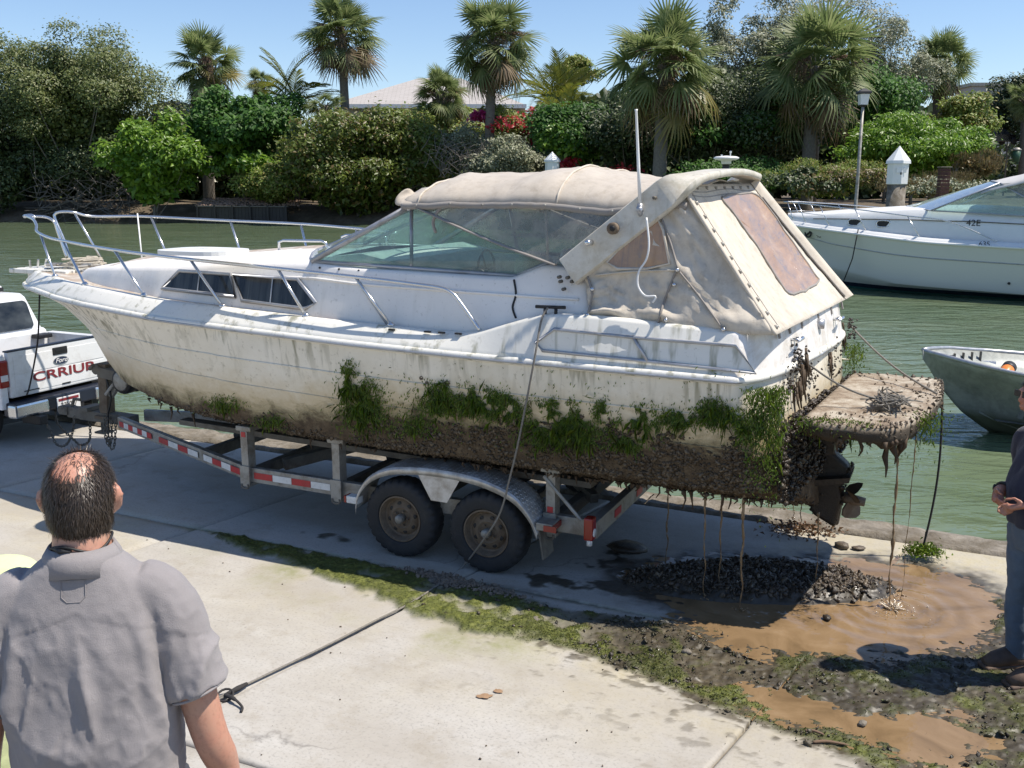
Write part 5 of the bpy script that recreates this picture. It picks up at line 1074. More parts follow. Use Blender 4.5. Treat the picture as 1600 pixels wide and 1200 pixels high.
for s in (-1, 1):
    l_ = MB().box((1.975, s * .745, .845), (.085, .115, .31), bev=.02).build('tail_light', MAT['red'], trk); MB().box((2.015, s * .745, .80), (.012, .09, .07), bev=.004).build('reversing_lens', MAT['clear'], l_)
bp = MB().box((2.05, 0, .44), (.20, 1.50, .16), bev=.02).build('bumper', MAT['navy'], trk)
for s in (-1, 1): MB().box((2.10, s * .55, .43), (.14, .44, .15), bev=.025).build('bumper_end', MAT['steel'], bp)
MB().box((2.155, -.06, .405), (.012, .32, .16), bev=.004).build('licence_plate', MAT['clear'], trk)
text('33VV7', .085, MAT['galv_dark'], (2.1635, -.06, .385), TR_, trk, 'plate_lettering', .0006, .001); MB().box((2.163, -.06, .455), (.002, .28, .03)).build('plate_heading', MAT['redpaint'], trk)
MB().box((2.12, -.5, .30), (.3, .1, .1), bev=.01).build('bumper_bracket', MAT['black'], trk); MB().box((1.9, .1, .30), (.5, .12, .12)).tube([(1.6, .12, .3), (1.95, .45, .28)], .04, 8).build('hitch_receiver', MAT['black'], trk)
def truck_wheel(x, y):
    m = MB().lathe([(.17, .09), (.20, .11), (.26, .115), (.295, .09), (.305, .04), (.305, -.04), (.295, -.09), (.26, -.115), (.20, -.11), (.17, -.09)], (x, y, .303), 'Y', 40); w = m.build('wheel', MAT['tyre'], trk, True)
    sg = 1 if y > 0 else -1; MB().lathe([(.175, .085 * sg), (.15, .06 * sg), (.06, .09 * sg), (.001, .09 * sg)], (x, y, .303), 'Y', 24, caps=False).build('rim', MAT['alu'], w, True)
for x in (1.42, -1.75):
    for y in (-.68, .68): truck_wheel(x, y)
MB().box((-.3, 0, .36), (4.2, .9, .14)).box((1.42, 0, .30), (.1, 1.3, .1)).build('chassis', MAT['black'], trk)
for s in (-1, 1): MB().box((-2.62, s * .58, .78), (.05, .26, .2), bev=.03).build('headlight', MAT['clear'], trk)
MB().box((-2.66, 0, .45), (.14, 1.5, .18), bev=.03).build('front_bumper', MAT['steel'], trk); MB().box((-2.61, 0, .78), (.05, .8, .2), bev=.01).build('grille', MAT['black'], trk)
# ================================================================== OTHER BOATS, DOCK, POSTS
def cruiser2():
    """the moored express cruiser on the far side of the basin"""
    O = aty(1222, 345, 33.0); ax = math.atan2(-.57, .82); b = empty('motor_yacht', (O[0], O[1], -.45), ax, 'clean white cruiser with a grey canvas top moored afloat across the basin', 'boat')
    Lh = 12.0; bb = fn([0, .05, .4, 1, 2, 3.5, 5, 8, 12], [0, .12, .45, .82, 1.25, 1.62, 1.8, 1.85, 1.75], .05); zs_ = fn([0, 2, 5, 12], [2.02, 1.88, 1.62, 1.45], .5); kk = fn([0, .5, 1.1, 1.9, 3, 12], [1.95, 1.3, .65, .1, -.35, -.45], .08); vcc = fn([0, .9, 2, 3.5, 5, 12], [0, .15, .7, 1.2, 1.45, 1.5], .1); zcc = fn([0, 1, 2, 4, 12], [1.8, 1.0, .62, .32, .12], .1)
    xs_ = np.concatenate([np.linspace(0.0, 1.5, 20), np.linspace(1.7, 12, 40)]); 
    m_hull = {}
    GG = {-1: [], 1: []}
    for s in (-1, 1):
        for x in xs_:
            k, B, c, z_, s_ = float(kk(x)), float(bb(x)), float(vcc(x)), float(zcc(x)), float(zs_(x)); z_ = max(z_, k + .01); c = min(c, B * .9); P = [(c * q, k + (z_ - k) * q) for q in np.linspace(0, 1, 5)]; p_ = 1 + .7 * float(sstep(4, .5, x)); P += [(c + .02 + (B - c - .02) * q ** p_, z_ + (s_ - z_) * q) for q in np.linspace(.05, 1, 12)]
            GG[s].append([(x, s * v, z) for v, z in P])
    t = NT('yacht_gelcoat'); c_ = t.coord(); z = t.sep(c_)[2]; mr = t.n('ShaderNodeMapRange'); mr.inputs[1].default_value = .20; mr.inputs[2].default_value = .21; t.l(z, mr.inputs[0]); m2 = t.n('ShaderNodeMapRange'); m2.inputs[1].default_value = .06; m2.inputs[2].default_value = .075; t.l(z, m2.inputs[0])
    c = t.mix(mr.outputs[0], (.012, .018, .05), (.66, .66, .62)); c = t.mix(m2.outputs[0], (.03, .12, .11), c); t.col(c); t.rough(.2); MAT['yacht'] = t.m
    h = MB().grid(GG[-1]).grid(GG[1], flip=True); h.add([tuple(p) for p in GG[-1][-1]] + [tuple(p) for p in GG[1][-1][::-1][:-1]], [tuple(range(len(GG[1][-1]) * 2 - 1))]); ho = smooth_angle(h.build('hull', MAT['yacht'], b), 30)
    for s in (-1, 1):
        P = [(x, s * (float(bb(x)) + .015), float(zs_(x))) for x in xs_]; MB().tube(P, .04, 8).build('rub_rail', MAT['white'], b, True)
        P = [GG[s][i][12] for i in range(len(xs_))]; MB().tube([(p[0], p[1] + s * .004, p[2]) for p in P], .018, 6).build('hull_line', MAT['alu'], b, True)
        G = [[(x, s * float(bb(x)), float(zs_(x))), (x, s * max(float(bb(x)) - .07, 0), float(zs_(x)) + .13), (x, s * max(float(bb(x)) - .2, 0), float(zs_(x)) + .14)] for x in xs_]; MB().grid(G, flip=s > 0).build('gunwale', MAT['white'], b, True)
    tr_ = fn([.3, 1.2, 3, 4.6, 6, 12], [.12, .25, .55, .80, .88, .8], .1); vv = fn([.15, .5, 1.2, 2.2, 4, 6, 12], [0, .35, .75, 1.15, 1.45, 1.55, 1.5], .05); G = []
    for x in np.linspace(.2, 11.8, 60):
        v, z0 = float(vv(x)), float(zs_(x)) + .12; z1 = z0 + float(tr_(x)); G.append([(x, s * q, z) for s, q, z in ((-1, v, z0), (-1, v * .97, (z0 + z1) / 2), (-1, v * .88, z1 - .02), (-1, v * .8, z1 + .03), (-1, v * .4, z1 + .10), (1, 0, z1 + .12), (1, v * .4, z1 + .10), (1, v * .8, z1 + .03), (1, v * .88, z1 - .02), (1, v * .97, (z0 + z1) / 2), (1, v, z0))])
    MB().grid(G).build('deck', MAT['white'], b, True)
    for s in (-1, 1):
        MB().tube([(x, s * (float(vv(x)) * .955 + .006), float(zs_(x)) + .12 + float(tr_(x)) * .62) for x in np.linspace(1.3, 11.6, 40)], .016, 6).build('cove_stripe', MAT['galv_dark'], b, True)
        for x in (2.75, 3.65):
            z = float(zs_(x)) + .12 + float(tr_(x)) * .42; v = float(vv(x)) * .975 + .012; ol = [(x + .2 * math.copysign(abs(math.cos(a)) ** .6, math.cos(a)), s * (v + .006), z + .10 * math.copysign(abs(math.sin(a)) ** .7, math.sin(a))) for a in np.linspace(0, 6.2832, 21)[:-1]]
            pw = MB().tube(ol, .022, 6, closed=True).build('porthole', MAT['steel'], b, True); MB().prism(ol, (0, s * .006, 0)).build('pane', MAT['black'], pw)
        # bow rail
        R = [(.05, s * .1, float(zs_(.05)) + .72)] + [(x, s * (float(bb(x)) - .06), float(zs_(x)) + .74 - .03 * max(x - 3.5, 0) ** 1.6) for x in (.4, .8, 1.4, 2.2, 3.2, 4.4, 5.6, 6.6)]; R[-1] = (6.9, R[-1][1], float(zs_(6.9)) + .15); R = crom(R, 5); MB().tube(R, .017, 8).build('bow_rail', MAT['steel'], b, True)
        MB().tube([(p[0], p[1], p[2] - .3) for p in R[3:18]], .011, 6).build('mid_rail', MAT['steel'], b, True)
        for k, dx in ((3, .3), (9, .35), (16, .4), (23, .4), (30, .4)): p = np.array(R[k]); x2 = p[0] + dx; MB().tube([p, (x2, s * (float(bb(x2)) - .1), float(zs_(x2)) + .13)], .014, 6).build('stanchion', MAT['steel'], b, True)
    # windscreen, canvas top
    q = lambda x, v, z: np.array([x, v, z]); zt_ = float(zs_(5)) + .9
    A_, Bp = q(5.0, -1.42, zt_ + .02), q(6.75, -1.28, zt_ + .82); C_ = q(8.4, -1.5, zt_ - .12); mir = lambda p: p * np.array([1, -1, 1])
    fb = lambda u: A_ * (1 - u) / 2 + mir(A_) * (1 + u) / 2 + np.array([-1.0 * (1 - u * u), 0, .10 * (1 - u * u)]); ft = lambda u: Bp * (1 - u) / 2 + mir(Bp) * (1 + u) / 2 + np.array([-.4 * (1 - u * u), 0, .06 * (1 - u * u)])
    us = np.linspace(-1, 1, 11); w = MB().grid([[fb(u) for u in us], [ft(u) for u in us]]).build('windscreen', MAT['glass'], b, True); MB().tube([ft(u) for u in us], .028, 6).tube([fb(u) for u in us], .02, 6).build('screen_frame', MAT['alu'], b, True)
    for s in (-1, 1):
        f = (lambda p: p) if s < 0 else mir; sf = MB().tube([f(A_), f(Bp)], .03, 6).tube([f(A_), f(C_)], .022, 6).tube([f(Bp), f(C_)], .03, 6).tube([f(Bp * .6 + C_ * .4), f(q(8.3, -1.35, zt_ + .95))], .02, 6).build('side_screen', MAT['alu'], b, True)
        MB().add([f(A_), f(C_), f(Bp)], [(0, 1, 2)]).build('pane', MAT['glass'], sf); MB().add([f(Bp), f(C_), f(q(9.4, -1.4, zt_ + .8))], [(0, 1, 2)]).build('curtain', MAT['vinyl'], b)
    G = []
    for x in np.linspace(6.3, 10.5, 16):
        u = (x - 6.3) / 4.2; zc_ = zt_ + .80 + .62 * math.sin(min(u * 2.2, 1.57)) ; G.append([(x, 1.42 * tt, zc_ - .30 * abs(tt) ** 3 + .02 * math.sin(x * 5)) for tt in np.linspace(-1, 1, 13)])
    o = MB().grid(G).build('canvas_top', M('yacht_canvas', (.52, .51, .50), .8, 0, .1, 3), b, True); mo = o.modifiers.new('t', 'SOLIDIFY'); mo.thickness = .02
    MB().tube([(8.8, -.9, zt_ + 1.2), (8.75, -.9, zt_ + 1.5), (8.9, -.9, zt_ + 5.2)], [.03, .02, .012], 6).build('aerial', MAT['white'], b, True)
    MB().box((9.2, -.2, zt_ + 1.55), (.5, .4, .22), bev=.05).build('radar', MAT['white'], b)
    for s_, x, zf, sz in (('45', 1.55, -.22, .22), ('42E', 6.2, .62, .26), ('635', 6.6, .06, .2), ('N115ET', 8.3, .62, .2)):
        z = float(zs_(x)) + zf; 
        if zf < 0: v = np.interp(z, [p[2] for p in GG[-1][int(np.argmin(abs(xs_ - x)))][5:]], [-p[1] for p in GG[-1][int(np.argmin(abs(xs_ - x)))][5:]]) + .012
        elif zf < .3: v = float(bb(x)) + .03
        else: v = float(vv(x)) * .95 + .03
        dx_ = .25; yaw = math.atan2(-(float(bb(x + dx_)) - float(bb(x - dx_))), 2 * dx_) if zf < .3 else 0; text(s_, sz, MAT['black'], (x, -v, z), (math.pi / 2, 0, yaw), b, ext=.003)
    lx = 1.15; z = float(zs_(lx)) - .21; i_ = int(np.argmin(abs(xs_ - lx))); v = np.interp(z, [p[2] for p in GG[-1][i_][5:]], [-p[1] for p in GG[-1][i_][5:]]) + .015; m = MB(); m.tube([(lx + .13 * math.cos(a), -v + .10 * math.cos(a) * -1, z + .11 * math.sin(a)) for a in np.linspace(0, 6.28, 15)[:-1]], .03, 6, closed=True).tube([(lx - .08, -v + .06, z - .05), (lx + .08, -v - .06, z + .05)], .03, 6); m.build('emblem', MAT['black'], b)
    p = np.array([2.95, -(float(bb(2.95)) + .02), float(zs_(2.95)) + .15]); MB().tube([p, p + np.array([-.1, -.05, -.9]), p + np.array([-.45, -.0, -2.0])], .018, 6).build('hanging_line', MAT['darkrope'], b, True)
    for x in (7.3, 9.4): i_ = int(np.argmin(abs(xs_ - x))); MB().lathe([(.001, -.03), (.04, -.03), (.04, .05)], (x, GG[-1][i_][7][1], GG[-1][i_][7][2]), 'Y', 10).build('outlet', MAT['black'], b)
cruiser2()
def skiff():
    b = empty('aluminium_skiff', (5.66, 13.0, -.45), -.16, 'bare grey aluminium skiff afloat beside the quay with orange float inside', 'boat')
    bb = fn([0, .1, .5, 1.1, 2, 3, 4.6], [.02, .20, .66, 1.0, 1.14, 1.16, 1.1], .04); zg = fn([0, 1, 2.5, 4.6], [1.12, .98, .86, .80], .2); kk = fn([0, .25, .55, .95, 1.5, 4.6], [1.02, .62, .28, .0, -.14, -.18], .05); vc_ = fn([0, .6, 1.5, 2.5, 4.6], [0, .14, .58, .78, .8], .1); zc_ = fn([0, .6, 1.4, 4.6], [.9, .55, .27, .10], .1)
    xs_ = np.linspace(0, 4.6, 50); GG = {}
    for s in (-1, 1):
        GG[s] = []
        for x in xs_:
            k, B, c, z, g_ = float(kk(x)), float(bb(x)), float(vc_(x)), float(zc_(x)), float(zg(x)); z = max(z, k + .01); c = min(c, B * .85); GG[s].append([(x, s * v, zz) for v, zz in [(c * q, k + (z - k) * q) for q in (0, .25, .5, .52, .75, 1)] + [(c + (B - c) * q ** 1.15, z + (g_ - z) * q) for q in (.02, .2, .4, .42, .7, 1)]])
    t = NT('oxidised_aluminium'); c_ = t.coord(); n = t.noise(c_, 4, 7, .7); ru = t.noise(t.coord('Object', (8, 8, .7)), 1.2, 4, .6); z = t.sep(c_)[2]; mr = t.n('ShaderNodeMapRange'); mr.inputs[1].default_value = .22; mr.inputs[2].default_value = .34; t.l(z, mr.inputs[0])
    c = t.ramp(n, [(.3, (.22, .24, .225)), (.7, (.40, .415, .39))]); c = t.mix(t.ramp(ru, [(.5, 0), (.7, .4)]), c, (.14, .15, .13)); c = t.mix(mr.outputs[0], (.13, .14, .09), c); t.col(c); t.b.inputs['Metallic'].default_value = .2; t.rough(.5); MAT['skiff'] = t.m
    h = MB().grid(GG[-1]).grid(GG[1], flip=True).build('hull', MAT['skiff'], b); smooth_angle(h, 25); mo = h.modifiers.new('t', 'SOLIDIFY'); mo.thickness = .012
    for s in (-1, 1):
        MB().tube([(x, s * (float(bb(x)) + .01), float(zg(x))) for x in xs_], .028, 8).build('gunwale', MAT['alu'], b, True)
        MB().tube([(x, s * (float(vc_(x)) * .5 + .01), float(kk(x)) * .5 + float(zc_(x)) * .5 - .02) for x in xs_[8:]], .014, 6).build('chine_rib', MAT['skiff'], b, True)
        G = [[(x, s * (float(bb(x)) - .03), float(zg(x)) - .10), (x, s * max(float(bb(x)) - .16, .01), float(zg(x)) - .13), (x, s * max(float(bb(x)) - .2, .01), float(zg(x)) - .26)] for x in xs_[3:14]]; (MB().grid(G).build('side_tray', MAT['alu'], b) if s > 0 else None)
    MB().tube([(4.6, q, .80) for q in np.linspace(-.9, .9, 5)], .03, 6).build('transom_cap', MAT['alu'], b); MB().box((4.58, 0, .40), (.03, 1.8, .75)).build('transom', MAT['skiff'], b)
    G = [[(x, q * (float(vc_(x))), .22) for q in (-1, 0, 1)] for x in xs_[10:]]; MB().grid(G, flip=True).build('sole', MAT['alu'], b)
    MB().prism([(1.15, -.70, .78), (1.15, .70, .78), (1.15, .48, .30), (1.15, -.48, .30)], (.04, 0, 0)).build('bulkhead', MAT['alu'], b); MB().box((2.3, 0, .62), (.3, 1.75, .04), bev=.01).build('thwart', MAT['alu'], b); MB().prism([(.06, -.08, 1.07), (.06, .08, 1.07), (.28, .30, 1.03), (.28, -.30, 1.03)], (0, 0, .02)).build('bow_plate', MAT['clear'], b)
    for k in range(5): x = .42 + k * .14; MB().box((x, float(bb(x)) - .14, .90), (.02, .05, .18)).build('rib', MAT['galv_dark'], b)
    m = MB().box((.36, -.02, 1.03), (.08, .06, .05), bev=.01); m.build('bow_cleat', MAT['black'], b)
    o = empty('float', b.matrix_basis @ Vector((.95, -.42, .93)), .4, 'orange plastic float lying in the bow of the aluminium skiff', 'float'); 
    q = MB().lathe([(.001, -.15), (.06, -.145), (.085, -.10), (.088, 0), (.085, .10), (.06, .145), (.001, .15)], (0, 0, 0), 'X', 20).build('float_body', MAT['amber'], o, True); MB().lathe([(.089, -.15), (.091, -.08), (.089, -.03)], (0, 0, 0), 'X', 20).build('band', MAT['black'], o, True); o.rotation_euler = (0, .25, .9 + math.pi)
    o = empty('jug', b.matrix_basis @ Vector((1.32, -.52, .80)), .3, 'white plastic jug standing in the aluminium skiff', 'jug'); MB().lathe([(.001, 0), (.10, 0), (.11, .03), (.11, .20), (.05, .27), (.04, .31), (.001, .31)], (0, 0, -.1), 'Z', 16).build('jug_body', MAT['white'], o, True); MB().lathe([(.045, .31), (.045, .34), (.001, .34)], (0, 0, -.1), 'Z', 12).build('cap', MAT['black'], o, True)
skiff()
# dock with pilings and a lamp behind the cruiser
dock = empty('dock', (0, 0, 0)); dock['kind'] = 'structure'
for k in range(60): MB().box((-2 + k * .42 + 12, 40.5 - k * .05, .28), (.40, 2.4, .06), bev=.01).build('dock_plank', MAT['kerb'], dock)
for k in range(7): MB().tube([(10.5 + k * 3.9, 39.6, -1.2), (10.5 + k * 3.9, 39.6, .25)], .16, 10).build('dock_pile', MAT['kerb'], dock)
def piling(px, ptop, pcap, pbot, wpx, D, label):
    p = aty(px, ptop, D); sc = 1 / (F / np.linalg.norm(p - C0)); w = wpx * sc / 2; ztip = p[2]; zc_ = aty(px, pcap, D)[2]; zb_ = aty(px, pbot, D)[2]
    o = empty('mooring_pile', (p[0], D, 0), 0, label, 'piling'); MB().lathe([(w * .82, -1.2), (w * .82, zb_ + .02)], (0, 0, 0), 'Z', 16).build('timber_pile', MAT['kerb'], o, True)
    n = 8; MB().lathe([(w * .95, zb_), (w * .98, zb_ + .02), (w * .98, zc_)], (0, 0, 0), 'Z', n).build('sleeve', MAT['white'], o); MB().lathe([(w * .98, zc_ + .003), (w * 1.16, zc_ + .005), (w * 1.12, zc_ + .12), (.01, ztip)], (0, 0, 0), 'Z', n).build('cone_cap', MAT['white'], o)
    if D < 45:
        MB().box((-.02, -w * .93, (zb_ + zc_) / 2 + .14), (w * .9, .02, .20)).build('notice_plate', MAT['reflwhite'], o); MB().box((-.02, -w * .95, (zb_ + zc_) / 2 + .02), (.07, .02, .09)).build('fixing', MAT['black'], o)
piling(1406, 228, 256, 288, 31, 37.5, 'white square mooring pile with a pointed cap behind the moored cruiser'); piling(863, 237, 253, 276, 22, 62, 'white capped pile showing just above the canvas top of the boat')
p = aty(1338, 308, 39.2); l = empty('street_lamp', (p[0], 39.2, .31), 0, 'grey lamp post with black square lantern behind the moored cruiser', 'street lamp'); zt1 = aty(1347, 165, 39.2)[2] - .31; zt2 = aty(1347, 138, 39.2)[2] - .31
MB().lathe([(.13, 0), (.13, .05), (.07, .1), (.065, zt1 * .5), (.055, zt1)], (0, 0, 0), 'Z', 14).build('pole', MAT['galv'], l, True); h = zt2 - zt1
m = MB().lathe([(.10, zt1 - .05), (.15, zt1), (.15, zt1 + .03)], (0, 0, 0), 'Z', 4); m.build('lantern_base', MAT['black'], l); MB().lathe([(.20, zt1 + .03), (.25, zt1 + h * .66)], (0, 0, 0), 'Z', 4).build('lantern_glass', MAT['clear'], l); MB().lathe([(.27, zt1 + h * .66), (.34, zt1 + h * .70), (.33, zt1 + h * .80), (.05, zt1 + h), (.01, zt1 + h)], (0, 0, 0), 'Z', 4).build('lantern_roof', MAT['black'], l)
for ch in l.children:
    if 'lantern' in ch.name: ch.rotation_euler = (0, 0, math.pi / 4)
p = aty(1476, 262, 44); o = empty('dock_pedestal', (p[0], 44, 0), 0, 'dark brick pedestal with a flat cap behind the cruiser', 'pedestal'); z1 = p[2]
DB = M('dull_brick', (.085, .038, .03), .9, 0, .35, 6)
for k in range(12): MB().box((0, 0, z1 - .10 - .16 * k), (.42, .38, .145), bev=.01).build('brick_course', DB, o)
MB().box((0, 0, z1 + .02), (.5, .46, .05), bev=.02).build('pedestal_cap', MAT['kerb'], o)
# ================================================================== FAR BANK
shore = fn([-200, -30, -20, -6, 2, 9, 20, 200], [92, 85, 82, 78, 70, 58, 52, 52], 1.5)
xs_ = np.linspace(-160, 160, 160); G = []
for dy, z in ((-1, -1.5), (0, -.5), (1.2, .1), (3, .75), (7, 1.15), (20, 1.5), (120, 2.2), (500, 3)):
    G.append([(x, float(shore(x)) + dy * (1 + .15 * math.sin(x)), z + .3 * (float(fbm(np.array(x * .3), np.array(dy * .4))) - .5)) for x in xs_])
t = NT('bank_soil'); c_ = t.coord(); t.col(t.ramp(t.noise(c_, .6, 8, .75), [(.3, (.05, .045, .02)), (.5, (.11, .085, .055)), (.7, (.21, .165, .12))])); t.rough(.95); t.bump(t.noise(c_, 3, 6, .7), .6, .2)
MAT['soil'] = t.m; MB().grid(G, flip=True).build('bank', MAT['soil'], smooth=True, kind='structure')
def gz(x, y): d = y - float(shore(x)); return float(np.interp(d, [-1, 0, 1.2, 3, 7, 20, 120], [-1.5, -.5, .1, .75, 1.15, 1.5, 2.2]))
LM = {
 'seag': leafmat('sea_grape_leaf', [(.07, .11, .018), (.13, .18, .03), (.20, .25, .05), (.10, .14, .02), (.20, .13, .05)], .36, .4),
 'olive': leafmat('olive_leaf', [tuple(v * 2.48 for v in q) for q in [(.028, .042, .011), (.048, .064, .017), (.085, .092, .030), (.036, .052, .013)]], .22),
 'bright': leafmat('bright_leaf', [tuple(v * 1.62 for v in q) for q in [(.055, .11, .012), (.10, .18, .020), (.16, .25, .03), (.07, .14, .015)]], .38, .35),
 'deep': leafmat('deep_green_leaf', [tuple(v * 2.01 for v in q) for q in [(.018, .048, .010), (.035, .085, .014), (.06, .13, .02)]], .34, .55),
 'mid': leafmat('mid_green_leaf', [tuple(v * 2.24 for v in q) for q in [(.05, .075, .012), (.085, .12, .022), (.13, .16, .03), (.15, .12, .045)]], .32),
 'grey': leafmat('grey_green_leaf', [tuple(v * 2.01 for v in q) for q in [(.075, .09, .05), (.12, .135, .08), (.19, .19, .13), (.06, .075, .04)]], .2),
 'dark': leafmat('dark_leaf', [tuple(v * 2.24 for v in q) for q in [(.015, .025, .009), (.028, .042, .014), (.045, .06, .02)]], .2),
 'brown': leafmat('dry_leaf', [tuple(v * 1.40 for v in q) for q in [(.11, .075, .035), (.17, .13, .06), (.10, .10, .04)]], .25),
 'red': leafmat('red_bract', [tuple(v * 1.00 for v in q) for q in [(.42, .02, .03), (.50, .05, .06), (.36, .015, .05)]], .3), 'pink': leafmat('pink_bract', [tuple(v * 1.00 for v in q) for q in [(.45, .03, .18), (.5, .06, .2)]], .3),
 'palm': leafmat('palm_blade', [tuple(v * 2.48 for v in q) for q in [(.045, .065, .022), (.075, .095, .035), (.12, .135, .06)]], .34, .55), 'palmy': leafmat('yellowing_palm_blade', [tuple(v * 1.30 for v in q) for q in [(.17, .15, .04), (.24, .20, .07), (.12, .12, .035)]], .3, .4),
 'palmd': leafmat('dead_palm_blade', [tuple(v * 1.30 for v in q) for q in [(.13, .085, .045), (.19, .14, .08), (.09, .06, .035)]], .2, .7), 'areca': leafmat('areca_leaflet', [tuple(v * 1.30 for v in q) for q in [(.10, .13, .02), (.18, .18, .03), (.07, .11, .02)]], .35, .35)}
MAT['bark'] = M('grey_bark', (.17, .15, .125), .9, 0, .35, 7, .8, bscale=20, bd=.05); MAT['twig'] = M('bare_twig', (.17, .15, .13), .9, 0, .3, 5)
def crown(nm, par, C, R, n, leaf, mt, lobes=26, seed=0, flat=.0, core=True, asp=.55, upright=0.0, squash=1.0, lobr=(.22, .40)):
    r = np.random.default_rng(seed); C = np.array(C, float); R = np.array(R, float)
    ld = unit(r.normal(size=(lobes, 3))); ld[:, 2] = np.abs(ld[:, 2]) * .9 - .25 * (r.random(lobes) < .45); ld = unit(ld); lc = ld * (r.uniform(.45, .95, lobes)[:, None]); lr = r.uniform(*lobr, lobes)
    k = r.choice(lobes, n, p=lr ** 2 / (lr ** 2).sum()); d = unit(r.normal(size=(n, 3)) + np.array([0, -.25, .35])); rad = lr[k] * (1 - .40 * r.random(n) ** 1.5 + .60 * r.random(n) ** 7) * (.75 + .5 * fbm(d[:, 0] * 3 + k * 3.1, d[:, 2] * 3 + k * 1.7, 2))
    P = (lc[k] + d * rad[:, None] * np.array([1, 1, .8])) * R + C
    Nn = unit(d * .55 + r.normal(0, .50, (n, 3)) + np.array([.30, -.45, .70])); T = unit(np.cross(Nn, r.normal(size=(n, 3))) + np.array([0, 0, -.15 + upright * 3.0])); L = leaf * r.uniform(.6, 1.4, n); V, Fq = leafquads(P, Nn, T, L, L * asp, .12)
    if core:
        m = int(n * .22) + 60; d2 = unit(r.normal(size=(m, 3))); P2 = d2 * (r.random(m) ** .5)[:, None] * R * .55 + C; T2 = unit(r.normal(size=(m, 3))); N2 = unit(np.cross(T2, r.normal(size=(m, 3)))); V2, F2 = leafquads(P2, N2, T2, leaf * r.uniform(1.3, 2.0, m), leaf * 1.1, .2); Fq = np.concatenate([Fq, F2 + len(V)]); V = np.concatenate([V, V2])
    return bigmesh(nm, V, Fq, mt, par, False, 'stuff'), lc * R + C
def plant(kind_, px, py, hw, hh, D, lm, label, cat, leafpx, n, lobes=26, group=None, base=None, extra=None, trunk=True, seed=None, **k):
    p = aty(px, py, D); s = D / F * 1.03; bz = gz(p[0], D) if base is None else base; o = empty(kind_, (p[0], D, bz), 0, label, cat, group); leafpx *= .74; n = int(n * 1.65); C = (0, 0, p[2] - bz); sd_ = seed if seed is not None else int(px * 7 + py)
    cr, lc = crown('crown', o, C, (hw * s, hw * s * .75, hh * s), n, leafpx * s, LM[lm], lobes, sd_, **k); rr_ = random.Random(sd_)
    if trunk:
        zt_ = C[2] - hh * s * .3; w = max(.05, min(hw * s * .02, .2)); m = MB().tube([(0, 0, -.3), (rr_.uniform(-.2, .2), 0, zt_ * .5), (rr_.uniform(-.3, .3), 0, max(zt_, .3))], [w * 1.5, w * 1.1, w], 8); m.build('trunk', MAT['bark'], o, True); m = MB()
        for q in lc[:14]:
            a = np.array([0, 0, max(zt_ * rr_.uniform(.3, 1), .1)]); mid = (a + q) / 2 + np.array([rr_.uniform(-.4, .4), rr_.uniform(-.3, .3), -.15 * hh * s * rr_.random()]); m.tube(crom([a, mid, q], 4), list(np.linspace(w * .55, w * .12, 9)), 5)
        m.build('limbs', MAT['bark'], o, True, 'stuff')
    if extra:
        for (lm2, dx, dy, a, b, n2, lp2) in extra: crown('blossom' if lm2 in ('red', 'pink') else 'foliage', o, (dx * s, -.5 * hw * s, C[2] - dy * s), (a * s, a * s * .5, b * s), n2, lp2 * s, LM[lm2], 9, int(px + dx), core=False)
    return o
VG = 'trees and shrubs on the far bank'
plant('tree', 112, 180, 152, 130, 88, 'olive', 'large dark olive tree at the left end of the far bank', 'tree', 5.6, 36000, 80, VG, asp=.45, lobr=(.12, .25))
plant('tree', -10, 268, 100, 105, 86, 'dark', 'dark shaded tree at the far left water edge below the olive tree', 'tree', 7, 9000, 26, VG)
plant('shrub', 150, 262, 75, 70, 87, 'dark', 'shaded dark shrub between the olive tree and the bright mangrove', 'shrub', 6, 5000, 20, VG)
plant('shrub', 238, 268, 74, 86, 82.5, 'bright', 'bright yellow-green mangrove bush hanging over the water', 'shrub', 10, 7500, 34, VG, asp=.5, lobr=(.16, .30))
plant('shrub', 375, 208, 92, 80, 86, 'deep', 'deep green broad-leaved bush behind the bright mangrove', 'shrub', 10, 9000, 34, VG, asp=.5, lobr=(.16, .30), extra=[('bright', 0, 45, 80, 34, 1500, 9)])
plant('shrub', 428, 292, 60, 48, 83, 'mid', 'low blue-green bush above the mulch and bulkhead', 'shrub', 6, 4000, 18, VG, trunk=False)
plant('shrub', 560, 277, 142, 98, 81.5, 'seag', 'wide yellow-green sea grape shrub in front of the house', 'shrub', 8, 17000, 50, VG, asp=.55, lobr=(.14, .27))
plant('shrub', 640, 250, 70, 62, 82, 'mid', 'dense olive green shrub left of the grey twigs', 'shrub', 7, 6000, 24, VG)
plant('shrub', 690, 205, 75, 34, 88, 'mid', 'green hedge shrub under the short palm', 'shrub', 7, 4500, 20, VG)
plant('shrub', 735, 232, 45, 40, 80, 'grey', 'grey half-bare shrub left of the red flowers', 'shrub', 5, 1500, 16, VG, core=False)
plant('shrub', 800, 258, 62, 42, 77, 'grey', 'pale grey-green feathery shrub behind the white pile cap', 'shrub', 6, 4500, 20, VG)
plant('shrub', 815, 200, 62, 36, 82, 'mid', 'bougainvillea shrub covered in red bracts', 'flowering shrub', 7, 2600, 18, VG, extra=[('red', 0, 4, 60, 30, 620, 6), ('red', 30, 16, 40, 18, 260, 6), ('pink', -60, -12, 16, 14, 160, 7)])
plant('shrub', 905, 215, 66, 66, 72, 'deep', 'dark glossy bush right of the red bougainvillea', 'shrub', 8, 7000, 28, VG, extra=[('bright', -25, 10, 40, 40, 1100, 8), ('red', -10, 40, 22, 14, 120, 7)])
plant('tree', 895, 118, 42, 26, 92, 'mid', 'small round tree crown above the areca palm', 'tree', 6, 2500, 16, VG)
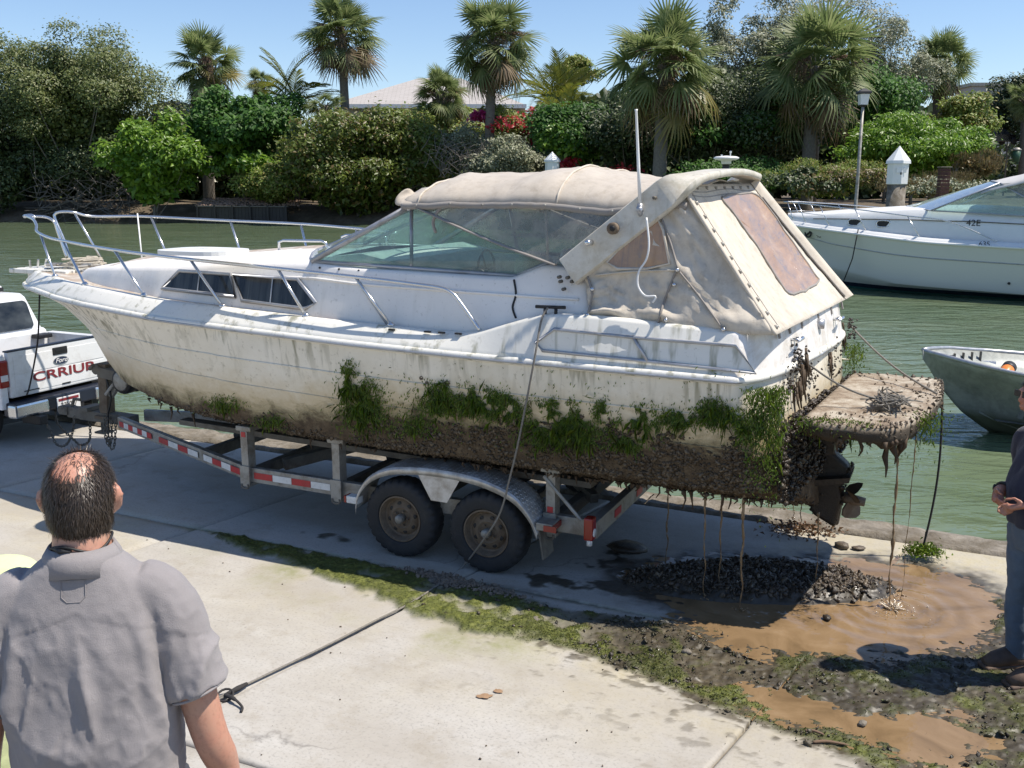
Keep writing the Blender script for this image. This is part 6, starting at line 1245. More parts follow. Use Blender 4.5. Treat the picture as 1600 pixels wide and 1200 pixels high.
plant('shrub', 985, 222, 85, 84, 70, 'dark', 'dark hedge bush left of the tall palm trunk', 'shrub', 7, 6000, 24, VG, extra=[('red', -20, 42, 40, 10, 60, 6)])
plant('shrub', 1095, 215, 100, 88, 66, 'dark', 'dark undergrowth bush right of the tall palm trunk', 'shrub', 7, 6500, 26, VG, extra=[('deep', 0, 0, 80, 40, 1500, 8)])
plant('tree', 1175, 95, 92, 105, 70, 'grey', 'airy grey-green oak between the two big palms', 'tree', 6, 11000, 44, VG, asp=.45, lobr=(.12, .25), core=False)
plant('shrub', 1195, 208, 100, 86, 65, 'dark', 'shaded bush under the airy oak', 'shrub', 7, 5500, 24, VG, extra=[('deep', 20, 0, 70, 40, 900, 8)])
plant('tree', 1395, 125, 85, 100, 74, 'grey', 'thin grey-green tree with sparse twigs right of the second big palm', 'tree', 5.5, 7000, 46, VG, asp=.45, lobr=(.10, .22), core=False)
plant('tree', 1290, 30, 120, 55, 74, 'grey', 'sparse high grey branches above the second big palm', 'tree', 5, 2600, 44, VG, asp=.45, lobr=(.10, .2), core=False)
plant('shrub', 1345, 200, 85, 78, 66, 'deep', 'green bush behind the lamp post', 'shrub', 8, 4500, 22, VG)
plant('shrub', 1430, 240, 108, 58, 58, 'bright', 'bright green bush behind the white square pile', 'shrub', 8, 9000, 40, VG, asp=.45, lobr=(.15, .28))
plant('shrub', 1285, 285, 100, 42, 56, 'mid', 'tangled brownish green scrub left of the white pile', 'shrub', 6, 4200, 40, VG, trunk=False, asp=.3, upright=.35, lobr=(.12, .26), extra=[('brown', 20, 4, 70, 26, 900, 6), ('dark', -40, 0, 60, 36, 1500, 6)])
plant('shrub', 1150, 288, 110, 34, 60, 'deep', 'low groundcover bush behind the radar arch', 'shrub', 6, 4500, 26, VG, trunk=False)
plant('shrub', 1455, 292, 90, 26, 52, 'brown', 'tangle of dry stems right of the white pile', 'shrub', 6, 2200, 20, VG, trunk=False, asp=.10, upright=.8, extra=[('grey', 0, 4, 70, 20, 900, 5)])
plant('shrub', 1500, 195, 55, 42, 72, 'mid', 'olive green bush under the right palm', 'shrub', 7, 4000, 20, VG)
plant('tree', 1580, 180, 48, 52, 95, 'dark', 'distant dark tree at the right edge beyond the car park', 'tree', 6, 5000, 22, VG)
plant('tree', 1660, 190, 60, 70, 90, 'dark', 'distant dark tree just past the right edge', 'tree', 6, 4000, 20, VG)
plant('shrub', 1530, 262, 40, 22, 56, 'brown', 'low dry bush beside the canvas top of the cruiser', 'shrub', 8, 1200, 14, VG, trunk=False, asp=.14, upright=1.0)
# a wood beyond that reads as one mass
pts = []; R_ = np.random.default_rng(5)
def woods(nm, spans, leaf, mt):
    Vs = []; Fs = []; b = 0
    for (xa, xb, yt, yb, D, n) in spans:
        px = R_.uniform(xa, xb, n); top = yt + 26 * (fbm(px * .02, px * 0 + D) - .5) * 2; py = top + (yb - top) * R_.random(n) ** .9; y = D + R_.uniform(-2, 4, n)
        P = np.array([aty(a, c, d) for a, c, d in zip(px, py, y)]); Nn = unit(R_.normal(size=(n, 3)) + np.array([0, -.8, .5])); T = unit(np.cross(Nn, R_.normal(size=(n, 3)))); L = leaf * R_.uniform(.6, 1.5, n); V, F_ = leafquads(P, Nn, T, L, L * .6, .12); Vs.append(V); Fs.append(F_ + b); b += len(V)
    o = bigmesh(nm, np.concatenate(Vs), np.concatenate(Fs), mt, None, False, 'stuff'); o['label'] = 'dark mass of woods behind the shrubs of the far bank'; return o
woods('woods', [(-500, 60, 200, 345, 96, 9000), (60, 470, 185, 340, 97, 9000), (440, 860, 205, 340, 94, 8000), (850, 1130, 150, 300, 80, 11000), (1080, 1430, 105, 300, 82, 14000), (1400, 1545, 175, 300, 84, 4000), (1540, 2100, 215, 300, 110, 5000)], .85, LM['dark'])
# bare branches over the water at the left
o = empty('fallen_branches', aty(130, 325, 84.5), 0, 'tangle of bare grey branches over the water below the olive tree', 'branches'); m = MB(); rr_ = random.Random(4)
for _ in range(150):
    a = np.array([rr_.uniform(-4, 4.5), rr_.uniform(-.5, 1.2), rr_.uniform(-.6, 2.4)]); d = np.array([rr_.gauss(0, 1), rr_.gauss(0, .3), rr_.gauss(.1, .55)]); L = rr_.uniform(.8, 3.2); d = d / np.linalg.norm(d) * L; m.tube(crom([a, a + d * .5 + np.array([0, 0, rr_.uniform(-.25, .25)]), a + d], 3), list(np.linspace(.045, .012, 7)), 4)
m.build('branch', MAT['twig'], o, True, 'stuff')
o = empty('bare_twigs', aty(725, 235, 78), 0, 'bare pale grey twigs in front of the third palm trunk', 'branches'); m = MB()
for _ in range(110):
    a = np.array([rr_.gauss(-.3, 1.3), rr_.uniform(-.5, .5), rr_.uniform(-2.2, .2)]); d = np.array([rr_.gauss(0, .9), rr_.gauss(0, .2), abs(rr_.gauss(.3, .8))]); d = d / np.linalg.norm(d) * rr_.uniform(.7, 2.2); m.tube(crom([a, a + d * .5 + np.array([rr_.uniform(-.3, .3), 0, .1]), a + d], 3), list(np.linspace(.035, .01, 7)), 4)
m.build('twig', MAT['twig'], o, True, 'stuff')
# timber bulkhead
bx0 = aty(312, 345, 81.8)[0]; bx1 = aty(452, 345, 80.3)[0]; sw = empty('bulkhead', (bx0, 81.6, 0), math.atan2(-1.5, bx1 - bx0), 'low dark timber bulkhead at the water edge under the mulch bed', 'retaining wall'); L = bx1 - bx0; n = 26
for k in range(n): MB().box(((k + .5) * L / n, 0, .0), (L / n * .94, .12, 1.9 + rr_.uniform(-.05, .05))).build('board', MAT['darkwood'] if 'darkwood' in MAT else MAT.setdefault('darkwood', M('dark_wet_timber', (.045, .04, .035), .8, 0, .3, 4, .4)), sw)
for k in range(6): MB().box((k * L / 5, -.14, .1), (.16, .14, 2.0)).build('post', MAT['darkwood'], sw)
MB().box((L / 2, -.02, .98), (L + .3, .34, .08)).build('cap_rail', MAT['bark'], sw)
pts = np.stack([rng.uniform(bx0 - .5, bx1 + .5, 900), rng.uniform(82, 85.5, 900), np.zeros(900)], 1); pts[:, 2] = 1.0 + (pts[:, 1] - 82) * .16 + .05 * rng.random(900); o = scatter('mulch', [ico(1, .4, 3)], pts, .06 + .12 * rng.random(900), M('pink_mulch', (.28, .19, .14), .9, 0, .3, 3), None, 'stuff', sq=(1, 1, .5)); o['label'] = 'pinkish bark mulch behind the timber bulkhead'
# ---- palms
def frond_fan(droop, nseg, seed, spread=128, fold=.25):
    r = random.Random(seed); V = []; Fs = []
    def arc(x): return -droop * .35 * x * x
    P = [(x, 0, arc(x)) for x in np.linspace(0, .56, 5)]; b = MB().tube(P, [.016, .013, .011, .009, .007], 4)
    hub = np.array(P[-1]); slope = -droop * .7 * .5
    for i in range(nseg):
        a = math.radians(-spread + 2 * spread * i / (nseg - 1) + r.uniform(-3, 3)); L = (.47 - .13 * abs(a) / math.radians(spread)) * r.uniform(.88, 1.1); d = np.array([math.cos(a), math.sin(a), 0]); sd = np.array([-math.sin(a), math.cos(a), 0]); pts = []
        for q, w in ((.04, .010), (.4, .017), (.75, .011), (1.0, .002)):
            p = hub + d * L * q; p[2] += slope * d[0] * L * q - droop * .55 * (L * q) ** 2 * 1.6 - fold * abs(math.sin(a)) * .25 * L * q - (.35 * droop * max(q - .55, 0) ** 1.5) * L * r.uniform(.8, 4.0); pts.append((p, w))
        n0 = len(b.v)
        for p, w in pts: b.v += [tuple(p - sd * w), tuple(p + sd * w)]
        for k in range(3): b.f.append((n0 + 2 * k, n0 + 2 * k + 1, n0 + 2 * k + 3, n0 + 2 * k + 2)); b.m.append(0)
    return b
def frond_pin(droop, nl, seed):
    r = random.Random(seed); b = MB(); P = [np.array((x, 0, .15 * x - droop * x * x)) for x in np.linspace(0, 1, 9)]; b.tube(P, list(np.linspace(.016, .004, 9)), 4)
    for i in range(nl):
        q = .18 + .82 * i / nl; p = np.array((q, 0, .15 * q - droop * q * q)); L = .34 * math.sin(math.pi * min(max(q * .95, .12), .93)) ** .6
        for s in (-1, 1):
            a = math.radians(48 + r.uniform(-6, 6)); d = np.array([math.cos(a), s * math.sin(a), .12 - .1 * r.random()]); e = p + d * L; e[2] -= L * .28; mid = p + d * L * .5; w = np.array([.013, 0, 0]); n0 = len(b.v); b.v += [tuple(p - w * .6), tuple(p + w * .6), tuple(mid + w), tuple(mid - w), tuple(e)]; b.f += [(n0, n0 + 1, n0 + 2, n0 + 3), (n0 + 3, n0 + 2, n0 + 4)]; b.m += [0, 0]
    return b
def fmesh(b, nm, mt):
    m = bpy.data.meshes.new(nm); m.from_pydata([tuple(map(float, v)) for v in b.v], [], b.f); m.materials.append(mt); m.update(); return m
FAN = {k: [fmesh(frond_fan(d, 26, 10 + i), 'frond', LM[k]) for i, d in enumerate((.25, .55, .95))] for k in ('palm', 'palmy', 'palmd')}
PIN = {k: [fmesh(frond_pin(d, 26, 20 + i), 'frond', LM[k]) for i, d in enumerate((.35, .6, .9))] for k in ('areca', 'palmy')}
def palm(px, py, rpx, bx, by, D, label, tw, nf=44, ylow=.25, dead=.12, seed=1, seeds=2, skirt=False, elr=(80, -62), brown_side=0):
    r = random.Random(seed); c = aty(px, py, D); s = D / F * 1.03; R = rpx * s; b = aty(bx, by, D); bz = gz(b[0], D); o = empty('palm_tree', (b[0], D, bz), 0, label, 'palm tree', 'palms on the far bank'); top = c - np.array([b[0], D, bz]); top = top + np.array([0, 0, -.12 * R]); w = tw * s / 2
    kn = b - np.array([b[0], D, bz]); P = crom([(kn[0] * 0 - (top[0] * .04), 0, -.3), (top[0] * .25, 0, top[2] * .4), (top[0] * .7, 0, top[2] * .8), tuple(top)], 6); tr = MB().tube(P, [w * (1.25 - .25 * q) * (1 + .04 * (k % 2)) for k, q in enumerate(np.linspace(0, 1, len(P)))], 12); tr.build('trunk', MAT['bark'], o, True)
    bt = MB()   # old leaf bases under the crown
    for k in range(34):
        a = k * 2.4; z = top[2] - R * .34 + R * .36 * k / 34; d = np.array([math.cos(a), math.sin(a), 0]); q = np.array([top[0], 0, z]) + d * w * .9; bt.tube([q, q + d * w * .8 + np.array([0, 0, R * .07]), q + d * w * 1.1 + np.array([0, 0, R * .13])], [w * .28, w * .2, w * .1], 4)
    bt.build('leaf_bases', MAT['bark'], o, False, 'stuff')
    nf = int(nf * 1.75)
    for k in range(nf):
        q = (k + .5) / nf; az = k * 2.39996 + r.uniform(-.2, .2); el = math.radians(elr[0] + (elr[1] - elr[0]) * q ** .95 + r.uniform(-15, 15)); kind_ = 'palm'
        if q > .72 and r.random() < ylow: kind_ = 'palmy'
        if q > .8 and r.random() < dead * 2.2: kind_ = 'palmd'
        if brown_side and q > .45 and math.cos(az) * brown_side > .2 and r.random() < .6: kind_ = r.choice(('palmd', 'palmy'))
        me = FAN[kind_][0 if q < .3 else (1 if q < .7 else 2)]; f = bpy.data.objects.new('frond', me); link(f, o); f.location = tuple(top + np.array([0, 0, -R * .12 * q])); f.rotation_mode = 'XYZ'
        f.rotation_euler = (Matrix.Rotation(az, 3, 'Z') @ Matrix.Rotation(-el, 3, 'Y') @ Matrix.Rotation(r.uniform(-.9, .9), 3, 'X')).to_euler(); sc_ = R * r.uniform(.54, .92); f.scale = (sc_,) * 3
    for k in range(seeds):
        a = seed * 1.7 + k * 2.6; d = np.array([math.cos(a), -abs(math.sin(a)) * .6 - .3, 0]); m = MB(); L = R * .62
        for _ in range(70):
            q0 = top + d * L * r.uniform(.15, .5) + np.array([0, 0, .10 * R]); e = q0 + d * L * r.uniform(.1, .5) + np.array([r.gauss(0, .12), r.gauss(0, .1), -abs(r.gauss(.1, .3))]) * R * .55; m.tube([q0, (q0 + e) / 2 + np.array([0, 0, .04 * R]), e], [.02, .016, .012], 3)
        m.build('seed_cluster', MAT.setdefault('seed', M('dry_flower_stalks', (.19, .125, .085), .9)), o, False, 'stuff')
    return o
palm(322, 92, 72, 320, 200, 92, 'bushy palm with browning right-hand fronds rising behind the olive tree', 14, 46, .5, .25, 3, 2, brown_side=1)
palm(533, 42, 80, 541, 188, 88, 'slim palm standing alone against the sky left of the house roof', 11, 40, .4, .3, 5, 2, elr=(80, -38))
palm(770, 52, 86, 763, 246, 80, 'tall palm with a full drooping crown right of the house roof', 12, 46, .35, .4, 8, 3, elr=(75, -58))
palm(690, 140, 60, 690, 205, 86, 'short stout palm in front of the house roof', 15, 36, .3, .25, 11, 2)
palm(1040, 82, 118, 1030, 262, 62, 'big palm with two brown flower clusters behind the boat aerial', 17, 46, .4, .3, 14, 3, elr=(80, -52))
palm(1275, 88, 118, 1262, 262, 62, 'big palm standing between the airy oak and the lamp post', 17, 46, .4, .3, 17, 3, elr=(80, -52))
palm(1470, 92, 64, 1470, 205, 76, 'palm with a thick booted trunk right of the lamp post', 16, 44, .3, .2, 20, 1)
palm(1604, 148, 40, 1604, 230, 84, 'small palm cut by the right edge of the photo', 11, 34, .3, .2, 23, 1)
palm(508, 160, 42, 505, 200, 85, 'drooping yellow palm left of the slim palm trunk', 10, 30, 1.0, .3, 26, 0, elr=(40, -75), brown_side=-1)
palm(405, 125, 30, 405, 170, 94, 'small greyish palm top between bushy palm and yellow fronds', 9, 26, .6, .2, 29, 0)
def feather(px, py, rpx, D, n, label, seed, kind_='areca', elr=(85, 10)):
    r = random.Random(seed); p = aty(px, py, D); s = D / F * 1.03; R = rpx * s; bz = gz(p[0], D); o = empty('areca_palm', (p[0], D, bz), 0, label, 'palm tree'); h = p[2] - bz
    for k in range(4): x = r.uniform(-.4, .4); MB().tube([(x, 0, -.2), (x * 1.2, 0, h * .5), (x * 1.5, 0, h)], [.10, .08, .06], 7).build('stem', MAT['bark'], o, True)
    for k in range(n):
        az = k * 2.4 + r.uniform(-.3, .3); el = math.radians(r.uniform(*elr[::-1])); f = bpy.data.objects.new('frond', PIN[kind_][r.randrange(3)]); link(f, o); f.location = (r.uniform(-.6, .6), r.uniform(-.3, .3), h + r.uniform(-.25, .1) * R); f.rotation_euler = (Matrix.Rotation(az, 3, 'Z') @ Matrix.Rotation(-el, 3, 'Y')).to_euler(); f.scale = (R * r.uniform(.8, 1.2),) * 3
feather(868, 165, 62, 86, 30, 'yellow-green areca palm clump right of the house', 31); feather(885, 190, 48, 78, 18, 'lower fresh green areca fronds beside the bougainvillea', 33, elr=(85, 25)); feather(455, 150, 62, 90, 14, 'upright yellow-green feather palm left of the slim palm', 35, 'areca', (85, 5)); feather(870, 128, 40, 90, 10, 'small feather palm above the areca clump', 36)
# ---- house
hs = empty('house', aty(668, 180, 106), 0, 'cream house with a pale shingled hip roof behind the palms', 'house'); s = 106 / F * 1.03; Y0 = np.array(hs.location); q = lambda px, py: np.array([aty(px, py, 106)[0] - Y0[0], 0, aty(px, py, 106)[2] - Y0[2]])
e0, e1, r0, r1 = q(512, 164), q(822, 164), q(645, 112), q(715, 112); dep = 13.0; ez = e0[2]
MB().box(((e0[0] + e1[0]) / 2, dep / 2, (ez - 9) / 2), (e1[0] - e0[0] - 1.2, dep - 1.2, ez + 9 - .02)).build('wall', M('cream_stucco', (.52, .47, .33), .9, 0, .06), hs)
t = NT('pale_shingles'); c_ = t.coord(); br = t.n('ShaderNodeTexBrick'); br.inputs['Scale'].default_value = 1; br.inputs['Brick Width'].default_value = .9; br.inputs['Row Height'].default_value = .32; br.inputs['Mortar Size'].default_value = .03; br.inputs['Color1'].default_value = (.40, .37, .35, 1); br.inputs['Color2'].default_value = (.46, .43, .41, 1); br.inputs['Mortar'].default_value = (.30, .28, .26, 1); t.l(t.coord('Object', (1, 1.6, 1)), br.inputs[0]); t.col(br.outputs[0]); t.rough(.9)
R0, R1 = r0 + np.array([0, dep / 2, 0]), r1 + np.array([0, dep / 2, 0]); ez_ = np.array([0, 0, ez]); A_, B_, C_, D_ = e0 * 1.0, e1 * 1.0, e1 + np.array([0, dep, 0]), e0 + np.array([0, dep, 0])
rf = MB(); rf.add([A_, B_, C_, D_, R0, R1], [(0, 1, 5, 4), (1, 2, 5), (2, 3, 4, 5), (3, 0, 4), (0, 3, 2, 1)]); ro = rf.build('roof', t.m, hs)
MB().box(((e0[0] + e1[0]) / 2, -.03, ez - .12), (e1[0] - e0[0] + .1, .06, .42)).build('fascia', MAT['white'], hs)
for k, px in enumerate((575, 620, 780)): p = q(px, 182); w = MB().box((p[0], .57, p[2]), (1.7, .08, 1.5)).build('window', MAT['white'], hs); MB().box((p[0], .52, p[2]), (1.5, .04, 1.3)).build('pane', MAT['darkglass'], w)
p = aty(272, 178, 100); o = empty('shed', (p[0], 100, p[2] - 2.2), 0, 'white wall of a small building glimpsed between the olive tree and palm', 'shed'); MB().box((0, 1.5, 0), (4.2, 3, 6.0)).build('wall', MAT['white'], o); MB().prism([(-2.4, -.2, 3.0), (2.4, -.2, 3.0), (0, -.2, 3.5)], (0, 3.4, 0)).build('roof', MAT['galv'], o)
p = aty(1562, 140, 130); o = empty('far_building', (p[0], 130, p[2]), 0, 'pale flat-roofed building far away at the right edge', 'building'); MB().box((0, 2, -5.5), (7.5, 5, 12)).build('wall', M('far_wall', (.42, .40, .37), .9), o); MB().box((0, 2, .6), (8.2, 5.6, .4)).build('roof', MAT['galv'], o)
# car park at the far right: a dark car and a bin
def small_car(px, py, D, label, rz):
    p = aty(px, py, D); o = empty('parked_car', (p[0], D, p[2] - .7), rz, label, 'car'); m = M('black_paint', (.012, .012, .014), .25)
    ringloft([rr(-2.1, 2.1, -.85, .85, .3, z) for z in (.3, .5, .8, .9)], m, 'body', o); ringloft([rr(-1.5, 1.2, -.78, .78, .3, .88), rr(-1.0, .6, -.62, .62, .3, 1.4), rr(-.9, .5, -.55, .55, .3, 1.44)], MAT['darkglass'], 'cabin', o)
    for x in (-1.3, 1.3):
        for y in (-.8, .8): MB().lathe([(.15, .1), (.3, .1), (.32, 0), (.3, -.1), (.15, -.1)], (x, y, .32), 'Y', 16).build('wheel', MAT['tyre'], o, True)
small_car(1556, 214, 92, 'dark parked car under the trees at the far right', .2)
p = aty(1589, 235, 70); o = empty('litter_bin', (p[0], 70, p[2] - .8), 0, 'small green litter bin at the far right edge', 'bin'); MB().lathe([(.22, 0), (.27, .8)], (0, 0, 0), 'Z', 14).build('bin_body', M('bin_green', (.03, .09, .05), .5), o, True); MB().lathe([(.30, .8), (.30, .86), (.12, 1.0), (.01, 1.0)], (0, 0, 0), 'Z', 14).build('lid', MAT['galv'], o, True)
# ================================================================== ROPES, TRICKLES, WHAT LIES ON THE GROUND
def gl(px, py, z=.012): return atz(px, py, z)
P = [wor(np.array(CLEAT) + np.array([0, -.02, .03])), wor(atv(846, 500, -1.28)), wor(atv(836, 556, -1.36)), wor(atv(822, 630, -1.37)), wor(atv(808, 700, -1.36)), wor(atv(797, 745, -1.345)), wor(atv(782, 800, -1.33)), wor(atv(758, 840, -1.32)), gl(724, 884, .02), gl(690, 910), gl(640, 943), gl(590, 968), gl(520, 1004), gl(450, 1038), gl(384, 1070)]
PR = crom(P, 8)
mr = empty('mooring_rope', (0, 0, 0), 0, 'long grey rope from the cleat on the boat side down across the concrete', 'rope'); MB().tube(PR, .0075, 7).build('strand', MAT['rope'], mr, True)
MB().tube(crom([gl(362, 1081), gl(335, 1092), gl(300, 1104), gl(240, 1122)], 6), .008, 7).tube(crom([gl(360, 1084), gl(330, 1098), gl(296, 1113), gl(240, 1135)], 6), .006, 7).build('rope_tail', MAT['rope'], mr, True)
a, b = gl(386, 1068, .02), gl(352, 1086, .02); d = (a - b); 
MB().tube([a, a * .6 + b * .4, b], [.010, .016, .011], 8).build('splice', MAT['darkrope'], mr, True)
MB().tube([b + .045 * np.array([math.cos(u), math.sin(u), .3 * math.sin(u)]) for u in np.linspace(0, 6.28, 15)[:-1]], .007, 6, closed=True).tube(crom([b, gl(366, 1092, .03), gl(378, 1104, .015), gl(377, 1112, .01)], 5), [.012] * 6 + [.008] * 10, 6).build('shackle', MAT['darkrope'], mr, True)
bl = MB().tube(crom([wor(atv(62, 448, -.0)), wor(atv(61, 490, -.05)), wor(atv(58, 540, -.12)), wor(atx(47, 600, -5.72)), wor(atx(42, 617, -5.74))], 8), .009, 6).build('bow_line', MAT['darkrope'], None, True); tag(bl, 'thin dark line hanging from the bow down over the tailgate', 'rope')
pc_ = wor(np.array([pl[6][0], pl[6][1], 1.38])); gp = gl(1440, 862, .05)
hl = empty('hanging_rope', tuple(gp), 0, 'dark rope hanging from the swim platform corner to the ground, weed at its foot', 'rope'); MB().tube([np.array(pc_) * (1 - q) + gp * q - gp + np.array([.05 * math.sin(q * 3.1), 0, -.02 * math.sin(q * 3.1)]) for q in np.linspace(0, 1, 14)], .0085, 6).build('strand', MAT['darkrope'], hl, True)
n = 900; Pn = np.stack([rng.normal(0, .065, n), rng.normal(-.03, .045, n), np.abs(rng.normal(0, .030, n))], 1); T = unit(rng.normal(size=(n, 3)) + np.array([0, 0, -.2])); Nn = unit(np.cross(T, rng.normal(size=(n, 3)))); V, Fq = leafquads(Pn, Nn, T, rng.uniform(.015, .045, n), rng.uniform(.008, .018, n), .2); bigmesh('weed_clump', V, Fq, MAT['weed'], hl, False, 'stuff')
# trickles of muddy water
t = NT('muddy_trickle'); n_ = t.noise(t.coord('Object', (30, 30, 4)), 2, 4); t.col(t.ramp(n_, [(.35, (.13, .08, .04)), (.6, (.26, .18, .10))])); t.rough(.15); MAT['trickle'] = t.m
def trickle(px0, py0, px1, py1, v, r, label, lumpy=0.0, mt='trickle'):
    e = gl(px1, py1, .01); top = wor(lz(px0, py0, 1.0)) ; s_ = wor(atv(px0, py0, v)); s_ = np.array([e[0] + (px0 - px1) * .004, e[1], 0]); 
    st = aty(px0, py0, e[1]); o = empty('mud_trickle', tuple(e), 0, label, 'trickle', 'muddy water running off the hull'); rr_ = random.Random(px0)
    P = []; R = []
    for q in np.linspace(0, 1, 34): w = .010 * math.sin(q * 17 + px0) * q + rr_.uniform(-.003, .003); P.append((st - e) * (1 - q) + np.array([w, w * .4, 0])); R.append(r * .8 * (1.6 - .9 * q) * rr_.uniform(.45, 1.25) * (1 + lumpy * (rr_.random() < .4)) * (.35 if rr_.random() < .12 and q > .3 else 1))
    MB().tube(P, R, 6).build('stream', MAT[mt], o, True)
    m = MB()
    for _ in range(10): a = rr_.uniform(0, 6.28); d = rr_.uniform(0, .06); m.lathe([(.001, 0), (.006, .004), (.006, .008), (.001, .012)], (d * math.cos(a), d * math.sin(a), rr_.uniform(0, .03)), 'Z', 6)
    m.build('splash_drops', MAT[mt], o, True, 'stuff')
trickle(1045, 752, 1041, 885, -.9, .008, 'muddy trickle falling beside the rear of the trailer'); trickle(1102, 760, 1100, 935, -.9, .007, 'thin muddy trickle left of the close pair over the heap'); trickle(1128, 762, 1124, 925, -.9, .006, 'faint muddy trickle in the middle of the heap, left of the widest one'); trickle(1163, 752, 1157, 955, -1.0, .010, 'widest muddy trickle falling at the front of the heap'); trickle(1240, 768, 1240, 815, -.3, .005, 'short left trickle above the brown leaf litter'); trickle(1252, 765, 1251, 832, -.3, .006, 'short muddy trickle beside the stern drive'); trickle(1279, 800, 1275, 925, -.6, .006, 'muddy trickle dripping off the stern drive tip'); trickle(1405, 690, 1388, 946, -.3, .008, 'lumpy brown trickle from the swim platform into the splash', .9); trickle(1432, 680, 1408, 935, -.2, .0035, 'thin clear string of drops right of the lumpy trickle'); trickle(1225, 770, 1224, 800, -.6, .005, 'stub of trickle at the hull corner'); trickle(1200, 768, 1201, 792, -.8, .006, 'short root-like drip under the hull chine')
# splash in the puddle
sp = gl(1394, 950, .0); o = empty('splash', tuple(sp), 0, 'splash of muddy water where the lumpy trickle meets the puddle', 'splash'); m = MB(); rr_ = random.Random(3)
for _ in range(90):
    a = rr_.uniform(0, 6.28); d = abs(rr_.gauss(0, .13)); h = max(0, rr_.gauss(.03, .035)) * max(0, 1 - d / .35); r = rr_.uniform(.0015, .0055); m.lathe([(.001, -r * 1.2), (r * .8, -r * .5), (r, 0), (r * .6, r * .9), (.001, r * 1.3)], (d * math.cos(a), d * math.sin(a), h + .006), 'Z', 6)
for k in range(22): a = k * .29 + rr_.uniform(-.1, .1); d = rr_.uniform(.03, .08); h = rr_.uniform(.008, .04); m.tube([(d * math.cos(a) * .6, d * math.sin(a) * .6, 0), (d * math.cos(a), d * math.sin(a), h * .7), (d * math.cos(a) * 1.35, d * math.sin(a) * 1.35, h)], [.008, .005, .002], 5)
t = NT('foaming_water'); t.col((.72, .62, .48)); t.rough(.12); m.build('droplets', t.m, o, True, 'stuff')
# heap of mud and mussels
MAT['mussel'] = lumpmat('mussel_and_mud', [(.03, .021, .013), (.075, .054, .034), (.05, .036, .023), (.12, .09, .058), (.19, .148, .10)], .5)
N = 30000; X = PC[0] + rng.uniform(-1.15, 1.15, N); Y = PC[1] + rng.uniform(-.7, .7, N); hp = heap(X, Y); keep = rng.random(N) < sstep(.05, .45, hp + (fbm(X * 6, Y * 9) - .5) * .9 * (hp > 0)) * .55 + (hp > 0) * .05; X, Y = X[keep], Y[keep]; h = ground(X, Y)[0]
P3 = np.array([wor((x, y, z + .001)) for x, y, z in zip(X, Y, h)]); o = scatter('mud_heap', [ico(1, .5, q + 50) for q in range(5)], P3, (.004 + .020 * rng.random(len(P3)) ** 2.6)[:, None] * np.array([1.6, .9, .40]), MAT['mussel']); o['label'] = 'heap of dark mud and mussels fallen under the stern'
# weed and grit on the strip
def strip(n, xr, f):
    X = rng.uniform(*xr, n); lo, hi = bandpath(X), bandtop(X); Y = lo - .05 + (hi - lo + .05) * rng.random(n); h, mud, alg, wet, st, film = ground(X, Y); k = rng.random(n) < f(X, Y, mud, alg) * (pdist(PUD, X, Y) > .02) * (pdist(PUD2, X, Y) > .01); return X[k], Y[k], h[k]
X, Y, h = strip(150000, (-1.9, 4.9), lambda X, Y, m, a: a * .85 + .03 * m); n = len(X); P3 = np.array([wor(q) for q in zip(X, Y, h)]); T = unit(rng.normal(0, 1, (n, 3)) * np.array([1, 1, .25]) + np.array([0, 0, .10])); Nn = unit(np.cross(T, rng.normal(size=(n, 3))) + np.array([0, 0, .5])); Nn = unit(Nn - T * np.sum(T * Nn, 1)[:, None]); k = .5 + .5 * sstep(.5, 2.2, X)
V, Fq = leafquads(P3, Nn, T, rng.uniform(.005, .018, n) * k, rng.uniform(.002, .006, n) * k, .3); o = bigmesh('stranded_weed', V, Fq, MAT['weed_dry'], None, False, 'stuff'); o['label'] = 'green weed dragged in a strip across the concrete'
X, Y, h = strip(60000, (.2, 4.9), lambda X, Y, m, a: (.01 + .07 * sstep(1.0, 2.2, X)) * m * sstep(.42, .6, fbm(X * 6, Y * 9)) * 1.6); P3 = np.array([wor((x, y, z + .002)) for x, y, z in zip(X, Y, h)]); o = scatter('mud_lumps', [ico(1, .5, q + 70) for q in range(4)], P3, (.003 + .016 * rng.random(len(P3)) ** 3.5)[:, None] * np.array([1.4, 1, .45]), lumpmat('wet_lumps', [(.03, .024, .015), (.06, .048, .03), (.09, .075, .045), (.05, .055, .02)], .42)); o['label'] = 'wet lumps of mud along the dragged strip'
c_ = lz(715, 912, 0)[:2]; N = 900; X = c_[0] + rng.normal(0, .24, N) ; Y = c_[1] + rng.normal(0, .045, N) + (X - c_[0]) * -.10; P3 = np.array([wor((x, y, .006 + float(z))) for x, y, z in zip(X, Y, ground(X, Y)[0])]); o = scatter('gravel', [ico(1, .35, q + 80) for q in range(3)], P3, (.006 + .014 * rng.random(N) ** 2)[:, None] * np.array([1.2, 1, .6]), M('brown_grit', (.20, .16, .12), .9, 0, .4, 14)); o['label'] = 'brown gravel spilled along the weed strip by the rope'
# stray flecks of dirt on the clean slab
N = 190; X = rng.uniform(-2.8, 4.4, N); Y = -1.6 - 2.6 * rng.random(N) ** 1.3; P3 = np.array([wor((x, y, .004)) for x, y in zip(X, Y)]); o = scatter('debris', [ico(1, .4, 90)], P3, .002 + .007 * rng.random(N) ** 3, MAT['mud'], sq=(1, 1, .6)); o['label'] = 'scattered specks of dirt on the clean concrete'
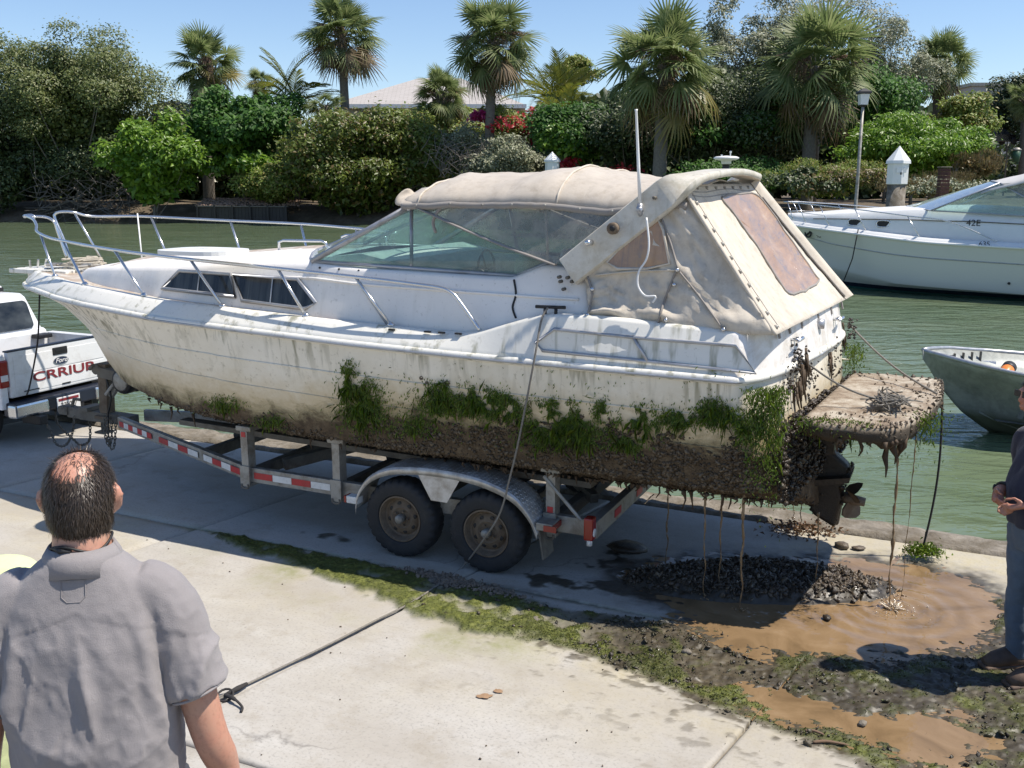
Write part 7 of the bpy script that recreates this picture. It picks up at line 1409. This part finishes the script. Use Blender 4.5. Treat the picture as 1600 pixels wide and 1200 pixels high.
# brown leaf litter under the drive
c_ = gl(1252, 828); n = 260; Pn = np.stack([rng.normal(c_[0], .15, n), rng.normal(c_[1], .09, n), np.abs(rng.normal(.015, .02, n))], 1); T = unit(rng.normal(size=(n, 3)) * np.array([1, 1, .4])); Nn = unit(rng.normal(size=(n, 3)) * .4 + np.array([0, 0, 1])); V, Fq = leafquads(Pn, Nn, T, rng.uniform(.02, .07, n), rng.uniform(.01, .03, n), .3); o = bigmesh('leaf_litter', V, Fq, leafmat('brown_litter', [(.12, .06, .025), (.20, .11, .05), (.07, .04, .02)], .1, .5), None, False, 'stuff'); o['label'] = 'brown leaf litter under the stern drive'
def clod(px, py, r, label, mt='mud', seed=1, fl=.6):
    p = gl(px, py, r * .35); bv, bf = ico(2, .16, seed); bv = bv * (1 + .25 * (np.array([float(fbm(np.array(v[0] * 2.3 + seed), np.array(v[1] * 2.3 + v[2])))for v in bv])[:, None] - .5)); o = mesh('mud_clod' if mt.startswith('mud') else 'stone', bv * r * np.array([1.2, .9, fl]), bf, MAT[mt], None, True); o.location = p; o.rotation_euler = (0, 0, seed); tag(o, label, 'clod' if mt.startswith('mud') else 'stone')
clod(1315, 853, .055, 'brown mud clod on dry concrete right of the stern drive', seed=2); clod(1341, 856, .045, 'flatter mud clod just right of the bigger one', seed=3, fl=.35); clod(676, 907, .035, 'grey stone beside the rope on the weed strip', 'galv_dark', 4); clod(838, 968, .030, 'pale stone on the weed strip', 'kerb', 5); clod(1073, 1018, .028, 'pale pebble on the muddy strip', 'kerb', 6); clod(1348, 1130, .026, 'pale grey stone at the small puddle', 'kerb', 7); clod(1292, 965, .03, 'dark clod poking from the puddle', 'mud_dark', 8); clod(980, 855, .14, 'wide dark lump of mud in shade behind the trailer', 'mud_dark', 9, .22)
for px0, py0, px1, py1, lab in ((1270, 1160, 1326, 1164, 'bare brown stick lying below the small puddle'), (1258, 1142, 1288, 1148, 'short reddish stick left of the small puddle')):
    a, b = gl(px0, py0, .012), gl(px1, py1, .014); o = MB().tube(crom([a, a * .6 + b * .4 + np.array([0, .01, .006]), b], 4), [.006, .008, .009, .009, .008, .008, .007, .006, .003], 6).build('stick', M('stick_bark', (.17, .11, .07), .9), None, True); tag(o, lab, 'stick')
for px, py, r, lab in ((757, 1088, .035, 'flat tan leaf on clean concrete'), (778, 1080, .024, 'smaller tan leaf right of the flat one')):
    p = gl(px, py, .006); rr_ = random.Random(px); k = 16; V = [(r * rr_.uniform(.6, 1.2) * math.cos(u) * 1.5, r * rr_.uniform(.6, 1.1) * math.sin(u), rr_.uniform(0, .004)) for u in np.linspace(0, 6.28, k + 1)[:-1]] + [(0, 0, .005)]; o = mesh('dead_leaf', V, [(i, (i + 1) % k, k) for i in range(k)], M('tan_leaf', (.30, .19, .11), .8), None); o.location = p; tag(o, lab, 'leaf')
# ================================================================== PEOPLE
def ellring(c, rx, ry, n=20, tilt=0, pw=2.0, yaw=0.0):
    P = []
    for k in range(n):
        a = 2 * math.pi * k / n; x = rx * math.copysign(abs(math.cos(a)) ** (2 / pw), math.cos(a)); y = ry * math.copysign(abs(math.sin(a)) ** (2 / pw), math.sin(a)); P.append((c[0] + x * math.cos(yaw) - y * math.sin(yaw), c[1] + x * math.sin(yaw) + y * math.cos(yaw), c[2] + y * tilt))
    return P
def loftrings(m, rings):
    n = len(rings[0]); m.add([p for r in rings for p in r], [(i * n + k, i * n + (k + 1) % n, (i + 1) * n + (k + 1) % n, (i + 1) * n + k) for i in range(len(rings) - 1) for k in range(n)] + [tuple(range(n))[::-1], tuple((len(rings) - 1) * n + k for k in range(n))]); return m
def remesh(m, nm, voxel, mat, par, smooth=4, disp=None):
    """several overlapping volumes become one continuous surface"""
    me = bpy.data.meshes.new('tmp'); me.from_pydata([tuple(map(float, v)) for v in m.v], [], m.f); ob = bpy.data.objects.new('tmp', me); SC.collection.objects.link(ob)
    bm = bmesh.new(); bm.from_mesh(me); bmesh.ops.recalc_face_normals(bm, faces=bm.faces); bm.to_mesh(me); bm.free()
    q = ob.modifiers.new('r', 'REMESH'); q.mode = 'VOXEL'; q.voxel_size = voxel; q2 = ob.modifiers.new('s', 'SMOOTH'); q2.iterations = smooth; q2.factor = .5
    dg = bpy.context.evaluated_depsgraph_get(); out = bpy.data.meshes.new_from_object(ob.evaluated_get(dg)); bpy.data.objects.remove(ob)
    out.name = nm; out.materials.clear(); out.materials.append(mat)
    V = np.empty(len(out.vertices) * 3, np.float32); out.vertices.foreach_get('co', V); V = V.reshape(-1, 3)
    if disp is not None:
        Nn = np.empty(len(out.vertices) * 3, np.float32); out.vertices.foreach_get('normal', Nn); V = V + Nn.reshape(-1, 3) * np.asarray(disp(V))[:, None]; out.vertices.foreach_set('co', V.astype(np.float32).ravel())
    out.polygons.foreach_set('use_smooth', np.ones(len(out.polygons), bool)); out.update()
    o = bpy.data.objects.new(nm, out); link(o, par); return o
def limb(m, P, R, n=6): Q = crom(P, n); RR = np.interp(np.linspace(0, 1, len(Q)), np.linspace(0, 1, len(R)), R); return m.tube(Q, list(RR), 14)
def skin(nm, c, red=(.42, .15, .10)):
    t = NT(nm); c_ = t.coord(); n = t.noise(c_, 9, 5, .6); n2 = t.noise(c_, 90, 3, .6); q = t.ramp(n, [(.35, c), (.65, red)]); q = t.mix(t.ramp(n2, [(.3, .35), (.5, 0)]), q, tuple(np.array(red) * .6)); t.col(q); t.rough(.42); t.b.inputs['Subsurface Weight'].default_value = .12; t.b.inputs['Subsurface Radius'].default_value = (.02, .008, .004); t.bump(n2, .12, .002); return t.m
def cloth(nm, c, wv=500, v=.1, rough=.9):
    t = NT(nm); c_ = t.coord(); n = t.noise(c_, 5, 6, .65); w1 = t.noise(t.coord('Object', (1, 1, 1)), wv, 2); c = np.array(c); q = t.ramp(n, [(.3, tuple(c * (1 - v))), (.7, tuple(c * (1 + v)))]); q = t.mix(t.ramp(w1, [(.35, .25), (.55, 0)]), q, tuple(c * .6)); t.col(q); t.rough(rough); t.b.inputs['Sheen Weight'].default_value = .2; t.bump(t.math('ADD', t.math('MULTIPLY', w1, .35), t.math('MULTIPLY', t.noise(c_, 14, 5, .6, .3), 1.0)), .35, .012); return t.m
def hand(m, w, d, side, up, L=.19, curl=.5):
    """palm, four unequal bent fingers and a thumb: w wrist, d direction, side towards the thumb, up back of hand"""
    w, d, side, up = [np.array(q, float) for q in (w, d, side, up)]; d /= np.linalg.norm(d); side -= d * (side @ d); side /= np.linalg.norm(side); up = np.cross(d, side); pl_ = L * .52
    m.tube([w - d * .02, w + d * pl_ * .3, w + d * pl_ * .8, w + d * pl_], [.026, .034, .040, .034], 12, flat=.5)
    for k, (o_, l_) in enumerate(((.030, .40), (.010, .46), (-.010, .43), (-.030, .34))):
        b = w + d * pl_ * .92 + side * o_; l_ *= L; c1, c2 = curl * .8, curl * 1.6; p1 = b + (d * math.cos(c1 * .5) - up * math.sin(c1 * .5)) * l_ * .45; p2 = p1 + (d * math.cos(c1 * 1.2) - up * math.sin(c1 * 1.2)) * l_ * .32; p3 = p2 + (d * math.cos(c2) - up * math.sin(c2)) * l_ * .25; m.tube([b, p1, p2, p3], [.0095, .009, .008, .0065], 8)
    b = w + d * pl_ * .25 + side * .026; m.tube([b, b + (d * .7 + side * .7) * L * .2, b + (d * .9 + side * .55 - up * .2) * L * .36, b + (d + side * .3 - up * .4) * L * .46], [.013, .012, .010, .007], 8)
def head(m, c, hw=.077, hl=.098, hh=.118, yaw=0.0, ears=True):
    """skull, jaw, nose, ears; +y is the face before yaw. c: centre of the skull"""
    R = Matrix.Rotation(yaw, 3, 'Z'); b = MB(); rings = []
    for t_ in np.linspace(-1, 1, 19):
        z = t_ * hh; w = (1 - abs(t_) ** 2.4) ** .5; jaw = float(sstep(-.05, -.75, t_)); fx = hw * w * (1 - .22 * jaw); fy = hl * w * (1 - .16 * jaw); cy = .018 * jaw + (-.006); rings.append(ellring((0, cy, z), max(fx, .002), max(fy, .002), 24))
    loftrings(b, rings)
    b.tube([(0, hl * .93, .018), (0, hl * 1.10, -.022), (0, hl * 1.0, -.034)], [.010, .015, .009], 8)   # nose
    b.tube([(-.05, hl * .80, .030), (-.02, hl * .96, .030), (.02, hl * .96, .030), (.05, hl * .80, .030)], .012, 8)  # brow
    b.tube([(-.022, hl * .90, -.058), (0, hl * .985, -.056), (.022, hl * .90, -.058)], .009, 8); b.tube([(-.018, hl * .86, -.070), (0, hl * .955, -.069), (.018, hl * .86, -.070)], .009, 8)
    if ears:
        for s in (-1, 1):
            b.tube([(s * (hw - .006), -.004, -.040), (s * (hw + .008), .002, -.032), (s * (hw + .012), -.008, -.010), (s * (hw + .016), -.018, .010), (s * (hw + .010), -.014, .028), (s * (hw + .002), .004, .026)], [.010, .010, .013, .013, .010, .008], 8, flat=.55); b.tube([(s * (hw - .004), .004, -.03), (s * (hw + .006), -.004, .0), (s * (hw - .004), .002, .022)], [.012, .016, .012], 8, flat=.5)
    m.add([R @ Vector(v) + Vector(c) for v in b.v], b.f); return m
def strands(nm, par, c, hw, hl, hh, yaw, mat, n, keep, lenr, seed=1, width=.0022, lift=.45):
    """short hair: tapered blades rooted on the scalp"""
    r = np.random.default_rng(seed); d = unit(r.normal(size=(n * 3, 3))); k = keep(d) > r.random(n * 3); d = d[k][:n]; m = len(d); w_ = (1 - np.abs(d[:, 2]) ** 3 * .0); wq_ = (np.sqrt(np.clip(1 - np.abs(d[:, 2]) ** 2.4, 0, 1)) / np.sqrt(np.clip(1 - d[:, 2] ** 2, 1e-4, 1)))[:, None]; P = d * np.array([hw, hl, hh]) * np.concatenate([wq_, wq_, wq_ * 0 + 1], 1) * 1.0 + np.array([0, -.006, 0])
    Nn = unit(d / np.array([hw, hl, hh])); down = np.array([0, -.15, -1.0]); T = down - Nn * (Nn @ down)[:, None]; T = unit(T + Nn * (lift * r.uniform(.3, 1.2, m))[:, None] + r.normal(0, .22, (m, 3))); L = r.uniform(*lenr, m)[:, None]; S = unit(np.cross(T, Nn)) * width * .5
    mid = P + T * L * .55; T2 = unit(T - Nn * .5); tip = mid + T2 * L * .45; V = np.stack([P - S, P + S, mid + S, mid - S, tip], 1).reshape(-1, 3); cy, sy = math.cos(yaw), math.sin(yaw); V = np.stack([V[:, 0] * cy - V[:, 1] * sy, V[:, 0] * sy + V[:, 1] * cy, V[:, 2]], 1) + np.array(c); i = np.arange(m)[:, None] * 5
    return bigmesh(nm, V, np.concatenate([i + np.array([[0, 1, 2]]), i + np.array([[0, 2, 3]]), i + np.array([[3, 2, 4]])], 1).reshape(-1, 3), mat, par, False, 'stuff')
def scalp(nm, par, c, hw, hl, hh, yaw, mat, keep, thr=.5):
    # thin cap of short undercoat that lies on the skull where hair grows
    V = []; Fs = []; n1, n2 = 60, 40; D = []
    for i in range(n2):
        tt = -.75 + 1.74 * i / (n2 - 1)
        for k in range(n1): a = 2 * math.pi * k / n1; r = math.sqrt(max(1 - tt * tt, 0)); D.append((r * math.cos(a), r * math.sin(a), tt))
    D = np.array(D); wq_ = (np.sqrt(np.clip(1 - np.abs(D[:, 2]) ** 2.4, 0, 1)) / np.sqrt(np.clip(1 - D[:, 2] ** 2, 1e-4, 1)))[:, None]; P = D * np.array([hw, hl, hh]) * np.concatenate([wq_, wq_, wq_ * 0 + 1], 1) * 1.012 + np.array([0, -.006, 0]); cy, sy = math.cos(yaw), math.sin(yaw); P = np.stack([P[:, 0] * cy - P[:, 1] * sy, P[:, 0] * sy + P[:, 1] * cy, P[:, 2]], 1) + np.array(c); K = keep(D)
    for i in range(n2 - 1):
        for k in range(n1):
            q = (i * n1 + k, i * n1 + (k + 1) % n1, (i + 1) * n1 + (k + 1) % n1, (i + 1) * n1 + k)
            if np.mean(K[list(q)]) > thr: Fs.append(q)
    return mesh(nm, P, Fs, mat, par, True)
def legs(m, hip_z, sx, kx=0.0, ax=.0, fat=1.0):
    for s in (-1, 1): limb(m, [(s * sx, 0, hip_z), (s * sx * 1.02 + kx, .015, hip_z * .55), (s * sx * 1.05 + ax, -.01, .08)], [.095 * fat, .082 * fat, .056 * fat, .054 * fat, .040 * fat])
def hairmat(nm, cols): 
    q = leafmat(nm, cols, .05, .4); return q

# ---- man with his back to the camera
SKIN1 = skin('sunburnt_skin', (.50, .29, .205), (.51, .245, .17)); HX, HY, HZT = None, None, None
hp_ = atz(117, 708, 2.30); Z0 = .55; YW = .16
man = empty('person', (hp_[0], hp_[1], Z0), YW + .0, 'balding man in a grey polo shirt seen from behind, watching the boat', 'person'); man.scale = (.967,) * 3
Hc = np.array([0.0, .015, 2.36 - Z0 - .118]); HYAW = .06
b = MB(); head(b, Hc, .080, .100, .118, HYAW); limb(b, [(0, .0, 1.74 - .06), (0, -.012, 1.62), (0, -.02, 1.52)], [.058, .062, .068, .085])
tors = [((0, -.02, .86), .16, .11), ((0, -.02, 1.0), .16, .11), ((0, -.02, 1.2), .165, .108), ((0, -.02, 1.36), .175, .10), ((0, -.02, 1.47), .17, .085), ((0, -.02, 1.53), .11, .07)]
loftrings(b, [ellring(c, x, y, 20, pw=2.4) for c, x, y in tors])
AR = {}
for s in (-1, 1):
    sh = (s * .178, -.02, 1.45); el = (s * .272, -.045, 1.07); wr = (s * .305, .03, .81); AR[s] = (sh, el, wr); limb(b, [sh, (s * .225, -.035, 1.30), el, ((el[0] + wr[0]) / 2 + s * .008, -.01, .95), wr], [.056, .053, .050, .046, .045, .038, .029]); hand(b, wr, (-s * .15, .5, -.8), (-s * 1, .4, 0), (0, 0, 1))
legs(b, .93, .095); 
for s in (-1, 1): b.tube([(s * .1, -.06, .05), (s * .1, .03, .06), (s * .1, .15, .035)], [.045, .05, .035], 10)
body = remesh(b, 'body', .0085, SKIN1, man, 5)
def wrinkle(V):
    x, y, z = V[:, 0], V[:, 1], V[:, 2]; ang = np.arctan2(x, -y)
    rg = lambda q: 1 - np.abs(2 * q - 1); lowz = sstep(1.44, 1.22, z); tor = sstep(.235, .17, np.abs(x))
    drape = (rg(fbm(x * 7 + 2 + z * 1.2, z * 1.5, 2)) ** 2.5 - .3) * .024 * lowz * tor + (rg(fbm(x * 16 - z * 3, z * 3.2, 2)) ** 3 - .2) * .009 * lowz
    arm = (rg(fbm(np.abs(x) * 5 + z * 9, z * 6 - np.abs(x) * 8, 2)) ** 3 - .2) * .013 * sstep(.17, .22, np.abs(x)) * sstep(1.47, 1.40, z); fold = np.exp(-((np.abs(x) - .148 - (1.32 - z) * .08) / .014) ** 2) * sstep(1.10, 1.22, z) * sstep(1.44, 1.36, z) * .012
    yoke = np.where((z > 1.43 - .35 * (np.abs(x) - .05)) & (y < .0), .002, 0)
    return drape + arm + fold + yoke + (rg(fbm(x * 30 + z * 9, z * 11 - x * 4, 2)) ** 3 - .2) * .004 * sstep(1.48, 1.40, z) + (fbm(x * 40, z * 40) - .5) * .003
SHIRT1 = cloth('grey_polo_knit', (.27, .25, .25)); b = MB()
loftrings(b, [ellring(c, x, y, 24, pw=2.5, tilt=tl) for c, x, y, tl in (((0, -.02, .80), .19, .145, 0), ((0, -.02, .92), .19, .146, 0), ((0, -.022, 1.1), .19, .146, 0), ((0, -.022, 1.24), .194, .138, 0), ((0, -.022, 1.36), .196, .126, 0), ((0, -.02, 1.45), .182, .106, 0), ((0, -.02, 1.50), .150, .09, 0), ((0, -.018, 1.535), .115, .080, -.1), ((0, -.015, 1.56), .083, .076, -.1))])
for s in (-1, 1): sh, el, wr = AR[s]; limb(b, [(s * .12, -.02, 1.475), (s * .176, -.02, 1.438), (s * .224, -.036, 1.315), (s * .256, -.05, 1.20)], [.062, .070, .073, .074, .079])
shirt = remesh(b, 'polo_shirt', .0065, SHIRT1, man, 8, wrinkle)
# collar, label patch, sleeve hems, lanyard, trousers, shoes, hair
G = []
for k in range(40):
    a = 2 * math.pi * k / 40; ca, sa = math.cos(a), math.sin(a); back = .5 - .5 * sa; G.append([(.074 * ca, -.016 + .072 * sa, 1.545), (.071 * ca, -.016 + .069 * sa, 1.578 + .006 * back), (.076 * ca, -.016 + .074 * sa, 1.583 + .006 * back), (.090 * ca, -.018 + .086 * sa, 1.560 + .006 * back), (.103 * ca, -.02 + .096 * sa, 1.530 + .004 * back - .014 * abs(ca))])
G.append(G[0]); o = MB().grid(G).build('collar', SHIRT1, shirt, True); mo = o.modifiers.new('t', 'SOLIDIFY'); mo.thickness = .004
for s in (-1, 1):
    a, b_ = np.array((s * .249, -.048, 1.212)), np.array((s * .257, -.0505, 1.190)); d = (b_ - a) / np.linalg.norm(b_ - a); e1 = np.cross(d, (0, 1, 0)); e1 /= np.linalg.norm(e1); e2 = np.cross(d, e1)
    MB().tube([b_ - d * .004 + e1 * .0735 * math.cos(u) + e2 * 0.0735 * math.sin(u) for u in np.linspace(0, 6.2832, 30)[:-1]], .0035, 6, closed=True).build('sleeve_hem', SHIRT1, shirt, True)
def onshirt(x, z, off=.003):
    v = np.array([q.co for q in shirt.data.vertices]); k = np.argmin(np.abs(v[:, 0] - x) * 2 + np.abs(v[:, 2] - z) * 2 + np.where(v[:, 1] > -.02, 9, 0)); return np.array([x, v[k, 1] - off, z])
P = [onshirt(x, z, .003) for x, z in ((-.028, 1.525), (.026, 1.525), (.026, 1.488), (.014, 1.476), (-.016, 1.476), (-.028, 1.488))]; MB().tube([p + np.array([0, .0022, 0]) for p in P], .0012, 5, closed=True).build('label_stitching', SHIRT1, shirt)
MB().tube([(.071 * math.cos(a), -.016 + .071 * math.sin(a), 1.592 + .01 * math.sin(a * 3 + 1)) for a in np.linspace(0, 6.2832, 40)[:-1]], .0035, 6, closed=True).tube([(-.05, -.065, 1.594), (-.03, -.082, 1.592), (-.005, -.086, 1.591)], [.006, .008, .005], 6).build('neck_cord', MAT['black'], man, True)
b = MB(); loftrings(b, [ellring(c, x, y, 20, pw=2.3) for c, x, y in (((0, -.02, .82), .16, .12), ((0, -.02, .92), .18, .13), ((0, -.02, 1.0), .178, .128))]); legs(b, .92, .095, fat=1.30); remesh(b, 'trousers', .014, cloth('dark_denim', (.03, .035, .05)), man, 4)
for s in (-1, 1): MB().tube([(s * .1, -.07, .06), (s * .1, .03, .07), (s * .1, .17, .045)], [.055, .06, .045], 12).box((s * .1, .05, .015), (.10, .28, .03), bev=.01).build('shoe', MAT['black'], man, True)
HAIR1 = hairmat('brown_grey_hair', [(.026, .017, .011), (.045, .031, .021), (.075, .056, .042), (.034, .024, .016)])
def keep1(d):   # bald crown above the back of the head, short hair elsewhere
    bald = np.hypot((d[:, 0]) / .60, (d[:, 1] + .30) / .62) ; k = np.clip(sstep(.50, 1.25, bald + .25 * (d[:, 2] < .55)) , .0, 1); face = (d[:, 1] > .42) & (d[:, 2] < .62); ear = (np.abs(d[:, 0]) > .80) & (d[:, 2] < .05) & (d[:, 1] > -.25); low = d[:, 2] < -.62; k = np.where(face | ear | low, 0, k); return np.where((d[:, 2] > .55) & (bald < 1.0), np.maximum(k * .45, .05), k)
UND = M('hair_undercoat', (.030, .021, .015), .7, 0, .3, 60); scalp('hair_base', man, Hc, .080, .100, .118, HYAW, UND, keep1, .86); strands('hair', man, Hc, .080, .100, .118, HYAW, HAIR1, 20000, keep1, (.010, .030), 4, .0013, .26)
# ---- man at the right edge, in profile
SKIN2 = skin('tanned_skin', (.40, .20, .13), (.44, .17, .11)); fp2 = atz(1612, 1058, 0); R2 = empty('person', (3.10, 5.32, 0), math.pi / 2 + .15, 'man in navy tee shirt and jeans with dark glasses at the right edge', 'person'); S2 = 1.0
Hc2 = np.array([0.0, .125, 1.735]); b = MB(); head(b, Hc2, .078, .100, .118, 0.0); limb(b, [(0, .10, 1.65), (0, .055, 1.58), (0, .0, 1.48)], [.058, .062, .07, .09])
loftrings(b, [ellring(c, x, y, 20, pw=2.3) for c, x, y in (((0, 0, .90), .165, .125), ((0, .02, 1.05), .175, .14), ((0, .02, 1.2), .18, .135), ((0, 0, 1.36), .20, .125), ((0, -.01, 1.46), .185, .10), ((0, -.01, 1.52), .11, .075))])
for s in (-1, 1):
    sh, el, wr = (s * .205, -.01, 1.43), (s * .255, -.06, 1.16), (s * .13, .215, 1.135); limb(b, [sh, (s * .24, -.04, 1.29), el, (s * .215, .07, 1.13), wr], [.062, .058, .054, .050, .050, .042, .031]); hand(b, wr, (-s * .75, .45, -.35), (0, .3, .9), (0, 1, 0), .19, .9)
legs(b, .93, .10); 
for s in (-1, 1): b.tube([(s * .11, -.06, .05), (s * .11, .03, .06), (s * .11, .14, .035)], [.045, .05, .035], 10)
remesh(b, 'body', .010, SKIN2, R2, 4)
wr2 = lambda V: np.sin(np.arctan2(V[:, 0], V[:, 1]) * 8 + V[:, 2] * 16) * .004 + (fbm(V[:, 0] * 9 + V[:, 2] * 5, V[:, 2] * 6) - .5) * .022
b = MB(); loftrings(b, [ellring(c, x, y, 24, pw=2.4) for c, x, y in (((0, .01, .95), .19, .155), ((0, .03, 1.06), .195, .165), ((0, .03, 1.2), .20, .16), ((0, .0, 1.36), .215, .142), ((0, -.01, 1.46), .20, .115), ((0, -.01, 1.52), .12, .085), ((0, .0, 1.545), .08, .075))])
for s in (-1, 1): limb(b, [(s * .13, -.01, 1.46), (s * .21, -.01, 1.42), (s * .245, -.045, 1.28), (s * .252, -.058, 1.22)], [.07, .084, .084, .080, .080])
remesh(b, 'tee_shirt', .011, cloth('navy_jersey', (.016, .019, .042)), R2, 5, wr2)
b = MB(); loftrings(b, [ellring(c, x, y, 20, pw=2.3) for c, x, y in (((0, -.01, .80), .17, .135), ((0, 0, .92), .178, .142), ((0, .01, 1.0), .176, .142))]); legs(b, .92, .10, fat=1.32); DEN = cloth('worn_blue_denim', (.095, .135, .19), 350, .3); remesh(b, 'jeans', .012, DEN, R2, 4, lambda V: (fbm(V[:, 0] * 7, V[:, 2] * 9) - .5) * .03 + .012 * sstep(.35, .1, V[:, 2]))
for s in (-1, 1): MB().tube([(s * .115, -.08, .06), (s * .115, .02, .075), (s * .115, .13, .055), (s * .115, .19, .04)], [.055, .062, .052, .035], 12).box((s * .115, .05, .016), (.105, .31, .032), bev=.012).build('shoe', M('muddy_brown_shoe', (.10, .065, .045), .7, 0, .4, 14), R2, True)
wq = np.array((-.152, .175, 1.135)); dq = np.array([.45, .8, 0]); dq /= np.linalg.norm(dq)
for s in (-1, 1):
    a_ = np.array((s * .158, .165, 1.137)); d = np.array([-s * .45, .85, .0]); d /= np.linalg.norm(d); e1 = np.array([0, 0, 1.0]); e2 = np.cross(d, e1)
    if s > 0: w_ = MB().tube([a_ + e1 * .040 * math.cos(u) + e2 * .038 * math.sin(u) for u in np.linspace(0, 6.2832, 25)[:-1]], .009, 6, closed=True, flat=1).tube([a_ + e2 * .040 - d * .001, a_ + e2 * .052], .019, 14).build('wristwatch', MAT['black'], R2, True)
for s in (-1, 1): MB().box((Hc2[0] + s * .033, Hc2[1] + .103, Hc2[2] + .016), (.052, .008, .036), bev=.003).tube([(s * .058, Hc2[1] + .10, Hc2[2] + .022), (s * .080, Hc2[1] + .05, Hc2[2] + .020), (s * .084, Hc2[1] - .02, Hc2[2] + .012)], .0035, 6).build('sunglasses', MAT['black'], R2)
def keep2(d): return np.where(((d[:, 1] > .40) & (d[:, 2] < .60)) | (d[:, 2] < -.55) | ((np.abs(d[:, 0]) > .8) & (d[:, 2] < .05) & (d[:, 1] > -.25)), 0, 1.0)
scalp('hair_base', R2, Hc2, .078, .100, .118, 0, UND, keep2); strands('hair', R2, Hc2, .078, .100, .118, 0, hairmat('dark_brown_hair', [(.025, .017, .012), (.06, .045, .035)]), 9000, keep2, (.015, .04), 6, .002, .35)
# ---- onlooker whose shoulder shows at the left edge
sp_ = atz(30, 900, 1.92); R3 = empty('person', (sp_[0] - .265, sp_[1] + .10, Z0), .1, 'onlooker in a pale lime shirt, only a shoulder showing at the left edge', 'person'); Hc3 = np.array([0, .02, 1.60]); b = MB(); head(b, Hc3, .077, .098, .115, 0); limb(b, [(0, .01, 1.52), (0, -.01, 1.44), (0, -.02, 1.36)], [.055, .058, .066, .085]); loftrings(b, [ellring(c, x, y, 20, pw=2.3) for c, x, y in (((0, -.02, .80), .165, .12), ((0, -.02, 1.05), .18, .125), ((0, -.02, 1.24), .195, .12), ((0, -.02, 1.32), .18, .10), ((0, -.02, 1.38), .1, .07))])
for s in (-1, 1): sh, el, wr = (s * .20, -.02, 1.30), (s * .26, -.05, 1.02), (s * .24, .14, .84); limb(b, [sh, (s * .24, -.03, 1.17), el, (s * .26, .05, .92), wr], [.058, .054, .05, .046, .044, .038, .028]); hand(b, wr, (0, .5, -.8), (-s, .4, 0), (0, 0, 1))
legs(b, .86, .09)
for s in (-1, 1): b.tube([(s * .1, -.06, .05), (s * .1, .03, .06), (s * .1, .15, .035)], [.045, .05, .035], 10)
remesh(b, 'body', .012, SKIN2, R3, 4); b = MB(); loftrings(b, [ellring(c, x, y, 24, pw=2.4) for c, x, y in (((0, -.02, .76), .19, .145), ((0, -.02, 1.0), .195, .148), ((0, -.02, 1.2), .21, .14), ((0, -.02, 1.31), .20, .115), ((0, -.02, 1.37), .12, .085), ((0, -.02, 1.40), .08, .076))])
for s in (-1, 1): limb(b, [(s * .12, -.02, 1.32), (s * .20, -.02, 1.285), (s * .245, -.035, 1.16), (s * .26, -.05, 1.08)], [.068, .084, .084, .082, .082])
remesh(b, 'shirt', .011, cloth('pale_lime_cotton', (.66, .74, .40)), R3, 5, wr2); b = MB(); loftrings(b, [ellring(c, x, y, 20, pw=2.3) for c, x, y in (((0, -.02, .75), .165, .12), ((0, -.02, .9), .172, .125))]); legs(b, .85, .09, fat=1.32); remesh(b, 'jeans', .014, cloth('dark_blue_denim', (.025, .04, .075)), R3, 4); strands('hair', R3, Hc3, .077, .098, .115, 0, HAIR1, 5000, keep2, (.015, .04), 8, .003, .4)
for s in (-1, 1): MB().tube([(s * .1, -.07, .06), (s * .1, .03, .07), (s * .1, .17, .045)], [.055, .06, .045], 12).box((s * .1, .05, .015), (.10, .28, .03), bev=.01).build('shoe', MAT['black'], R3, True)
